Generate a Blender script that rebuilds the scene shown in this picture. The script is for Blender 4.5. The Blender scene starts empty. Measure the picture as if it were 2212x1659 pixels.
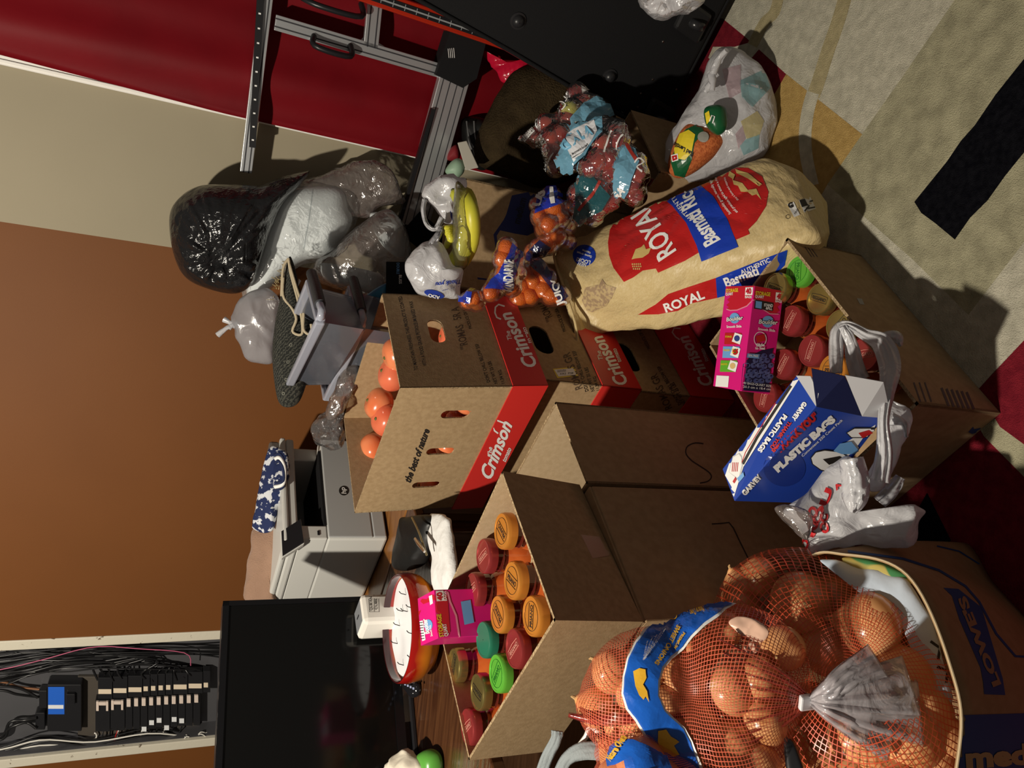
import bpy, bmesh, math, random
import numpy as np
from mathutils import Vector, Matrix, noise
from mathutils.bvhtree import BVHTree
random.seed(7)
PI = math.pi
V = Vector
sc = bpy.context.scene
COL = sc.collection

# ------------------------------------------------------------------ camera
FPX = 1580.0; CH = 1.35
_th = math.radians(24.5); _rh = math.radians(5.59)
_F = V((0, math.cos(_th), -math.sin(_th)))
_U0 = V((0, math.sin(_th), math.cos(_th)))
_R0 = V((1, 0, 0))
_R = _R0*math.cos(_rh) + _U0*math.sin(_rh)
_U = _U0*math.cos(_rh) - _R0*math.sin(_rh)
CAM = V((0, 0, CH))
cd = bpy.data.cameras.new('camera'); co = bpy.data.objects.new('camera', cd); COL.objects.link(co)
cd.sensor_width = 36; cd.lens = FPX/2212*36; cd.clip_start = .02
mx = Matrix.Identity(4)
for i in range(3):
    mx[i][0] = -_U[i]; mx[i][1] = _R[i]; mx[i][2] = -_F[i]; mx[i][3] = CAM[i]
co.matrix_world = mx
sc.camera = co

# ------------------------------------------------------------------ light and exposure
w = bpy.data.worlds.new('world'); sc.world = w; w.use_nodes = True
w.node_tree.nodes['Background'].inputs[0].default_value = (1.0, .90, .78, 1)
w.node_tree.nodes['Background'].inputs[1].default_value = .070
ld = bpy.data.lights.new('ceiling_bulb', 'POINT'); ld.energy = 205; ld.color = (1, .91, .77); ld.shadow_soft_size = .035
lo = bpy.data.objects.new('ceiling_bulb', ld); lo.location = (-.90, .60, 2.45); COL.objects.link(lo)
sc.view_settings.view_transform = 'Standard'
sc.view_settings.look = 'None'
sc.view_settings.exposure = 0.12
sc.view_settings.gamma = 1
sc.view_settings.use_curve_mapping = False

# ------------------------------------------------------------------ view geometry of the place: a photo pixel to a point on a known plane
def ray(x, y):
    return _F - _U*((x-1106)/FPX) + _R*((829.5-y)/FPX)
def Z(x, y, z):
    d = ray(x, y); return CAM + d*((z-CH)/d.z)
def Yp(x, y, yy):
    d = ray(x, y); return CAM + d*(yy/d.y)
def Dp(x, y, t):
    return CAM + ray(x, y)*t
def PLn(x, y, p0, ang):
    a = math.radians(ang); n = V((-math.sin(a), math.cos(a), 0)); d = ray(x, y)
    return CAM + d*((V(p0)-CAM).dot(n)/d.dot(n))
def hat(x, y, p):                       # height at which pixel passes over the upright line through p
    d = ray(x, y); r = math.hypot(p[0], p[1]); t = r/math.hypot(d.x, d.y)
    return CH + d.z*t

# ------------------------------------------------------------------ materials
def nt(name):
    m = bpy.data.materials.new(name); m.use_nodes = True
    return m, m.node_tree.nodes, m.node_tree.links
MATS = {}
def mat(name, col, rough=.5, metal=0, spec=.5, col2=None, scale=8, det=4, bump=0, bscale=40, trans=0, coat=0, sss=0, stretch=None, sharp=None, ior=1.45, bdist=.002, sheen=0):
    if name in MATS: return MATS[name]
    m, N, L = nt(name); b = N['Principled BSDF']
    b.inputs['Base Color'].default_value = (*col, 1); b.inputs['Roughness'].default_value = rough
    b.inputs['Metallic'].default_value = metal; b.inputs['Specular IOR Level'].default_value = spec
    b.inputs['Transmission Weight'].default_value = trans; b.inputs['Coat Weight'].default_value = coat
    b.inputs['IOR'].default_value = ior; b.inputs['Coat Roughness'].default_value = .08
    b.inputs['Sheen Weight'].default_value = sheen
    tc = N.new('ShaderNodeTexCoord'); vec = tc.outputs['Object']
    if stretch:
        mp = N.new('ShaderNodeMapping'); mp.inputs['Scale'].default_value = stretch; L.new(vec, mp.inputs[0]); vec = mp.outputs[0]
    if col2:
        n = N.new('ShaderNodeTexNoise'); n.inputs['Scale'].default_value = scale; n.inputs['Detail'].default_value = det; L.new(vec, n.inputs['Vector'])
        r = N.new('ShaderNodeValToRGB'); lo_, hi_ = sharp or (.35, .65)
        r.color_ramp.elements[0].position = lo_; r.color_ramp.elements[1].position = hi_
        r.color_ramp.elements[0].color = (*col, 1); r.color_ramp.elements[1].color = (*col2, 1)
        L.new(n.outputs['Fac'], r.inputs[0]); L.new(r.outputs[0], b.inputs['Base Color'])
    if bump:
        n = N.new('ShaderNodeTexNoise'); n.inputs['Scale'].default_value = bscale; n.inputs['Detail'].default_value = 5; L.new(vec, n.inputs['Vector'])
        bp = N.new('ShaderNodeBump'); bp.inputs['Strength'].default_value = bump; bp.inputs['Distance'].default_value = bdist
        L.new(n.outputs['Fac'], bp.inputs['Height']); L.new(bp.outputs[0], b.inputs['Normal'])
    MATS[name] = m; return m
def film(name, col, haze=.3, gloss=.35, rough=.12, bump=.5, bscale=25, tint=(1, 1, 1), translucent=.4, distort=2.0, bdist=.004):
    """thin plastic: partly clear, partly milky, with sharp highlights on its creases"""
    if name in MATS: return MATS[name]
    m, N, L = nt(name); N.remove(N['Principled BSDF']); out = N['Material Output']
    tr = N.new('ShaderNodeBsdfTransparent'); tr.inputs[0].default_value = (*tint, 1)
    df = N.new('ShaderNodeBsdfDiffuse'); df.inputs[0].default_value = (*col, 1)
    tl = N.new('ShaderNodeBsdfTranslucent'); tl.inputs[0].default_value = (*col, 1)
    gl = N.new('ShaderNodeBsdfGlossy'); gl.inputs['Roughness'].default_value = rough
    m0 = N.new('ShaderNodeMixShader'); m0.inputs[0].default_value = translucent; L.new(df.outputs[0], m0.inputs[1]); L.new(tl.outputs[0], m0.inputs[2])
    m1 = N.new('ShaderNodeMixShader'); m1.inputs[0].default_value = haze; L.new(tr.outputs[0], m1.inputs[1]); L.new(m0.outputs[0], m1.inputs[2])
    m2 = N.new('ShaderNodeMixShader'); L.new(m1.outputs[0], m2.inputs[1]); L.new(gl.outputs[0], m2.inputs[2])
    lw = N.new('ShaderNodeLayerWeight'); lw.inputs[0].default_value = .35
    mm = N.new('ShaderNodeMath'); mm.operation = 'MULTIPLY_ADD'; L.new(lw.outputs['Fresnel'], mm.inputs[0]); mm.inputs[1].default_value = gloss*2; mm.inputs[2].default_value = gloss*.12; mm.use_clamp = True
    L.new(mm.outputs[0], m2.inputs[0]); L.new(m2.outputs[0], out.inputs[0])
    tc = N.new('ShaderNodeTexCoord'); n = N.new('ShaderNodeTexNoise'); n.inputs['Scale'].default_value = bscale; n.inputs['Detail'].default_value = 3; n.inputs['Distortion'].default_value = distort
    L.new(tc.outputs['Object'], n.inputs['Vector']); bp = N.new('ShaderNodeBump'); bp.inputs['Strength'].default_value = bump; bp.inputs['Distance'].default_value = bdist
    L.new(n.outputs['Fac'], bp.inputs['Height'])
    for s in (gl, df): L.new(bp.outputs[0], s.inputs['Normal'])
    L.new(bp.outputs[0], lw.inputs['Normal'])
    MATS[name] = m; return m
def net(name, col, cu=60, cv=60, wd=.2, back=.0, rough=.35):
    """open mesh netting drawn in the uv of the bag: threads solid, holes empty"""
    if name in MATS: return MATS[name]
    m, N, L = nt(name); b = N['Principled BSDF']; b.inputs['Base Color'].default_value = (*col, 1); b.inputs['Roughness'].default_value = rough
    uv = N.new('ShaderNodeUVMap'); sp = N.new('ShaderNodeSeparateXYZ')
    nz = N.new('ShaderNodeTexNoise'); nz.inputs['Scale'].default_value = 7
    L.new(uv.outputs[0], nz.inputs['Vector'])
    ad = N.new('ShaderNodeVectorMath'); ad.operation = 'MULTIPLY_ADD'; L.new(nz.outputs['Color'], ad.inputs[0]); ad.inputs[1].default_value = (.012, .012, 0); L.new(uv.outputs[0], ad.inputs[2])
    L.new(ad.outputs[0], sp.inputs[0])
    outs = []
    for k, cnt in ((0, cu), (1, cv)):
        a = N.new('ShaderNodeMath'); a.operation = 'MULTIPLY'; a.inputs[1].default_value = cnt; L.new(sp.outputs[k], a.inputs[0])
        f = N.new('ShaderNodeMath'); f.operation = 'FRACT'; L.new(a.outputs[0], f.inputs[0])
        g = N.new('ShaderNodeMath'); g.operation = 'LESS_THAN'; g.inputs[1].default_value = wd; L.new(f.outputs[0], g.inputs[0]); outs.append(g)
    mxn = N.new('ShaderNodeMath'); mxn.operation = 'MAXIMUM'; L.new(outs[0].outputs[0], mxn.inputs[0]); L.new(outs[1].outputs[0], mxn.inputs[1])
    m3 = N.new('ShaderNodeMath'); m3.operation = 'MAXIMUM'; m3.inputs[1].default_value = back; L.new(mxn.outputs[0], m3.inputs[0])
    L.new(m3.outputs[0], b.inputs['Alpha'])
    MATS[name] = m; return m

KR = mat('kraft_cardboard', (.36, .245, .13), .85, spec=.2, col2=(.43, .30, .165), scale=90, det=6, bump=.15, bscale=300)
KRL = mat('pale_cardboard', (.50, .37, .22), .85, spec=.2, col2=(.56, .42, .26), scale=90, det=6, bump=.12, bscale=300)
KRD = mat('brown_cardboard', (.35, .238, .130), .85, spec=.2, col2=(.41, .285, .16), scale=60, det=6, bump=.12, bscale=300)
KRE = mat('cut_cardboard_edge', (.45, .34, .20), .95, spec=.1, col2=(.20, .13, .07), scale=260, det=2)
INK = mat('black_ink', (.018, .014, .012), .6)
INKF = mat('faint_ink', (.10, .065, .04), .7)
WHT = mat('white_print', (.86, .86, .84), .5)
RED = mat('crimson_red_print', (.62, .03, .025), .38, spec=.45)
BLU = mat('navy_blue_print', (.03, .05, .22), .5)
BLK = mat('black_plastic', (.012, .012, .014), .35)
BLKM = mat('matt_black', (.01, .01, .011), .8, spec=.2)

# ------------------------------------------------------------------ objects
ORIG = {}
def link(o, parent=None):
    COL.objects.link(o)
    if parent is not None: o.parent = parent
    return o
def tag(o, label, cat, group=None, kind=None):
    o['label'] = label; o['category'] = cat
    if group: o['group'] = group
    if kind: o['kind'] = kind
    return o
def thing(name, loc, label, cat, group=None):
    o = bpy.data.objects.new(name, None); o.empty_display_size = .05; COL.objects.link(o)
    o.location = V(loc); ORIG[o.name] = V(loc)
    return tag(o, label, cat, group)
def org(o):
    return ORIG.get(o.name, V((0, 0, 0)))
def mesh(name, verts, faces, m, parent=None, at=None, smooth=False, uvs=None, mi=None):
    """verts in room coordinates; the object sits at its parent's base (or at `at`)"""
    o0 = org(parent) if parent is not None else (V(at) if at is not None else V((0, 0, 0)))
    me = bpy.data.meshes.new(name)
    me.from_pydata([tuple(V(v)-o0) for v in verts], [], [tuple(f) for f in faces])
    ms = m if isinstance(m, (list, tuple)) else [m]
    for q in ms: me.materials.append(q)
    if mi is not None:
        for p, k in zip(me.polygons, mi): p.material_index = k
    if smooth:
        for p in me.polygons: p.use_smooth = True
    if uvs is not None:
        ul = me.uv_layers.new(name='UVMap')
        for p in me.polygons:
            for li, vi in zip(p.loop_indices, p.vertices):
                ul.data[li].uv = uvs[vi] if not callable(uvs) else uvs(p, vi)
    me.update()
    o = bpy.data.objects.new(name, me); link(o, parent)
    if parent is None: o.location = o0
    ORIG[o.name] = o0
    return o
def label_part(o, text):
    o['label'] = text; return o

def hexv(p):    # 8 points: bottom 0-3, top 4-7
    return [(0, 3, 2, 1), (4, 5, 6, 7), (0, 1, 5, 4), (1, 2, 6, 5), (2, 3, 7, 6), (3, 0, 4, 7)]
def bevelled(verts, faces, r, seg=2):
    bm = bmesh.new(); vs = [bm.verts.new(v) for v in verts]
    for f in faces:
        try: bm.faces.new([vs[i] for i in f])
        except ValueError: pass
    bmesh.ops.recalc_face_normals(bm, faces=bm.faces)
    if r > 0: bmesh.ops.bevel(bm, geom=list(bm.edges), offset=r, segments=seg, affect='EDGES', profile=.5, clamp_overlap=True)
    bm.verts.ensure_lookup_table(); bm.faces.ensure_lookup_table()
    out = [v.co.copy() for v in bm.verts], [[v.index for v in f.verts] for f in bm.faces]
    bm.free(); return out
def hexa(name, p, m, parent=None, r=.002, at=None, smooth=False):
    v, f = bevelled([V(q) for q in p], hexv(p), r)
    return mesh(name, v, f, m, parent, at, smooth)
def obox(c, ang, sx, sy, sz, tilt=None):
    """oriented box corners; c = centre of base, ang = degrees about z"""
    a = math.radians(ang); ex = V((math.cos(a), math.sin(a), 0)); ey = V((-math.sin(a), math.cos(a), 0)); ez = V((0, 0, 1))
    if tilt is not None:
        ex, ey, ez = tilt
    c = V(c); P = []
    for k in (0, 1):
        for i, j in ((-1, -1), (1, -1), (1, 1), (-1, 1)):
            P.append(c + ex*(i*sx/2) + ey*(j*sy/2) + ez*(k*sz))
    return P
class MB:
    def __init__(s): s.v = []; s.f = []; s.mi = []
    def add(s, v, f, k=0):
        b = len(s.v); s.v += [V(q) for q in v]; s.f += [[i+b for i in g] for g in f]; s.mi += [k]*len(f); return s
    def hexa(s, p, k=0, r=0):
        if r: v, f = bevelled([V(q) for q in p], hexv(p), r); return s.add(v, f, k)
        return s.add(p, hexv(p), k)
    def beam(s, a, b, w, h, up=(0, 0, 1), k=0, r=0):
        a, b = V(a), V(b); d = (b-a).normalized(); up = V(up); x = d.cross(up).normalized(); y = x.cross(d).normalized()
        P = [a-x*w/2-y*h/2, a+x*w/2-y*h/2, a+x*w/2+y*h/2, a-x*w/2+y*h/2]; P += [q+(b-a) for q in P]
        return s.hexa(P, k, r)
    def tube(s, pts, rad, n=8, k=0, closed=False, cap=True):
        pts = [V(p) for p in pts]; N = len(pts); rings = []
        up = V((0, 0, 1)); prev = None
        for i, p in enumerate(pts):
            d = (pts[(i+1) % N]-pts[i-1]) if closed else (pts[min(i+1, N-1)]-pts[max(i-1, 0)])
            if d.length < 1e-9: d = V((0, 0, 1))
            d.normalize()
            if prev is None:
                x = d.orthogonal().normalized()
            else:
                x = (prev - d*prev.dot(d)); x = x.normalized() if x.length > 1e-6 else d.orthogonal().normalized()
            prev = x; y = d.cross(x); r = rad[i] if isinstance(rad, (list, tuple)) else rad
            rings.append([p + x*(r*math.cos(2*PI*j/n)) + y*(r*math.sin(2*PI*j/n)) for j in range(n)])
        vs = [q for R_ in rings for q in R_]; fs = []
        for i in range(N if closed else N-1):
            for j in range(n):
                a0, a1 = i*n+j, i*n+(j+1) % n; b0, b1 = ((i+1) % N)*n+j, ((i+1) % N)*n+(j+1) % n
                fs.append([a0, a1, b1, b0])
        if cap and not closed: fs += [list(range(n))[::-1], [(N-1)*n+j for j in range(n)]]
        return s.add(vs, fs, k)
    def lathe(s, prof, c=(0, 0, 0), n=32, k=0, axis=None, flip=False):
        c = V(c); ax = V(axis).normalized() if axis is not None else V((0, 0, 1))
        x = ax.orthogonal().normalized(); y = ax.cross(x); vs = []; fs = []
        for r, z in prof:
            for j in range(n):
                a = 2*PI*j/n; vs.append(c + x*(r*math.cos(a)) + y*(r*math.sin(a)) + ax*z)
        for i in range(len(prof)-1):
            for j in range(n):
                q = [i*n+j, i*n+(j+1) % n, (i+1)*n+(j+1) % n, (i+1)*n+j]
                fs.append(q)
        return s.add(vs, fs, k)
    def build(s, name, m, parent=None, at=None, smooth=False):
        return mesh(name, s.v, s.f, m, parent, at, smooth, mi=s.mi)

def auto(o, deg=35):
    for p in o.data.polygons: p.use_smooth = True
    try: o.data.set_sharp_from_angle(angle=math.radians(deg))
    except Exception: pass
    return o
def cat(pts, n, closed=False):
    """Catmull-Rom resample"""
    pts = [V(p) for p in pts]; N = len(pts); out = []
    segs = N if closed else N-1
    for k in range(n):
        t = k/(n if closed else n-1)*segs; i = min(int(t), segs-1); f = t-i
        g = (lambda q: pts[q % N]) if closed else (lambda q: pts[max(0, min(N-1, q))])
        a, b, c, d = g(i-1), g(i), g(i+1), g(i+2)
        out.append(.5*((2*b)+(c-a)*f+(2*a-5*b+4*c-d)*f*f+(3*b-a-3*c+d)*f*f*f))
    return out
def loft(rings, nu, nv, closed=True):
    """rings: list of rings of control points -> dense grid [nu][nv]"""
    R1 = [cat(r, nv, closed) for r in rings]
    cols = [cat([R1[i][j] for i in range(len(R1))], nu) for j in range(nv)]
    return [[cols[j][i] for j in range(nv)] for i in range(nu)]
def wr(p, s, amp, ridge=True):
    v = V(p)*s
    if ridge: return amp*(1-2*abs(noise.noise(v)) - .5*abs(noise.noise(v*2.3)))
    return amp*noise.noise(v)
def gridfaces(nu, nv, closed=True, cap=True):
    fs = []
    for i in range(nu-1):
        for j in range(nv if closed else nv-1):
            fs.append([i*nv+j, i*nv+(j+1) % nv, (i+1)*nv+(j+1) % nv, (i+1)*nv+j])
    if closed and cap: fs += [list(range(nv))[::-1], [(nu-1)*nv+j for j in range(nv)]]
    return fs
def crumple(G, amp, s, closed=True, fade=0):
    nu, nv = len(G), len(G[0]); out = [[None]*nv for _ in range(nu)]
    for i in range(nu):
        for j in range(nv):
            p = G[i][j]
            a = G[min(i+1, nu-1)][j]-G[max(i-1, 0)][j]
            b = (G[i][(j+1) % nv]-G[i][j-1]) if closed else (G[i][min(j+1, nv-1)]-G[i][max(j-1, 0)])
            n = a.cross(b)
            n = n.normalized() if n.length > 1e-12 else V((0, 0, 0))
            out[i][j] = p + n*wr(p, s, amp)
    return out
def gridmesh(name, G, m, parent=None, at=None, closed=True, cap=True, uvscale=(1, 1)):
    nu, nv = len(G), len(G[0]); vs = [p for r in G for p in r]
    me = gridfaces(nu, nv, closed, cap)
    uvs = [(j/nv*uvscale[0], i/(nu-1)*uvscale[1]) for i in range(nu) for j in range(nv)]
    def uvf(p, vi):
        u, v_ = uvs[vi]
        if closed and vi % nv == 0 and any(q % nv == nv-1 for q in p.vertices): u = uvscale[0]
        return (u, v_)
    return mesh(name, vs, me, m, parent, at, True, uvs=uvf)
def cling(c, blobs, nu=48, nv=72, it=6, pad=.003, axis=(0, 0, 1), spikes=(), zmin=None, amp=0, s=20, hull=.5):
    """skin stretched over round things: star-shaped about c"""
    c = V(c); ax = V(axis).normalized(); x = ax.orthogonal().normalized(); y = ax.cross(x)
    th_ = np.linspace(0.02, PI-.02, nu); ph = np.linspace(0, 2*PI, nv, endpoint=False)
    T, P = np.meshgrid(th_, ph, indexing='ij')
    D = (np.sin(T)*np.cos(P))[..., None]*np.array(x) + (np.sin(T)*np.sin(P))[..., None]*np.array(y) + np.cos(T)[..., None]*np.array(ax)
    r = np.zeros_like(T)
    for (bc, br) in blobs:
        q = np.array(V(bc)-c); b = D@q; disc = b*b - (q@q) + (br+pad)**2
        e = np.where(disc > 0, b+np.sqrt(np.maximum(disc, 0)), 0); r = np.maximum(r, e)
        # support of the stretched skin between neighbours
        sup = b + (br+pad); r = np.maximum(r, np.where(b > 0, sup*hull, 0))
    r = np.maximum(r, .01)
    for _ in range(it):
        up = np.vstack([r[:1], r[:-1]]); dn = np.vstack([r[1:], r[-1:]]); lf = np.roll(r, 1, 1); rt = np.roll(r, -1, 1)
        r = np.maximum(r*.999, (up+dn+lf+rt)/4)
    for (tp, wdt) in spikes:
        q = np.array(V(tp)-c); l = np.linalg.norm(q); cs = np.clip(D@q/l, -1, 1); an = np.arccos(cs)
        r = np.maximum(r, l*np.exp(-(an/wdt)**2))
    Pn = np.array(c) + D*r[..., None]
    G = [[V(Pn[i, j]) for j in range(nv)] for i in range(nu)]
    if amp: G = crumple(G, amp, s)
    if zmin is not None:
        for row in G:
            for p in row:
                if p.z < zmin: p.z = zmin
    return G
def subd(o, lv=1):
    md = o.modifiers.new('smooth', 'SUBSURF'); md.levels = lv; md.render_levels = lv; return o
def solid(o, t):
    md = o.modifiers.new('thickness', 'SOLIDIFY'); md.thickness = t; md.offset = -1; return o

# ------------------------------------------------------------------ flat shapes and lettering
def _curve2mesh(cu):
    o = bpy.data.objects.new('tmp', cu); COL.objects.link(o)
    dg = bpy.context.evaluated_depsgraph_get(); me = bpy.data.meshes.new_from_object(o.evaluated_get(dg))
    vs = [V((v.co.x, v.co.y)) for v in me.vertices]; fs = [list(p.vertices) for p in me.polygons]
    bpy.data.objects.remove(o); bpy.data.curves.remove(cu); bpy.data.meshes.remove(me)
    return vs, fs
_tc = {}
def text2d(s, bold=0, shear=0, space=1):
    k = (s, bold, shear, space)
    if k in _tc: return _tc[k]
    cu = bpy.data.curves.new('t', 'FONT'); cu.body = s; cu.size = 1; cu.offset = bold; cu.shear = shear; cu.resolution_u = 3; cu.space_character = space
    _tc[k] = _curve2mesh(cu); return _tc[k]
def poly2d(polys):
    cu = bpy.data.curves.new('p', 'CURVE'); cu.dimensions = '2D'; cu.fill_mode = 'BOTH'
    x0 = sum(p[0] for p in polys[0])/len(polys[0]); y0 = sum(p[1] for p in polys[0])/len(polys[0]); sc_ = max(max(abs(p[0]-x0), abs(p[1]-y0)) for p in polys[0]) or 1
    for pl in polys:
        sp = cu.splines.new('POLY'); sp.points.add(len(pl)-1)
        for i, p in enumerate(pl): sp.points[i].co = ((p[0]-x0)/sc_, (p[1]-y0)/sc_, 0, 1)
        sp.use_cyclic_u = True
    vs, fs = _curve2mesh(cu)
    return [V((v.x*sc_+x0, v.y*sc_+y0)) for v in vs], fs
def refine(vs, fs, maxlen):
    bm = bmesh.new(); bv = [bm.verts.new((v.x, v.y, 0)) for v in vs]
    for f in fs:
        try: bm.faces.new([bv[i] for i in f])
        except ValueError: pass
    bmesh.ops.triangulate(bm, faces=bm.faces)
    for _ in range(7):
        es = [e for e in bm.edges if e.calc_length() > maxlen]
        if not es or len(bm.verts) > 30000: break
        bmesh.ops.subdivide_edges(bm, edges=es, cuts=1); bmesh.ops.triangulate(bm, faces=[f for f in bm.faces if len(f.verts) > 3])
    bm.verts.index_update(); r = [V((v.co.x, v.co.y)) for v in bm.verts], [[v.index for v in f.verts] for f in bm.faces]
    bm.free(); return r
_bv = {}
def bvh(o):
    if o.name not in _bv:
        oo = org(o); _bv[o.name] = BVHTree.FromPolygons([v.co+oo for v in o.data.vertices], [tuple(p.vertices) for p in o.data.polygons])
    return _bv[o.name]
def onto(name, vs, fs, o, m, parent=None, off=.0007, maxlen=None):
    """lay a flat shape, given by photo pixels, on the real surface of o where it is printed"""
    if maxlen: vs, fs = refine(vs, fs, maxlen)
    B = bvh(o); P = []
    for v in vs:
        d = ray(v.x, v.y); d.normalize(); h, n, _, _ = B.ray_cast(CAM, d, 12)
        if h is None: P.append(None)
        else:
            if n.dot(d) > 0: n = -n
            P.append(h+n*off)
    idx = {}; W = []
    for i, p in enumerate(P):
        if p is not None: idx[i] = len(W); W.append(p)
    F2 = []
    for f in fs:
        if not all(i in idx for i in f): continue
        q = [W[idx[i]] for i in f]; mxd = max((q[i]-q[i-1]).length for i in range(len(q)))
        pxl = max((V(vs[f[i]])-V(vs[f[i-1]])).length for i in range(len(f)))
        if mxd > pxl*2.6/FPX*3+.004: continue
        F2.append([idx[i] for i in f])
    if not F2: return None
    r = mesh(name, W, F2, m, parent if parent is not None else o)
    # face the eye side outward
    bm = bmesh.new(); bm.from_mesh(r.data); oo = org(r)
    for f in bm.faces:
        if f.normal.dot(f.calc_center_median()+oo-CAM) > 0: f.normal_flip()
    bm.to_mesh(r.data); bm.free()
    return r
def tx(s, a, b, h, o, m, parent=None, name='lettering', bold=0, shear=0, off=.0008, arc=0, vec=None, space=1, maxlen=None, ml=None):
    """lettering s from pixel a to pixel b along its baseline, letter height h px (towards vec if given)"""
    vs, fs = text2d(s, bold, shear, space); x0 = min(v.x for v in vs); x1 = max(v.x for v in vs)
    a, b = V(a), V(b); e = (b-a)/(x1-x0)
    if vec is None: d = (b-a).normalized(); up = V((d.y, -d.x))
    else: up = V(vec).normalized()
    k = h/.70
    P = []
    for v in vs:
        t = (v.x-x0)/(x1-x0); q = a+e*(v.x-x0)+up*(v.y*k)
        if arc: q = q + up*(arc*4*t*(1-t))
        P.append(q)
    return onto(name, P, fs, o, m, parent, off, maxlen)
def pg(polys, o, m, parent=None, name='print', off=.0005, maxlen=14):
    if not isinstance(polys[0][0], (list, tuple)): polys = [polys]
    vs, fs = poly2d(polys); return onto(name, vs, fs, o, m, parent, off, maxlen)
def ln(pts, wd, o, m, parent=None, name='marker_line', off=.0006, maxlen=12):
    pts = [V(p) for p in pts]; L_ = []; R_ = []
    for i, p in enumerate(pts):
        d = (pts[min(i+1, len(pts)-1)]-pts[max(i-1, 0)]).normalized(); n = V((-d.y, d.x))*wd/2; L_.append(p+n); R_.append(p-n)
    n = len(pts); return onto(name, L_+R_, [[i, i+1, n+i+1, n+i] for i in range(n-1)], o, m, parent, off, maxlen)
def zq(pts, ox, oy, s):                   # helper: points read off an enlarged crop of the photo
    return [(ox+p[0]*s, oy+p[1]*s) for p in pts]
def ell(cx, cy, rx, ry, rot=0, n=28, a0=0, a1=360):
    r = math.radians(rot); out = []
    for i in range(n):
        t = math.radians(a0+(a1-a0)*i/(n if a1-a0 == 360 else n-1)); x, y = rx*math.cos(t), ry*math.sin(t)
        out.append((cx+x*math.cos(r)-y*math.sin(r), cy+x*math.sin(r)+y*math.cos(r)))
    return out
def panel(mb, outer, holes, t, o, ex, ey, k=0, ke=None):
    """flat board with holes: outline in metres on the plane o + x ex + y ey, thickness t behind it"""
    vs, fs = poly2d([outer]+holes); n = ex.cross(ey).normalized(); A = [o+ex*v.x+ey*v.y for v in vs]; Bk = [p-n*t for p in A]; c = len(A)
    mb.add(A+Bk, fs+[[i+c for i in f[::-1]] for f in fs], k)
    for pl in [outer]+holes:
        q = [o+ex*p[0]+ey*p[1] for p in pl]; q2 = [p-n*t for p in q]; m_ = len(q)
        mb.add(q+q2, [[i, (i+1) % m_, m_+(i+1) % m_, m_+i] for i in range(m_)], k if ke is None else ke)
def slot(cx, cy, w_, h_, n=8):
    r = min(w_, h_)/2; out = []
    if w_ > h_: cs = [(cx+w_/2-r, cy, -90), (cx-w_/2+r, cy, 90)]
    else: cs = [(cx, cy+h_/2-r, 0), (cx, cy-h_/2+r, 180)]
    for x, y, a in cs:
        for i in range(n+1):
            t = math.radians(a+180*i/n); out.append((x+r*math.cos(t), y+r*math.sin(t)))
    return out
def open_box(name, cs, z0, z1, th, mats, parent, holes=None, bottom=True, z1s=None):
    """open carton of four boards on corners cs (counter-clockwise seen from above); mats = [outside, cut edge]"""
    mb = MB(); n = 4
    cs = [V((c[0], c[1], 0)) for c in cs]
    for i in range(n):
        a, b = cs[i], cs[(i+1) % n]; L_ = (b-a).length; ex = (b-a).normalized(); ey = V((0, 0, 1))
        za = z1s[i] if z1s else z1; zb = z1s[(i+1) % n] if z1s else z1
        panel(mb, [(0, 0), (L_, 0), (L_, zb-z0), (0, za-z0)], (holes or {}).get(i, []), th, V((a.x, a.y, z0)), ex, ey, 0, 1)
    if bottom:
        c0 = sum(cs, V((0, 0, 0)))/4; ii = [c+(c0-c)*.01 for c in cs]
        mb.hexa([V((c.x, c.y, z0)) for c in ii]+[V((c.x, c.y, z0+th)) for c in ii], 0)
    return mb.build(name, mats, parent)
def rect4(p, ang, L1, L2):
    """corners from near corner p: along ang for L1, then 90 degrees left for L2 (ccw)"""
    a = math.radians(ang); e = V((math.cos(a), math.sin(a), 0)); f = V((-math.sin(a), math.cos(a), 0)); p = V((p[0], p[1], 0))
    return [p, p+e*L1, p+e*L1+f*L2, p+f*L2]

# ================================================================== THE SETTING
def struct(name, v, f, m, **k):
    o = mesh(name, v, f, m, **k); o['kind'] = 'structure'; return o
BROWN = mat('brown_wall_paint', (.150, .052, .0115), .6, spec=.25, col2=(.160, .056, .0125), scale=3, bump=.06, bscale=260)
CREAM = mat('cream_wall_paint', (.300, .262, .182), .65, spec=.25, col2=(.315, .275, .192), scale=3, bump=.06, bscale=260)
TRIMW = mat('cream_trim_paint', (.64, .60, .49), .5, col2=(.16, .12, .08), scale=38, det=8, sharp=(.66, .69), bump=.3, bscale=60)
W0 = V((.31, 2.45, 0)); AL = math.radians(180-15); AR = math.radians(-22)
eL = V((math.cos(AL), math.sin(AL), 0)); nL = V((-math.sin(math.radians(15)), -math.cos(math.radians(15)), 0))
eR = V((math.cos(AR), math.sin(AR), 0)); nR = V((-math.sin(math.radians(22)), -math.cos(math.radians(22)), 0))
Zv = V((0, 0, 1))
def wl(a, z, d=0): return W0 + eL*a + Zv*z + nL*d
def wrt(a, z, d=0): return W0 + eR*a + Zv*z + nR*d
def wloc(x, y): p = PLn(x, y, W0, 180-15); return ((p-W0).dot(eL), p.z)
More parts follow.
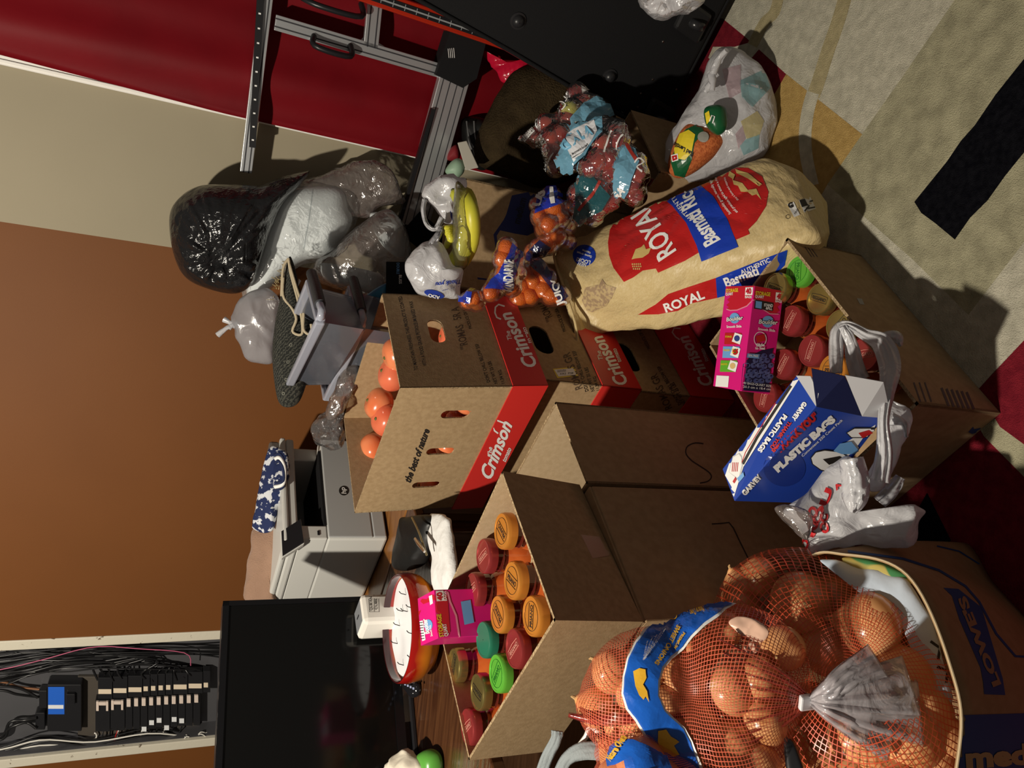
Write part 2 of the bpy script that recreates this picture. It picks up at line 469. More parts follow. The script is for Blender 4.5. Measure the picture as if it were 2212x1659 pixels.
# brown wall with the opening of the breaker panel
a0 = wloc(300, 1370)[0]; a1 = a0+.50; zb, zt = .98, 2.12
mb = MB(); panel(mb, [(0, -.01), (3.2, -.01), (3.2, 2.6), (0, 2.6)], [[(a0, zb), (a1, zb), (a1, zt), (a0, zt)]], -.10, W0, eL, Zv)
struct('wall_left', mb.v, mb.f, BROWN)
mb = MB(); P = [wrt(0, -.01), wrt(1.9, -.01), wrt(1.9, -.01, -.1), wrt(0, -.01, -.1)]; P += [p+Zv*2.51 for p in P]; mb.hexa(P)
struct('wall_right', mb.v, mb.f, CREAM)
mb = MB(); mb.hexa([(-2.2, -.6, -.05), (2.4, -.6, -.05), (2.4, 3.3, -.05), (-2.2, 3.3, -.05), (-2.2, -.6, -.012), (2.4, -.6, -.012), (2.4, 3.3, -.012), (-2.2, 3.3, -.012)])
struct('floor', mb.v, mb.f, mat('dark_wood_floor', (.10, .05, .025), .4, col2=(.06, .03, .015), scale=6, stretch=(1, 8, 1)))
mb = MB()
for k, (da, wd) in enumerate(((0, .036), (.464, .036))):
    P = [wl(a0+da, zb, .004), wl(a0+da+wd, zb, .004), wl(a0+da+wd, zb, -.06), wl(a0+da, zb, -.06)]; mb.hexa(P+[p+Zv*(zt-zb) for p in P], r=.003)
struct('trim_1', mb.v, mb.f, TRIMW)
mb = MB(); P = [wrt(.413, .4, .020), wrt(.47, .4, .020), wrt(.47, .4, 0), wrt(.413, .4, 0)]; mb.hexa(P+[p+Zv*1.9 for p in P], r=.004)
P = [wrt(.420, .4, .025), wrt(.428, .4, .025), wrt(.428, .4, .018), wrt(.420, .4, .018)]; mb.hexa(P+[p+Zv*1.9 for p in P], r=.002)
struct('trim_2', mb.v, mb.f, mat('white_gloss_trim', (.80, .78, .74), .3))

# ------------------------------------------------------------------ rug
CR = mat('rug_pale_pile', (.66, .62, .49), 1, spec=.1, col2=(.50, .47, .365), scale=38, det=8, bump=.9, bscale=420, bdist=.006)
OL = mat('rug_olive_pile', (.49, .455, .30), 1, spec=.1, col2=(.34, .315, .205), scale=24, det=9, bump=.9, bscale=420, bdist=.006)
GO = mat('rug_gold_pile', (.56, .37, .13), 1, spec=.1, col2=(.45, .29, .095), scale=50, det=8, bump=.9, bscale=420, bdist=.006)
RR = mat('rug_red_pile', (.24, .016, .028), 1, spec=.1, col2=(.17, .010, .02), scale=50, det=8, bump=.9, bscale=420, bdist=.006)
BK = mat('rug_black_pile', (.004, .004, .006), 1, spec=.02, col2=(.009, .009, .012), scale=80, det=8, bump=.9, bscale=420, bdist=.006)
TN = mat('rug_tan_pile', (.52, .44, .25), 1, spec=.1, col2=(.42, .355, .20), scale=50, det=8, bump=.9, bscale=420, bdist=.006)
rug_mb = MB()
rug_mb.hexa([(-.62, .1, -.012), (1.25, .1, -.012), (1.25, 1.93, -.012), (-.62, 1.93, -.012), (-.62, .1, 0), (1.25, .1, 0), (1.25, 1.93, 0), (-.62, 1.93, 0)], 3, .003)
def patch(px, k, z):
    vs, fs = poly2d([[tuple(Z(x, y, z)[:2]) for x, y in px]]); c = len(vs)
    rng = [Z(x, y, z) for x, y in px]; n = len(rng)
    rug_mb.add([(v.x, v.y, z) for v in vs], fs, k)
    rug_mb.add(rng+[p-Zv*(z+.002) for p in rng], [[i, (i+1) % n, n+(i+1) % n, n+i] for i in range(n)], k)
patch([(1480, 40), (1561, 40), (1609, 79), (1698, 160), (1787, 250), (1862, 290), (1950, 165), (2062, 0), (2160, -150), (1500, -150)], 0, .0008)
patch([(2062, 0), (1950, 165), (1862, 290), (1787, 398), (1971, 560), (2092, 680), (2212, 523), (2450, 220), (2500, -220), (2260, -150), (2160, -150)], 1, .0010)
patch([(2092, 680), (2212, 523), (2450, 220), (2700, 500), (2330, 620), (2212, 735), (2150, 800), (2115, 839), (2000, 760), (1980, 600)], 0, .0012)
patch([(1797, 388), (1971, 560), (2092, 680), (2115, 839), (1950, 800), (1700, 520), (1700, 380)], 0, .0006)
patch([(1698, 160), (1862, 290), (1787, 398), (1740, 480), (1560, 420), (1600, 300), (1675, 200)], 2, .0014)
patch([(1521, 133), (1545, 120), (1605, 190), (1680, 215), (1640, 260), (1500, 330), (1400, 320), (1465, 246)], 3, .0004)
patch([(1500, 250), (1545, 300), (1500, 400), (1400, 400), (1410, 300)], 2, .0013)
patch([(1540, 101), (1587, 101), (1625, 90), (1640, 105), (1590, 165), (1530, 125)], 0, .0011)
patch([(2115, 839), (2212, 735), (2330, 620), (2600, 900), (2400, 1100), (2212, 960), (2160, 922), (2150, 905)], 3, .0016)
patch([(2150, 905), (2160, 922), (2212, 956), (2400, 1100), (2300, 1180), (2212, 1030), (2126, 943), (2100, 900)], 1, .0015)
patch([(1940, 1178), (2002, 1065), (2053, 1167), (1990, 1260)], 4, .0015)
# tan sweeps across the pale field and their pale run over the gold
def sweep(c, w0, k, z):
    c = cat([V((x, y, 0)) for x, y in c], 20); L_ = []; R_ = []
    for i, p in enumerate(c):
        d = (c[min(i+1, 19)]-c[max(i-1, 0)]).normalized(); n = V((-d.y, d.x, 0))*w0/2; L_.append(p+n); R_.append(p-n)
    patch([(p.x, p.y) for p in L_+R_[::-1]], k, z)
sweep([(1840, -60), (1812, 40), (1788, 110), (1766, 180), (1756, 207)], 28, 5, .0019)
sweep([(1756, 200), (1745, 240), (1739, 290), (1742, 340), (1755, 400)], 27, 0, .0021)
sweep([(1690, -60), (1675, 20), (1650, 50), (1625, 98)], 22, 5, .0020)
patch([(2212, 127), (2150, 205), (2106, 270), (2075, 305), (2046, 348), (1975, 436), (1990, 460), (2020, 482), (2062, 517), (2095, 470), (2133, 432), (2170, 380), (2212, 328), (2400, 90), (2380, -80)], 4, .0022)
rug = rug_mb.build('area_rug', [CR, OL, GO, RR, BK, TN]); ORIG['area_rug'] = V((0, 0, 0))
tag(rug, 'patterned area rug in pale, olive, gold, red and black patches on the floor', 'rug')

# ------------------------------------------------------------------ red sheet over the window
def sheetz(a, z):
    return .046 + .012*math.sin(a*21+1.4+z*.8) + .005*math.sin(a*43+2+z*1.5) + .05*max(0, .9-z)*(.25+.25*math.sin(a*20))
na, nz_ = 90, 44; G = []
for i in range(nz_):
    z = 2.35-i/(nz_-1)*2.28; row = []
    for j in range(na):
        a = .419+.038*max(0, z-1.31)+j/(na-1)*1.30
        row.append(wrt(a, z, sheetz(a, z)+.004*noise.noise(V((a*6, z*3, 2)))))
    G.append(row)
REDC = mat('deep_red_vinyl_cloth', (.160, .0028, .007), .55, spec=.15, col2=(.13, .002, .0055), scale=5, bump=.12, bscale=9, bdist=.01)
o = gridmesh('red_sheet', G, REDC, closed=False, at=(1.0, 2.1, .1)); solid(o, .0015)
tag(o, 'deep red cloth sheet hanging in folds over the window beside the cream wall', 'sheet')

# ------------------------------------------------------------------ breaker panel
GRM = mat('galvanised_panel_grey', (.13, .13, .14), .45, metal=.5, bump=.05, bscale=30)
DKM = mat('bus_cover_grey', (.10, .085, .07), .5, metal=.3)  # one even dark grey for the bus cover
LBLC = mat('aged_label_cream', (.78, .66, .50), .6)
ep = thing('breaker_panel', wl(a0+.25, zb, -.09), 'open electrical breaker panel with bare breakers and loose wires in the brown wall', 'breaker panel')
mb = MB()
P = [wl(a0+.03, zb, -.085), wl(a0+.47, zb, -.085), wl(a0+.47, zb, -.095), wl(a0+.03, zb, -.095)]; mb.hexa(P+[p+Zv*(zt-zb) for p in P])
for q in (.034, .462): 
    P = [wl(a0+q, zb, -.012), wl(a0+q+.006, zb, -.012), wl(a0+q+.006, zb, -.095), wl(a0+q, zb, -.095)]; mb.hexa(P+[p+Zv*(zt-zb) for p in P])
P = [wl(a0+.03, zb, -.012), wl(a0+.47, zb, -.012), wl(a0+.47, zb, -.095), wl(a0+.03, zb, -.095)]; mb.hexa(P+[p+Zv*.006 for p in P])
mb.build('panel_box', GRM, ep)
def epz(x, y, d):       # pixel to panel coordinates on the plane at depth d inside the wall
    p = PLn(x, y, W0+nL*d, 180-15); return (p-W0-nL*d).dot(eL), p.z
def block(name, x0, x1, y0, y1, d0, d1, m, parent, r=.0015):
    """box seen between pixels x0..x1 (down the wall) and y0..y1 (across it)"""
    c = [epz(x, y, d1) for x, y in ((x0, y0), (x1, y0), (x1, y1), (x0, y1))]
    P = [wl(a, z, d0) for a, z in c]+[wl(a, z, d1) for a, z in c]
    return hexa(name, P, m, parent, r)
block('bus_cover', 168, 432, 1462, 1590, -.084, -.070, DKM, ep)
def sk(x, y): return (x*.226, 1350+y*.226)
def skx(x, y0_):         # rows lean with the room: y shifts as x grows
    return y0_ - (x-211)*.062
rows = 12; pitch = 16.25
mbk = mat('breaker_black', (.014, .014, .016), .32)
hw = mat('breaker_handle_cream', (.74, .62, .54), .5)
bl_ = mat('breaker_label_white', (.80, .82, .84), .5)
for side in (0, 1):
    used = []
    spec = [2, 2, 2, 1, 1, 1, 1, 2, 2, 1] if side == 0 else [2, 2, 1, 1, 1, 1, 1, 1, 1, 1, 1, 1]
    x = 211.0 if side == 0 else 205.5
    for q, n in enumerate(spec):
        xe = x+pitch*n
        y0 = skx(x, 1464 if side == 0 else 1512); y1 = skx(x, 1510 if side == 0 else 1580)
        b = block('breaker', x+.5, xe-.5, y0, y1, -.070, -.038, mbk, ep)
        if side == 0:
            block('breaker_label', x+1.5, xe-3 if n == 2 else xe-5.5, skx(x, 1489), skx(x, 1499), -.038, -.0372, LBLC, b, 0)
        else:
            if n == 2:
                block('handle', x+2, x+8, skx(x, 1516), skx(x, 1536), -.039, -.030, hw, b); block('handle', xe-9, xe-4, skx(x, 1516), skx(x, 1536), -.039, -.030, hw, b); block('handle_tie', x+8, xe-9, skx(x, 1517), skx(x, 1524), -.039, -.030, hw, b)
            else: block('handle', x+3, xe-4.5, skx(x, 1515), skx(x, 1531), -.039, -.030, hw, b)
            if 4 <= q <= 9:
                yy = 1556 + (20 if q in (4, 7) else (7 if q % 2 else 3))
                block('test_label', x+3, xe-3, skx(x, yy), skx(x, yy+10), -.041, -.0365, bl_, b, 0)
        x = xe
mbr = block('main_breaker', 102, 176, 1479, 1580, -.080, -.030, mbk, ep, .003)
block('terminal_block', 84, 102, 1492, 1530, -.080, -.045, mbk, mbr, .003); block('terminal_block', 76, 97, 1540, 1577, -.080, -.045, mbk, mbr, .003)
block('blue_label', 104, 139, 1484, 1543, -.030, -.0294, mat('electric_blue_label', (.02, .13, .62), .4), mbr, 0)
block('label_stripe', 104, 137, 1523, 1531, -.0294, -.0289, bl_, mbr, 0)
block('switch', 143, 162, 1500, 1522, -.030, -.016, BLK, mbr, .002)
BW = mat('black_wire_jacket', (.010, .010, .011), .3); WW = mat('white_wire_jacket', (.72, .70, .64), .4); PW = mat('pink_wire_jacket', (.55, .12, .22), .4); CW = mat('copper_wire', (.45, .22, .12), .35, metal=.8)
def wire(pts, r, m, d=-.045):
    g = [wl(*epz(x, y, d+random.uniform(-.01, .012)), d+random.uniform(-.012, .012)) for x, y in pts]; mb = MB(); mb.tube(cat(g, 24), r, 7); auto(mb.build('wire', m, ep), 80)
for k in range(15):
    o_ = random.uniform(-6, 6); s_ = k*3.0
    wire([(-190, 1420+s_*1.9), (-15, 1410+s_*1.9), (60, 1408+s_*1.3+o_), (150, 1402+s_*1.15), (230+k*4, 1404+s_*.9+o_*.5), (300+k*7, 1412+s_*.8), (min(205+k*17, 440), 1440+s_*.3), (min(212+k*17, 445), 1466)], .0026+.0012*(k % 3 == 0), BW)
for k in range(6):
    wire([(200, 1407+k*2), (300, 1402+k*3), (400, 1398+k*4), (500, 1394+k*6)], .003, BW)
for k in range(12):
    wire([(206+k*17, 1577-k*.9), (205+k*16, 1590), (200+k*14, 1604), (120+k*14, 1612+k), (-20, 1640+k*3 % 17), (-190, 1652+k*2)], .0026, BW if k % 3 else WW)
wire([(-190, 1480), (-10, 1448), (90, 1425), (200, 1404), (300, 1402), (400, 1411), (412, 1440)], .0018, PW, -.03)
for k in range(3): wire([(-190, 1500+k*6), (-15, 1478+k*6), (40, 1484+k*5), (84, 1492+k*8)], .0045, CW if k == 0 else BW)
for k in range(3): wire([(-190, 1600+k*6), (-10, 1590+k*6), (20, 1565+k*4), (55, 1555+k*3), (80, 1550+k*8)], .005, BW)
for k in range(3): wire([(366, 1603), (385, 1612), (402, 1588), (420, 1600), (435, 1585), (452, 1592), (445, 1606), (410, 1612)][k:], .0018, WW, -.02)
for k in range(9): wire([(-190, 1664-k*5), (-10, 1655-k*5), (90, 1630-k*5), (200, 1618-k*2), (330, 1618-k*5), (440, 1600)], .0028, WW if k % 3 == 1 else BW, -.035)
wire([(253, 1582), (247, 1600), (243, 1615)], .0016, mat('red_wire_jacket', (.6, .02, .02), .4), -.03)

# ------------------------------------------------------------------ desk and the low table behind the cartons
WOOD = mat('dark_glossy_wood', (.050, .018, .008), .16, spec=.6, col2=(.11, .045, .018), scale=5, stretch=(1.2, 14, 1), bump=.35, bscale=7, coat=.3, bdist=.006)
WOODE = mat('honey_wood_edge', (.42, .20, .06), .35, col2=(.34, .15, .04), scale=8, stretch=(1, 10, 1))
f60 = math.radians(60); ef = V((math.cos(f60), math.sin(f60), 0)); eb = V((-math.sin(f60), math.cos(f60), 0))
DC = V((-.80, 1.10, 0))
def dpt(a, b, z): return DC+ef*a+eb*b+Zv*z
dk = thing('desk', dpt(.2, .3, 0), 'dark glossy wooden desk holding the monitor, white cube and candle bowl', 'desk')
hexa('desktop', [dpt(-.5, 0, .722), dpt(.93, 0, .722), dpt(.93, .62, .722), dpt(-.5, .62, .722), dpt(-.5, 0, .75), dpt(.93, 0, .75), dpt(.93, .62, .75), dpt(-.5, .62, .75)], WOOD, dk, .004)
for a, b in ((-.42, .06), (.86, .06), (.86, .56), (-.42, .56)): hexa('leg', obox(dpt(a, b, 0), 60, .05, .05, .722), WOOD, dk, .004)
HON = mat('honey_wood', (.30, .13, .035), .3, col2=(.20, .08, .022), scale=6, stretch=(1.2, 10, 1), coat=.2)
pt_ = thing('printer_table', dpt(1.18, .3, 0), 'honey-coloured wooden table under the printer', 'table')
hexa('tabletop', [dpt(.935, .01, .724), dpt(1.42, .01, .724), dpt(1.42, .60, .724), dpt(.935, .60, .724), dpt(.935, .01, .751), dpt(1.42, .01, .751), dpt(1.42, .60, .751), dpt(.935, .60, .751)], HON, pt_, .004)
for a, b in ((1.38, .05), (1.38, .55), (.97, .55), (.97, .05)): hexa('leg', obox(dpt(a, b, 0), 60, .04, .04, .724), HON, pt_, .003)
STZ = .80
st = thing('side_table', (.12, 2.24, 0), 'dark low table against the wall carrying the clear bins and bags', 'table')
hexa('tabletop', obox((.07, 2.24, STZ-.03), -18, .42, .34, .03), WOOD, st, .004)
for p in obox((.07, 2.24, 0), -18, .36, .28, STZ-.03)[:4]: hexa('leg', obox(p, -18, .035, .035, STZ-.03), WOOD, st, .003)

# ================================================================== CARTONS
# ------------------------------------------------------------------ three tomato crates
TN_ = Z(865, 838, .92); cA = 47.5
z_k1 = hat(1106, 845, TN_); z_b1 = hat(1182, 838, TN_); z_k2 = hat(1310, 862, TN_); z_b2 = hat(1395, 868, TN_); z_k3 = hat(1500, 885, TN_)
c4 = rect4(TN_, cA, .325, .445)
def crate(loc_cs, z0, zk, z1, label, holesR=None, holesL=None, shift=None):
    c = thing('tomato_crate', ((loc_cs[0]+loc_cs[2])/2)+Zv*z0, label, 'crate', 'stacked tomato crates')
    H = {}
    if holesR: H[0] = holesR
    if holesL: H[3] = holesL
    ob = open_box('crate_body', loc_cs, z0+.004, z1, .004, [KR, KRE], c, H)
    m = sum(loc_cs, V((0, 0, 0)))/4; big = [p+(p-m).normalized()*.006 for p in loc_cs]
    mb = MB()
    for i in range(4):
        a, b = big[i], big[(i+1) % 4]; L_ = (b-a).length; panel(mb, [(0, 0), (L_, 0), (L_, zk-z0), (0, zk-z0)], [], .003, V((a.x, a.y, z0)), (b-a).normalized(), Zv)
    bd = mb.build('red_band', RED, c)
    if shift is not None:
        for o_ in (ob, bd):
            zz = org(o_).z
            for v in o_.data.vertices:
                f = (z1-(v.co.z+zz))/(z1-z0); p = v.co+org(o_); s_ = max(0, min(1, (p-loc_cs[0]).dot((loc_cs[3]-loc_cs[0]).normalized())/(loc_cs[3]-loc_cs[0]).length)); g = shift+(SHL-shift)*s_; v.co.x += g.x*f; v.co.y += g.y*f
            o_.data.update()
    return c, ob, bd
def loc(cs, i, x, y, z0):       # pixel -> coordinates on board i
    a, b = cs[i], cs[(i+1) % 4]; n = (b-a).normalized().cross(Zv); d = ray(x, y); p = CAM+d*((V((a.x, a.y, 0))-CAM).dot(n)/d.dot(n))
    return (p-V((a.x, a.y, z0))).dot((b-a).normalized()), p.z-z0
def holepx(cs, i, z0, x0, x1, y0, y1):
    a = loc(cs, i, x0, (y0+y1)/2, z0); b = loc(cs, i, x1, (y0+y1)/2, z0); c = loc(cs, i, (x0+x1)/2, y0, z0); d = loc(cs, i, (x0+x1)/2, y1, z0)
    return slot((a[0]+b[0])/2, (a[1]+b[1])/2, abs(c[0]-d[0]), abs(a[1]-b[1]))
z01 = z_b1+.004
_d = ray(1182, 834); N1 = CAM+_d*((z_b1-CH)/_d.z); SH = V((N1.x-TN_.x, N1.y-TN_.y, 0))
L1_ = Z(1043, 1092, z_b1); SHL = V((L1_.x-c4[3].x, L1_.y-c4[3].y, 0)); SHL = SHL if SHL.length < .12 else SH
c1, b1, r1 = crate(c4, z_b1, z_k1, .92, 'open tomato crate on top of the stack, full of large tomatoes',
    [holepx(c4, 0, z01, 926, 958, 701, 749)], [holepx(c4, 3, z01, *q) for q in ((951, 1014, 900, 917), (920, 981, 980, 994), (890, 950, 1052, 1064))], shift=SH)
aL = math.degrees(math.atan2((L1_-N1).y, (L1_-N1).x))-90
c5 = rect4(TN_+SH+V((.014, .026, 0)), aL, .31, .40)
z02 = z_b2+.004
c2, b2, r2 = crate(c5, z_b2, z_k2, z_b1-.001, 'tomato crate in the middle of the stack, with a yellow-edged price sticker', [holepx(c5, 0, z02, 1150, 1188, 705, 762)])
c6 = rect4(TN_+SH+V((.010, .022, 0)), cA-.6, .32, .42)
c3, b3, r3 = crate(c6, 0, z_k3, z_b2-.001, 'tomato crate at the bottom of the stack, beside the rice sack', [holepx(c6, 0, .004, 1340, 1372, 742, 800)])
def crim(bd, a, b, h, t1=None, t2=None):
    tx('Crimson', a, b, h, bd, WHT, bold=.03, shear=.35, name='brand_lettering', maxlen=None)
    if t1: tx('The', *t1, h*.36, bd, WHT, bold=.02, shear=.3, name='brand_lettering')
    if t2: tx('tomato', *t2, h*.36, bd, WHT, bold=.02, shear=.3, name='brand_lettering')
crim(r1, (1060, 1036), (1107, 915), 27, ((1063, 985), (1063, 965)), ((1092, 998), (1105, 969)))
ln([(1076, 936), (1068, 930), (1064, 921), (1067, 912), (1074, 908), (1090, 914)], 3.4, r1, WHT)
crim(r1, (1160, 788), (1101, 671), 27, ((1106, 733), (1100, 714)), ((1149, 740), (1135, 706)))
ln([(1082, 690), (1073, 686), (1069, 676), (1070, 664), (1077, 658), (1090, 662)], 3.4, r1, WHT)
crim(r2, (1356, 826), (1298, 722), 26, ((1302, 776), (1296, 757)), ((1342, 781), (1330, 752)))
crim(r3, (1540, 828), (1484, 722), 26, ((1498, 776), (1490, 757)), ((1530, 780), (1520, 752)))
ln([(1468, 734), (1459, 728), (1452, 718), (1456, 709), (1470, 710)], 3.4, r3, WHT)
tx('the best of nature', (886, 1043), (928, 929), 15, b1, INK, bold=.03, shear=.3)
for s, a, b, h, m in (('TO MAINTAIN FRESHNESS THIS PRODUCT IS COATED', (903, 799), (868, 640), 8, INK), ('WITH A FOOD GRADE PETROLEUM BASED WAX', (922, 790), (891, 650), 8, INK),
    ("'''ROMAS   5R A", (1012, 752), (990, 662), 17, INKF), ('PRODUCE OF USA', (1020, 709), (1003, 660), 7, INK),
    ("DON'T CHILL BELOW 55F", (1059, 825), (1033, 742), 7.5, INK), ('NET WT 25 LBS', (1075, 828), (1060, 780), 7.5, INK), ('11.34 KG', (1090, 828), (1082, 799), 7, INK)):
    tx(s, a, b, h, b1, m, bold=.01)
for s, a, b, h, m in (("'''ROMAS", (1196, 690), (1176, 648), 16, INKF), ('PRODUCE OF USA', (1223, 715), (1204, 665), 7, INK), ("ROMAS GR", (1258, 838), (1230, 760), 16, INKF),
    ("DON'T CHILL BELOW 55F", (1271, 844), (1243, 757), 7.5, INK), ('NET WT 25 LBS', (1284, 844), (1269, 793), 7.5, INK), ('11.34 KG', (1295, 842), (1287, 813), 7, INK)):
    tx(s, a, b, h, b2, m, bold=.01)
for s, a, b, h, m in (("ROMAS GR", (1452, 880), (1418, 806), 16, INKF), ('PRODUCE OF USA', (1405, 752), (1380, 705), 7, INK),
    ("DON'T CHILL BELOW 55F", (1472, 872), (1425, 790), 7.5, INK), ('NET WT 25 LBS', (1482, 872), (1455, 825), 7.5, INK)):
    tx(s, a, b, h, b3, m, bold=.01)
YEL = mat('yellow_print', (.80, .62, .03), .4)
pg([(1194, 797), (1240, 793), (1249, 812), (1204, 817)], b2, YEL, name='price_sticker'); pg([(1197, 799), (1238, 796), (1245, 810), (1206, 814)], b2, WHT, name='sticker_face', off=.0009)
tx('|||||||||||', (1204, 804), (1222, 802), 4, b2, INK, off=.0013); tx('KR2  P38', (1210, 810), (1238, 808), 3.5, b2, INK, off=.0013)
# tomatoes
TOM = mat('tomato_skin', (.74, .17, .06), .22, spec=.5, col2=(.78, .27, .12), scale=14, coat=.3, det=2)
TOM2 = mat('pink_tomato_skin', (.72, .13, .06), .22, spec=.5, col2=(.74, .20, .10), scale=14, coat=.3, det=2)
GRN = mat('stem_green', (.10, .13, .03), .6)
def make_tomato(m):
    mb = MB(); prof = []
    for i in range(15):
        a = PI*i/14; r = .0355*math.sin(a)**.92 if 0 < i < 14 else 0; z = -math.cos(a)*.0295 - .004*math.exp(-((PI-a)/.35)**2); prof.append((max(r, .0004), z+.0295))
    mb.lathe(prof, n=28)
    for q in range(len(mb.v)):
        v = mb.v[q]; a = math.atan2(v.y, v.x); k = 1+.025*math.cos(5*a)*(v.z/.059); mb.v[q] = V((v.x*k, v.y*k, v.z))
    return mb
proto = []
for m in (TOM, TOM2):
    t = thing('tomato', (0, 0, 0), '', 'tomato', 'tomatoes in the top crate'); auto(make_tomato(m).build('flesh', m, t), 80)
    s = MB(); s.lathe([(.0005, .0005), (.004, .0), (.0035, .003), (.001, .0045)], (0, 0, .0535), 10); s.build('stem_scar', GRN, t); proto.append(t)
def copy_tree(o):
    c = o.copy(); COL.objects.link(c); ORIG[c.name] = V(o.location)
    for ch in o.children:
        d = ch.copy(); COL.objects.link(d); d.parent = c; d.matrix_parent_inverse = Matrix.Identity(4)
        for g in ch.children:
            e = g.copy(); COL.objects.link(e); e.parent = d
    return c
used = set()
def place(p, pos, rot=(0, 0, 0), label=None, group=None, s=1):
    o = p if p.name not in used else copy_tree(p)
    used.add(p.name); used.add(o.name)
    o.location = V(pos); o.rotation_euler = rot; o.scale = (s, s, s)
    if label: o['label'] = label
    if group: o['group'] = group
    return o
tv_ = [(816, 880, .865, 'lone big tomato highest in the top crate, nearest the printer side of the rim'), (829, 908, .85, 'tomato just below the highest one, half behind the crate rim'),
       (806, 962, .85, 'tomato near the torn flap inside the top crate'), (846, 815, .86, 'tomato against the printed side wall of the top crate'),
       (856, 757, .862, 'tomato squeezed behind the printed wall of the top crate, farthest right')]
tpos = []
for i, (x, y, z, lb) in enumerate(tv_):
    p = Z(x, y, z); tpos.append(p); place(proto[i % 2], (p.x, p.y, z-.038), (.25*math.sin(i*2), .25*math.cos(i*3), i), lb, s=1.25)
mc = sum(c4, V((0, 0, 0)))/4; ca = math.radians(cA); ux = V((math.cos(ca), math.sin(ca), 0)); uy = V((-math.sin(ca), math.cos(ca), 0))
for lay, z in ((0, z_b1+.010), (1, z_b1+.072), (2, z_b1+.134)):
    for i in range(4):
        for j in range(5):
            p = mc+(SH+SHL)*(.5-.33*lay+.08)+ux*((i-1.5)*.0735)+uy*((j-2)*.080); pz = V((p.x, p.y, z))
            if z+.06 > .80 and any((V((q.x, q.y, q.z-.03))-pz).length < .068 for q in tpos): continue
            place(proto[(i+j+lay) % 2], pz, (0, 0, i+j), 'tomato packed in the lower layers of the top crate, seen through its hand holes', 'packed tomatoes in the top crate')

# ------------------------------------------------------------------ tall plain cartons, the jar carton on them
ZT = .613
Rp = Z(1200, 868, ZT); S = Z(1270, 1048, ZT); Bn = Z(1389, 1343, ZT); nA = math.degrees(math.atan2((Rp-Bn).y, (Rp-Bn).x))
e_ = (Rp-Bn).normalized(); l1 = (Rp-S).dot(e_); l2 = (Rp-Bn).length-l1
S_ = Bn+e_*l2
oc = rect4(S_+e_*.004, nA, l1-.004, .30)
t = thing('tall_carton', sum(oc, V((0, 0, 0)))/4, 'open empty tall cardboard carton with a curly marker stroke, beside the tomato crates', 'box')
oc[2] = oc[2]+V((.0, .0, 0))
bt = open_box('carton_body', oc, .001, ZT, .005, [KRD, KRE], t)
inner = MB()      # far board's inner face, its lit tone put into a paler colour
a, b = oc[1], oc[2]; n = (b-a).normalized().cross(Zv)
P0 = [a-n*.0058+(b-a)*.02, b-n*.0058-(b-a)*.02]; inner.add([P0[0]+Zv*.01, P0[1]+Zv*.01, P0[1]+Zv*(ZT-.001), P0[0]+Zv*(ZT-.001)], [(0, 1, 2, 3)])
inner.build('lit_inner_face', KRL, t)
ln(cat([V((x, y, 0)) for x, y in zq([(1225, 1190), (1165, 1185), (1110, 1210), (1100, 1260), (1140, 1310), (1200, 1350), (1265, 1395), (1282, 1430), (1255, 1460), (1200, 1472)], 1150, 600, .3014)], 30) and [(p.x, p.y) for p in cat([V((x, y, 0)) for x, y in zq([(1225, 1190), (1165, 1185), (1110, 1210), (1100, 1260), (1140, 1310), (1200, 1350), (1265, 1395), (1282, 1430), (1255, 1460), (1200, 1472)], 1150, 600, .3014)], 30)], 2.6, bt, INK)
bc = rect4(Bn, nA, l2-.003, .33)
t = thing('tall_carton', sum(bc, V((0, 0, 0)))/4, 'closed tall cardboard carton with an angular marker stroke, under the upper jar carton', 'box')
b_ = hexa('carton_body', [V((p.x, p.y, .001)) for p in bc]+[V((p.x, p.y, ZT-.006)) for p in bc], KRD, t, .003)
mb = MB(); k = (bc[1]+bc[2])/2-(bc[0]+bc[3])/2; hw_ = (bc[3]-bc[0])/2
for q in (0, 1):
    s0 = bc[0]+(bc[3]-bc[0])*(.01+.5*q); s1 = bc[0]+(bc[3]-bc[0])*(.49+.5*q)
    P = [s0, s0+(bc[1]-bc[0]), s1+(bc[1]-bc[0]), s1]; mb.hexa([V((p.x, p.y, ZT-.006)) for p in P]+[V((p.x, p.y, ZT-.002)) for p in P])
mb.build('top_flap', KRD, t)
ln(zq([(1285, 936), (1350, 932), (1408, 925), (1440, 965), (1490, 1070), (1530, 1150), (1557, 1208)], 1150, 850, .3014), 2.6, b_, INK)
TAPE = mat('clear_tape', (.40, .30, .19), .3, spec=.5, bump=.2, bscale=30)
# upper jar carton
Bj = Z(1200, 1340, .80); jc = rect4(Z(1389, 1343, ZT), 53, .312, .435)
jc2 = rect4(Bj, 52.5, .312, .442)
t = thing('jar_carton', sum(jc, V((0, 0, 0)))/4+Zv*ZT, 'open cardboard carton of sauce jars on top of the tall carton', 'box')
mb = MB()
for i in range(4):
    a, b = jc[i], jc[(i+1) % 4]; A, B = jc2[i], jc2[(i+1) % 4]; za = .80
    a, b = V((a.x, a.y, ZT)), V((b.x, b.y, ZT)); A, B = V((A.x, A.y, za)), V((B.x, B.y, za)); n = (b-a).normalized().cross(Zv)*.005
    mb.add([a, b, B, A], [(0, 1, 2, 3)], 0); mb.add([a-n, b-n, B-n, A-n], [(3, 2, 1, 0)], 2)
    mb.add([A, B, B-n, A-n], [(0, 1, 2, 3)], 1)
m_ = sum(jc, V((0, 0, 0)))/4
mb.hexa([V((p.x, p.y, ZT)) for p in jc]+[V((p.x, p.y, ZT+.005)) for p in jc], 0)
jb = mb.build('carton_body', [KR, KRE, KRL], t)
pg(zq([(920, 352), (1060, 368), (1108, 465), (985, 485)], 900, 1020, .3852), jb, TAPE, name='tape', off=.001)
cb = jc

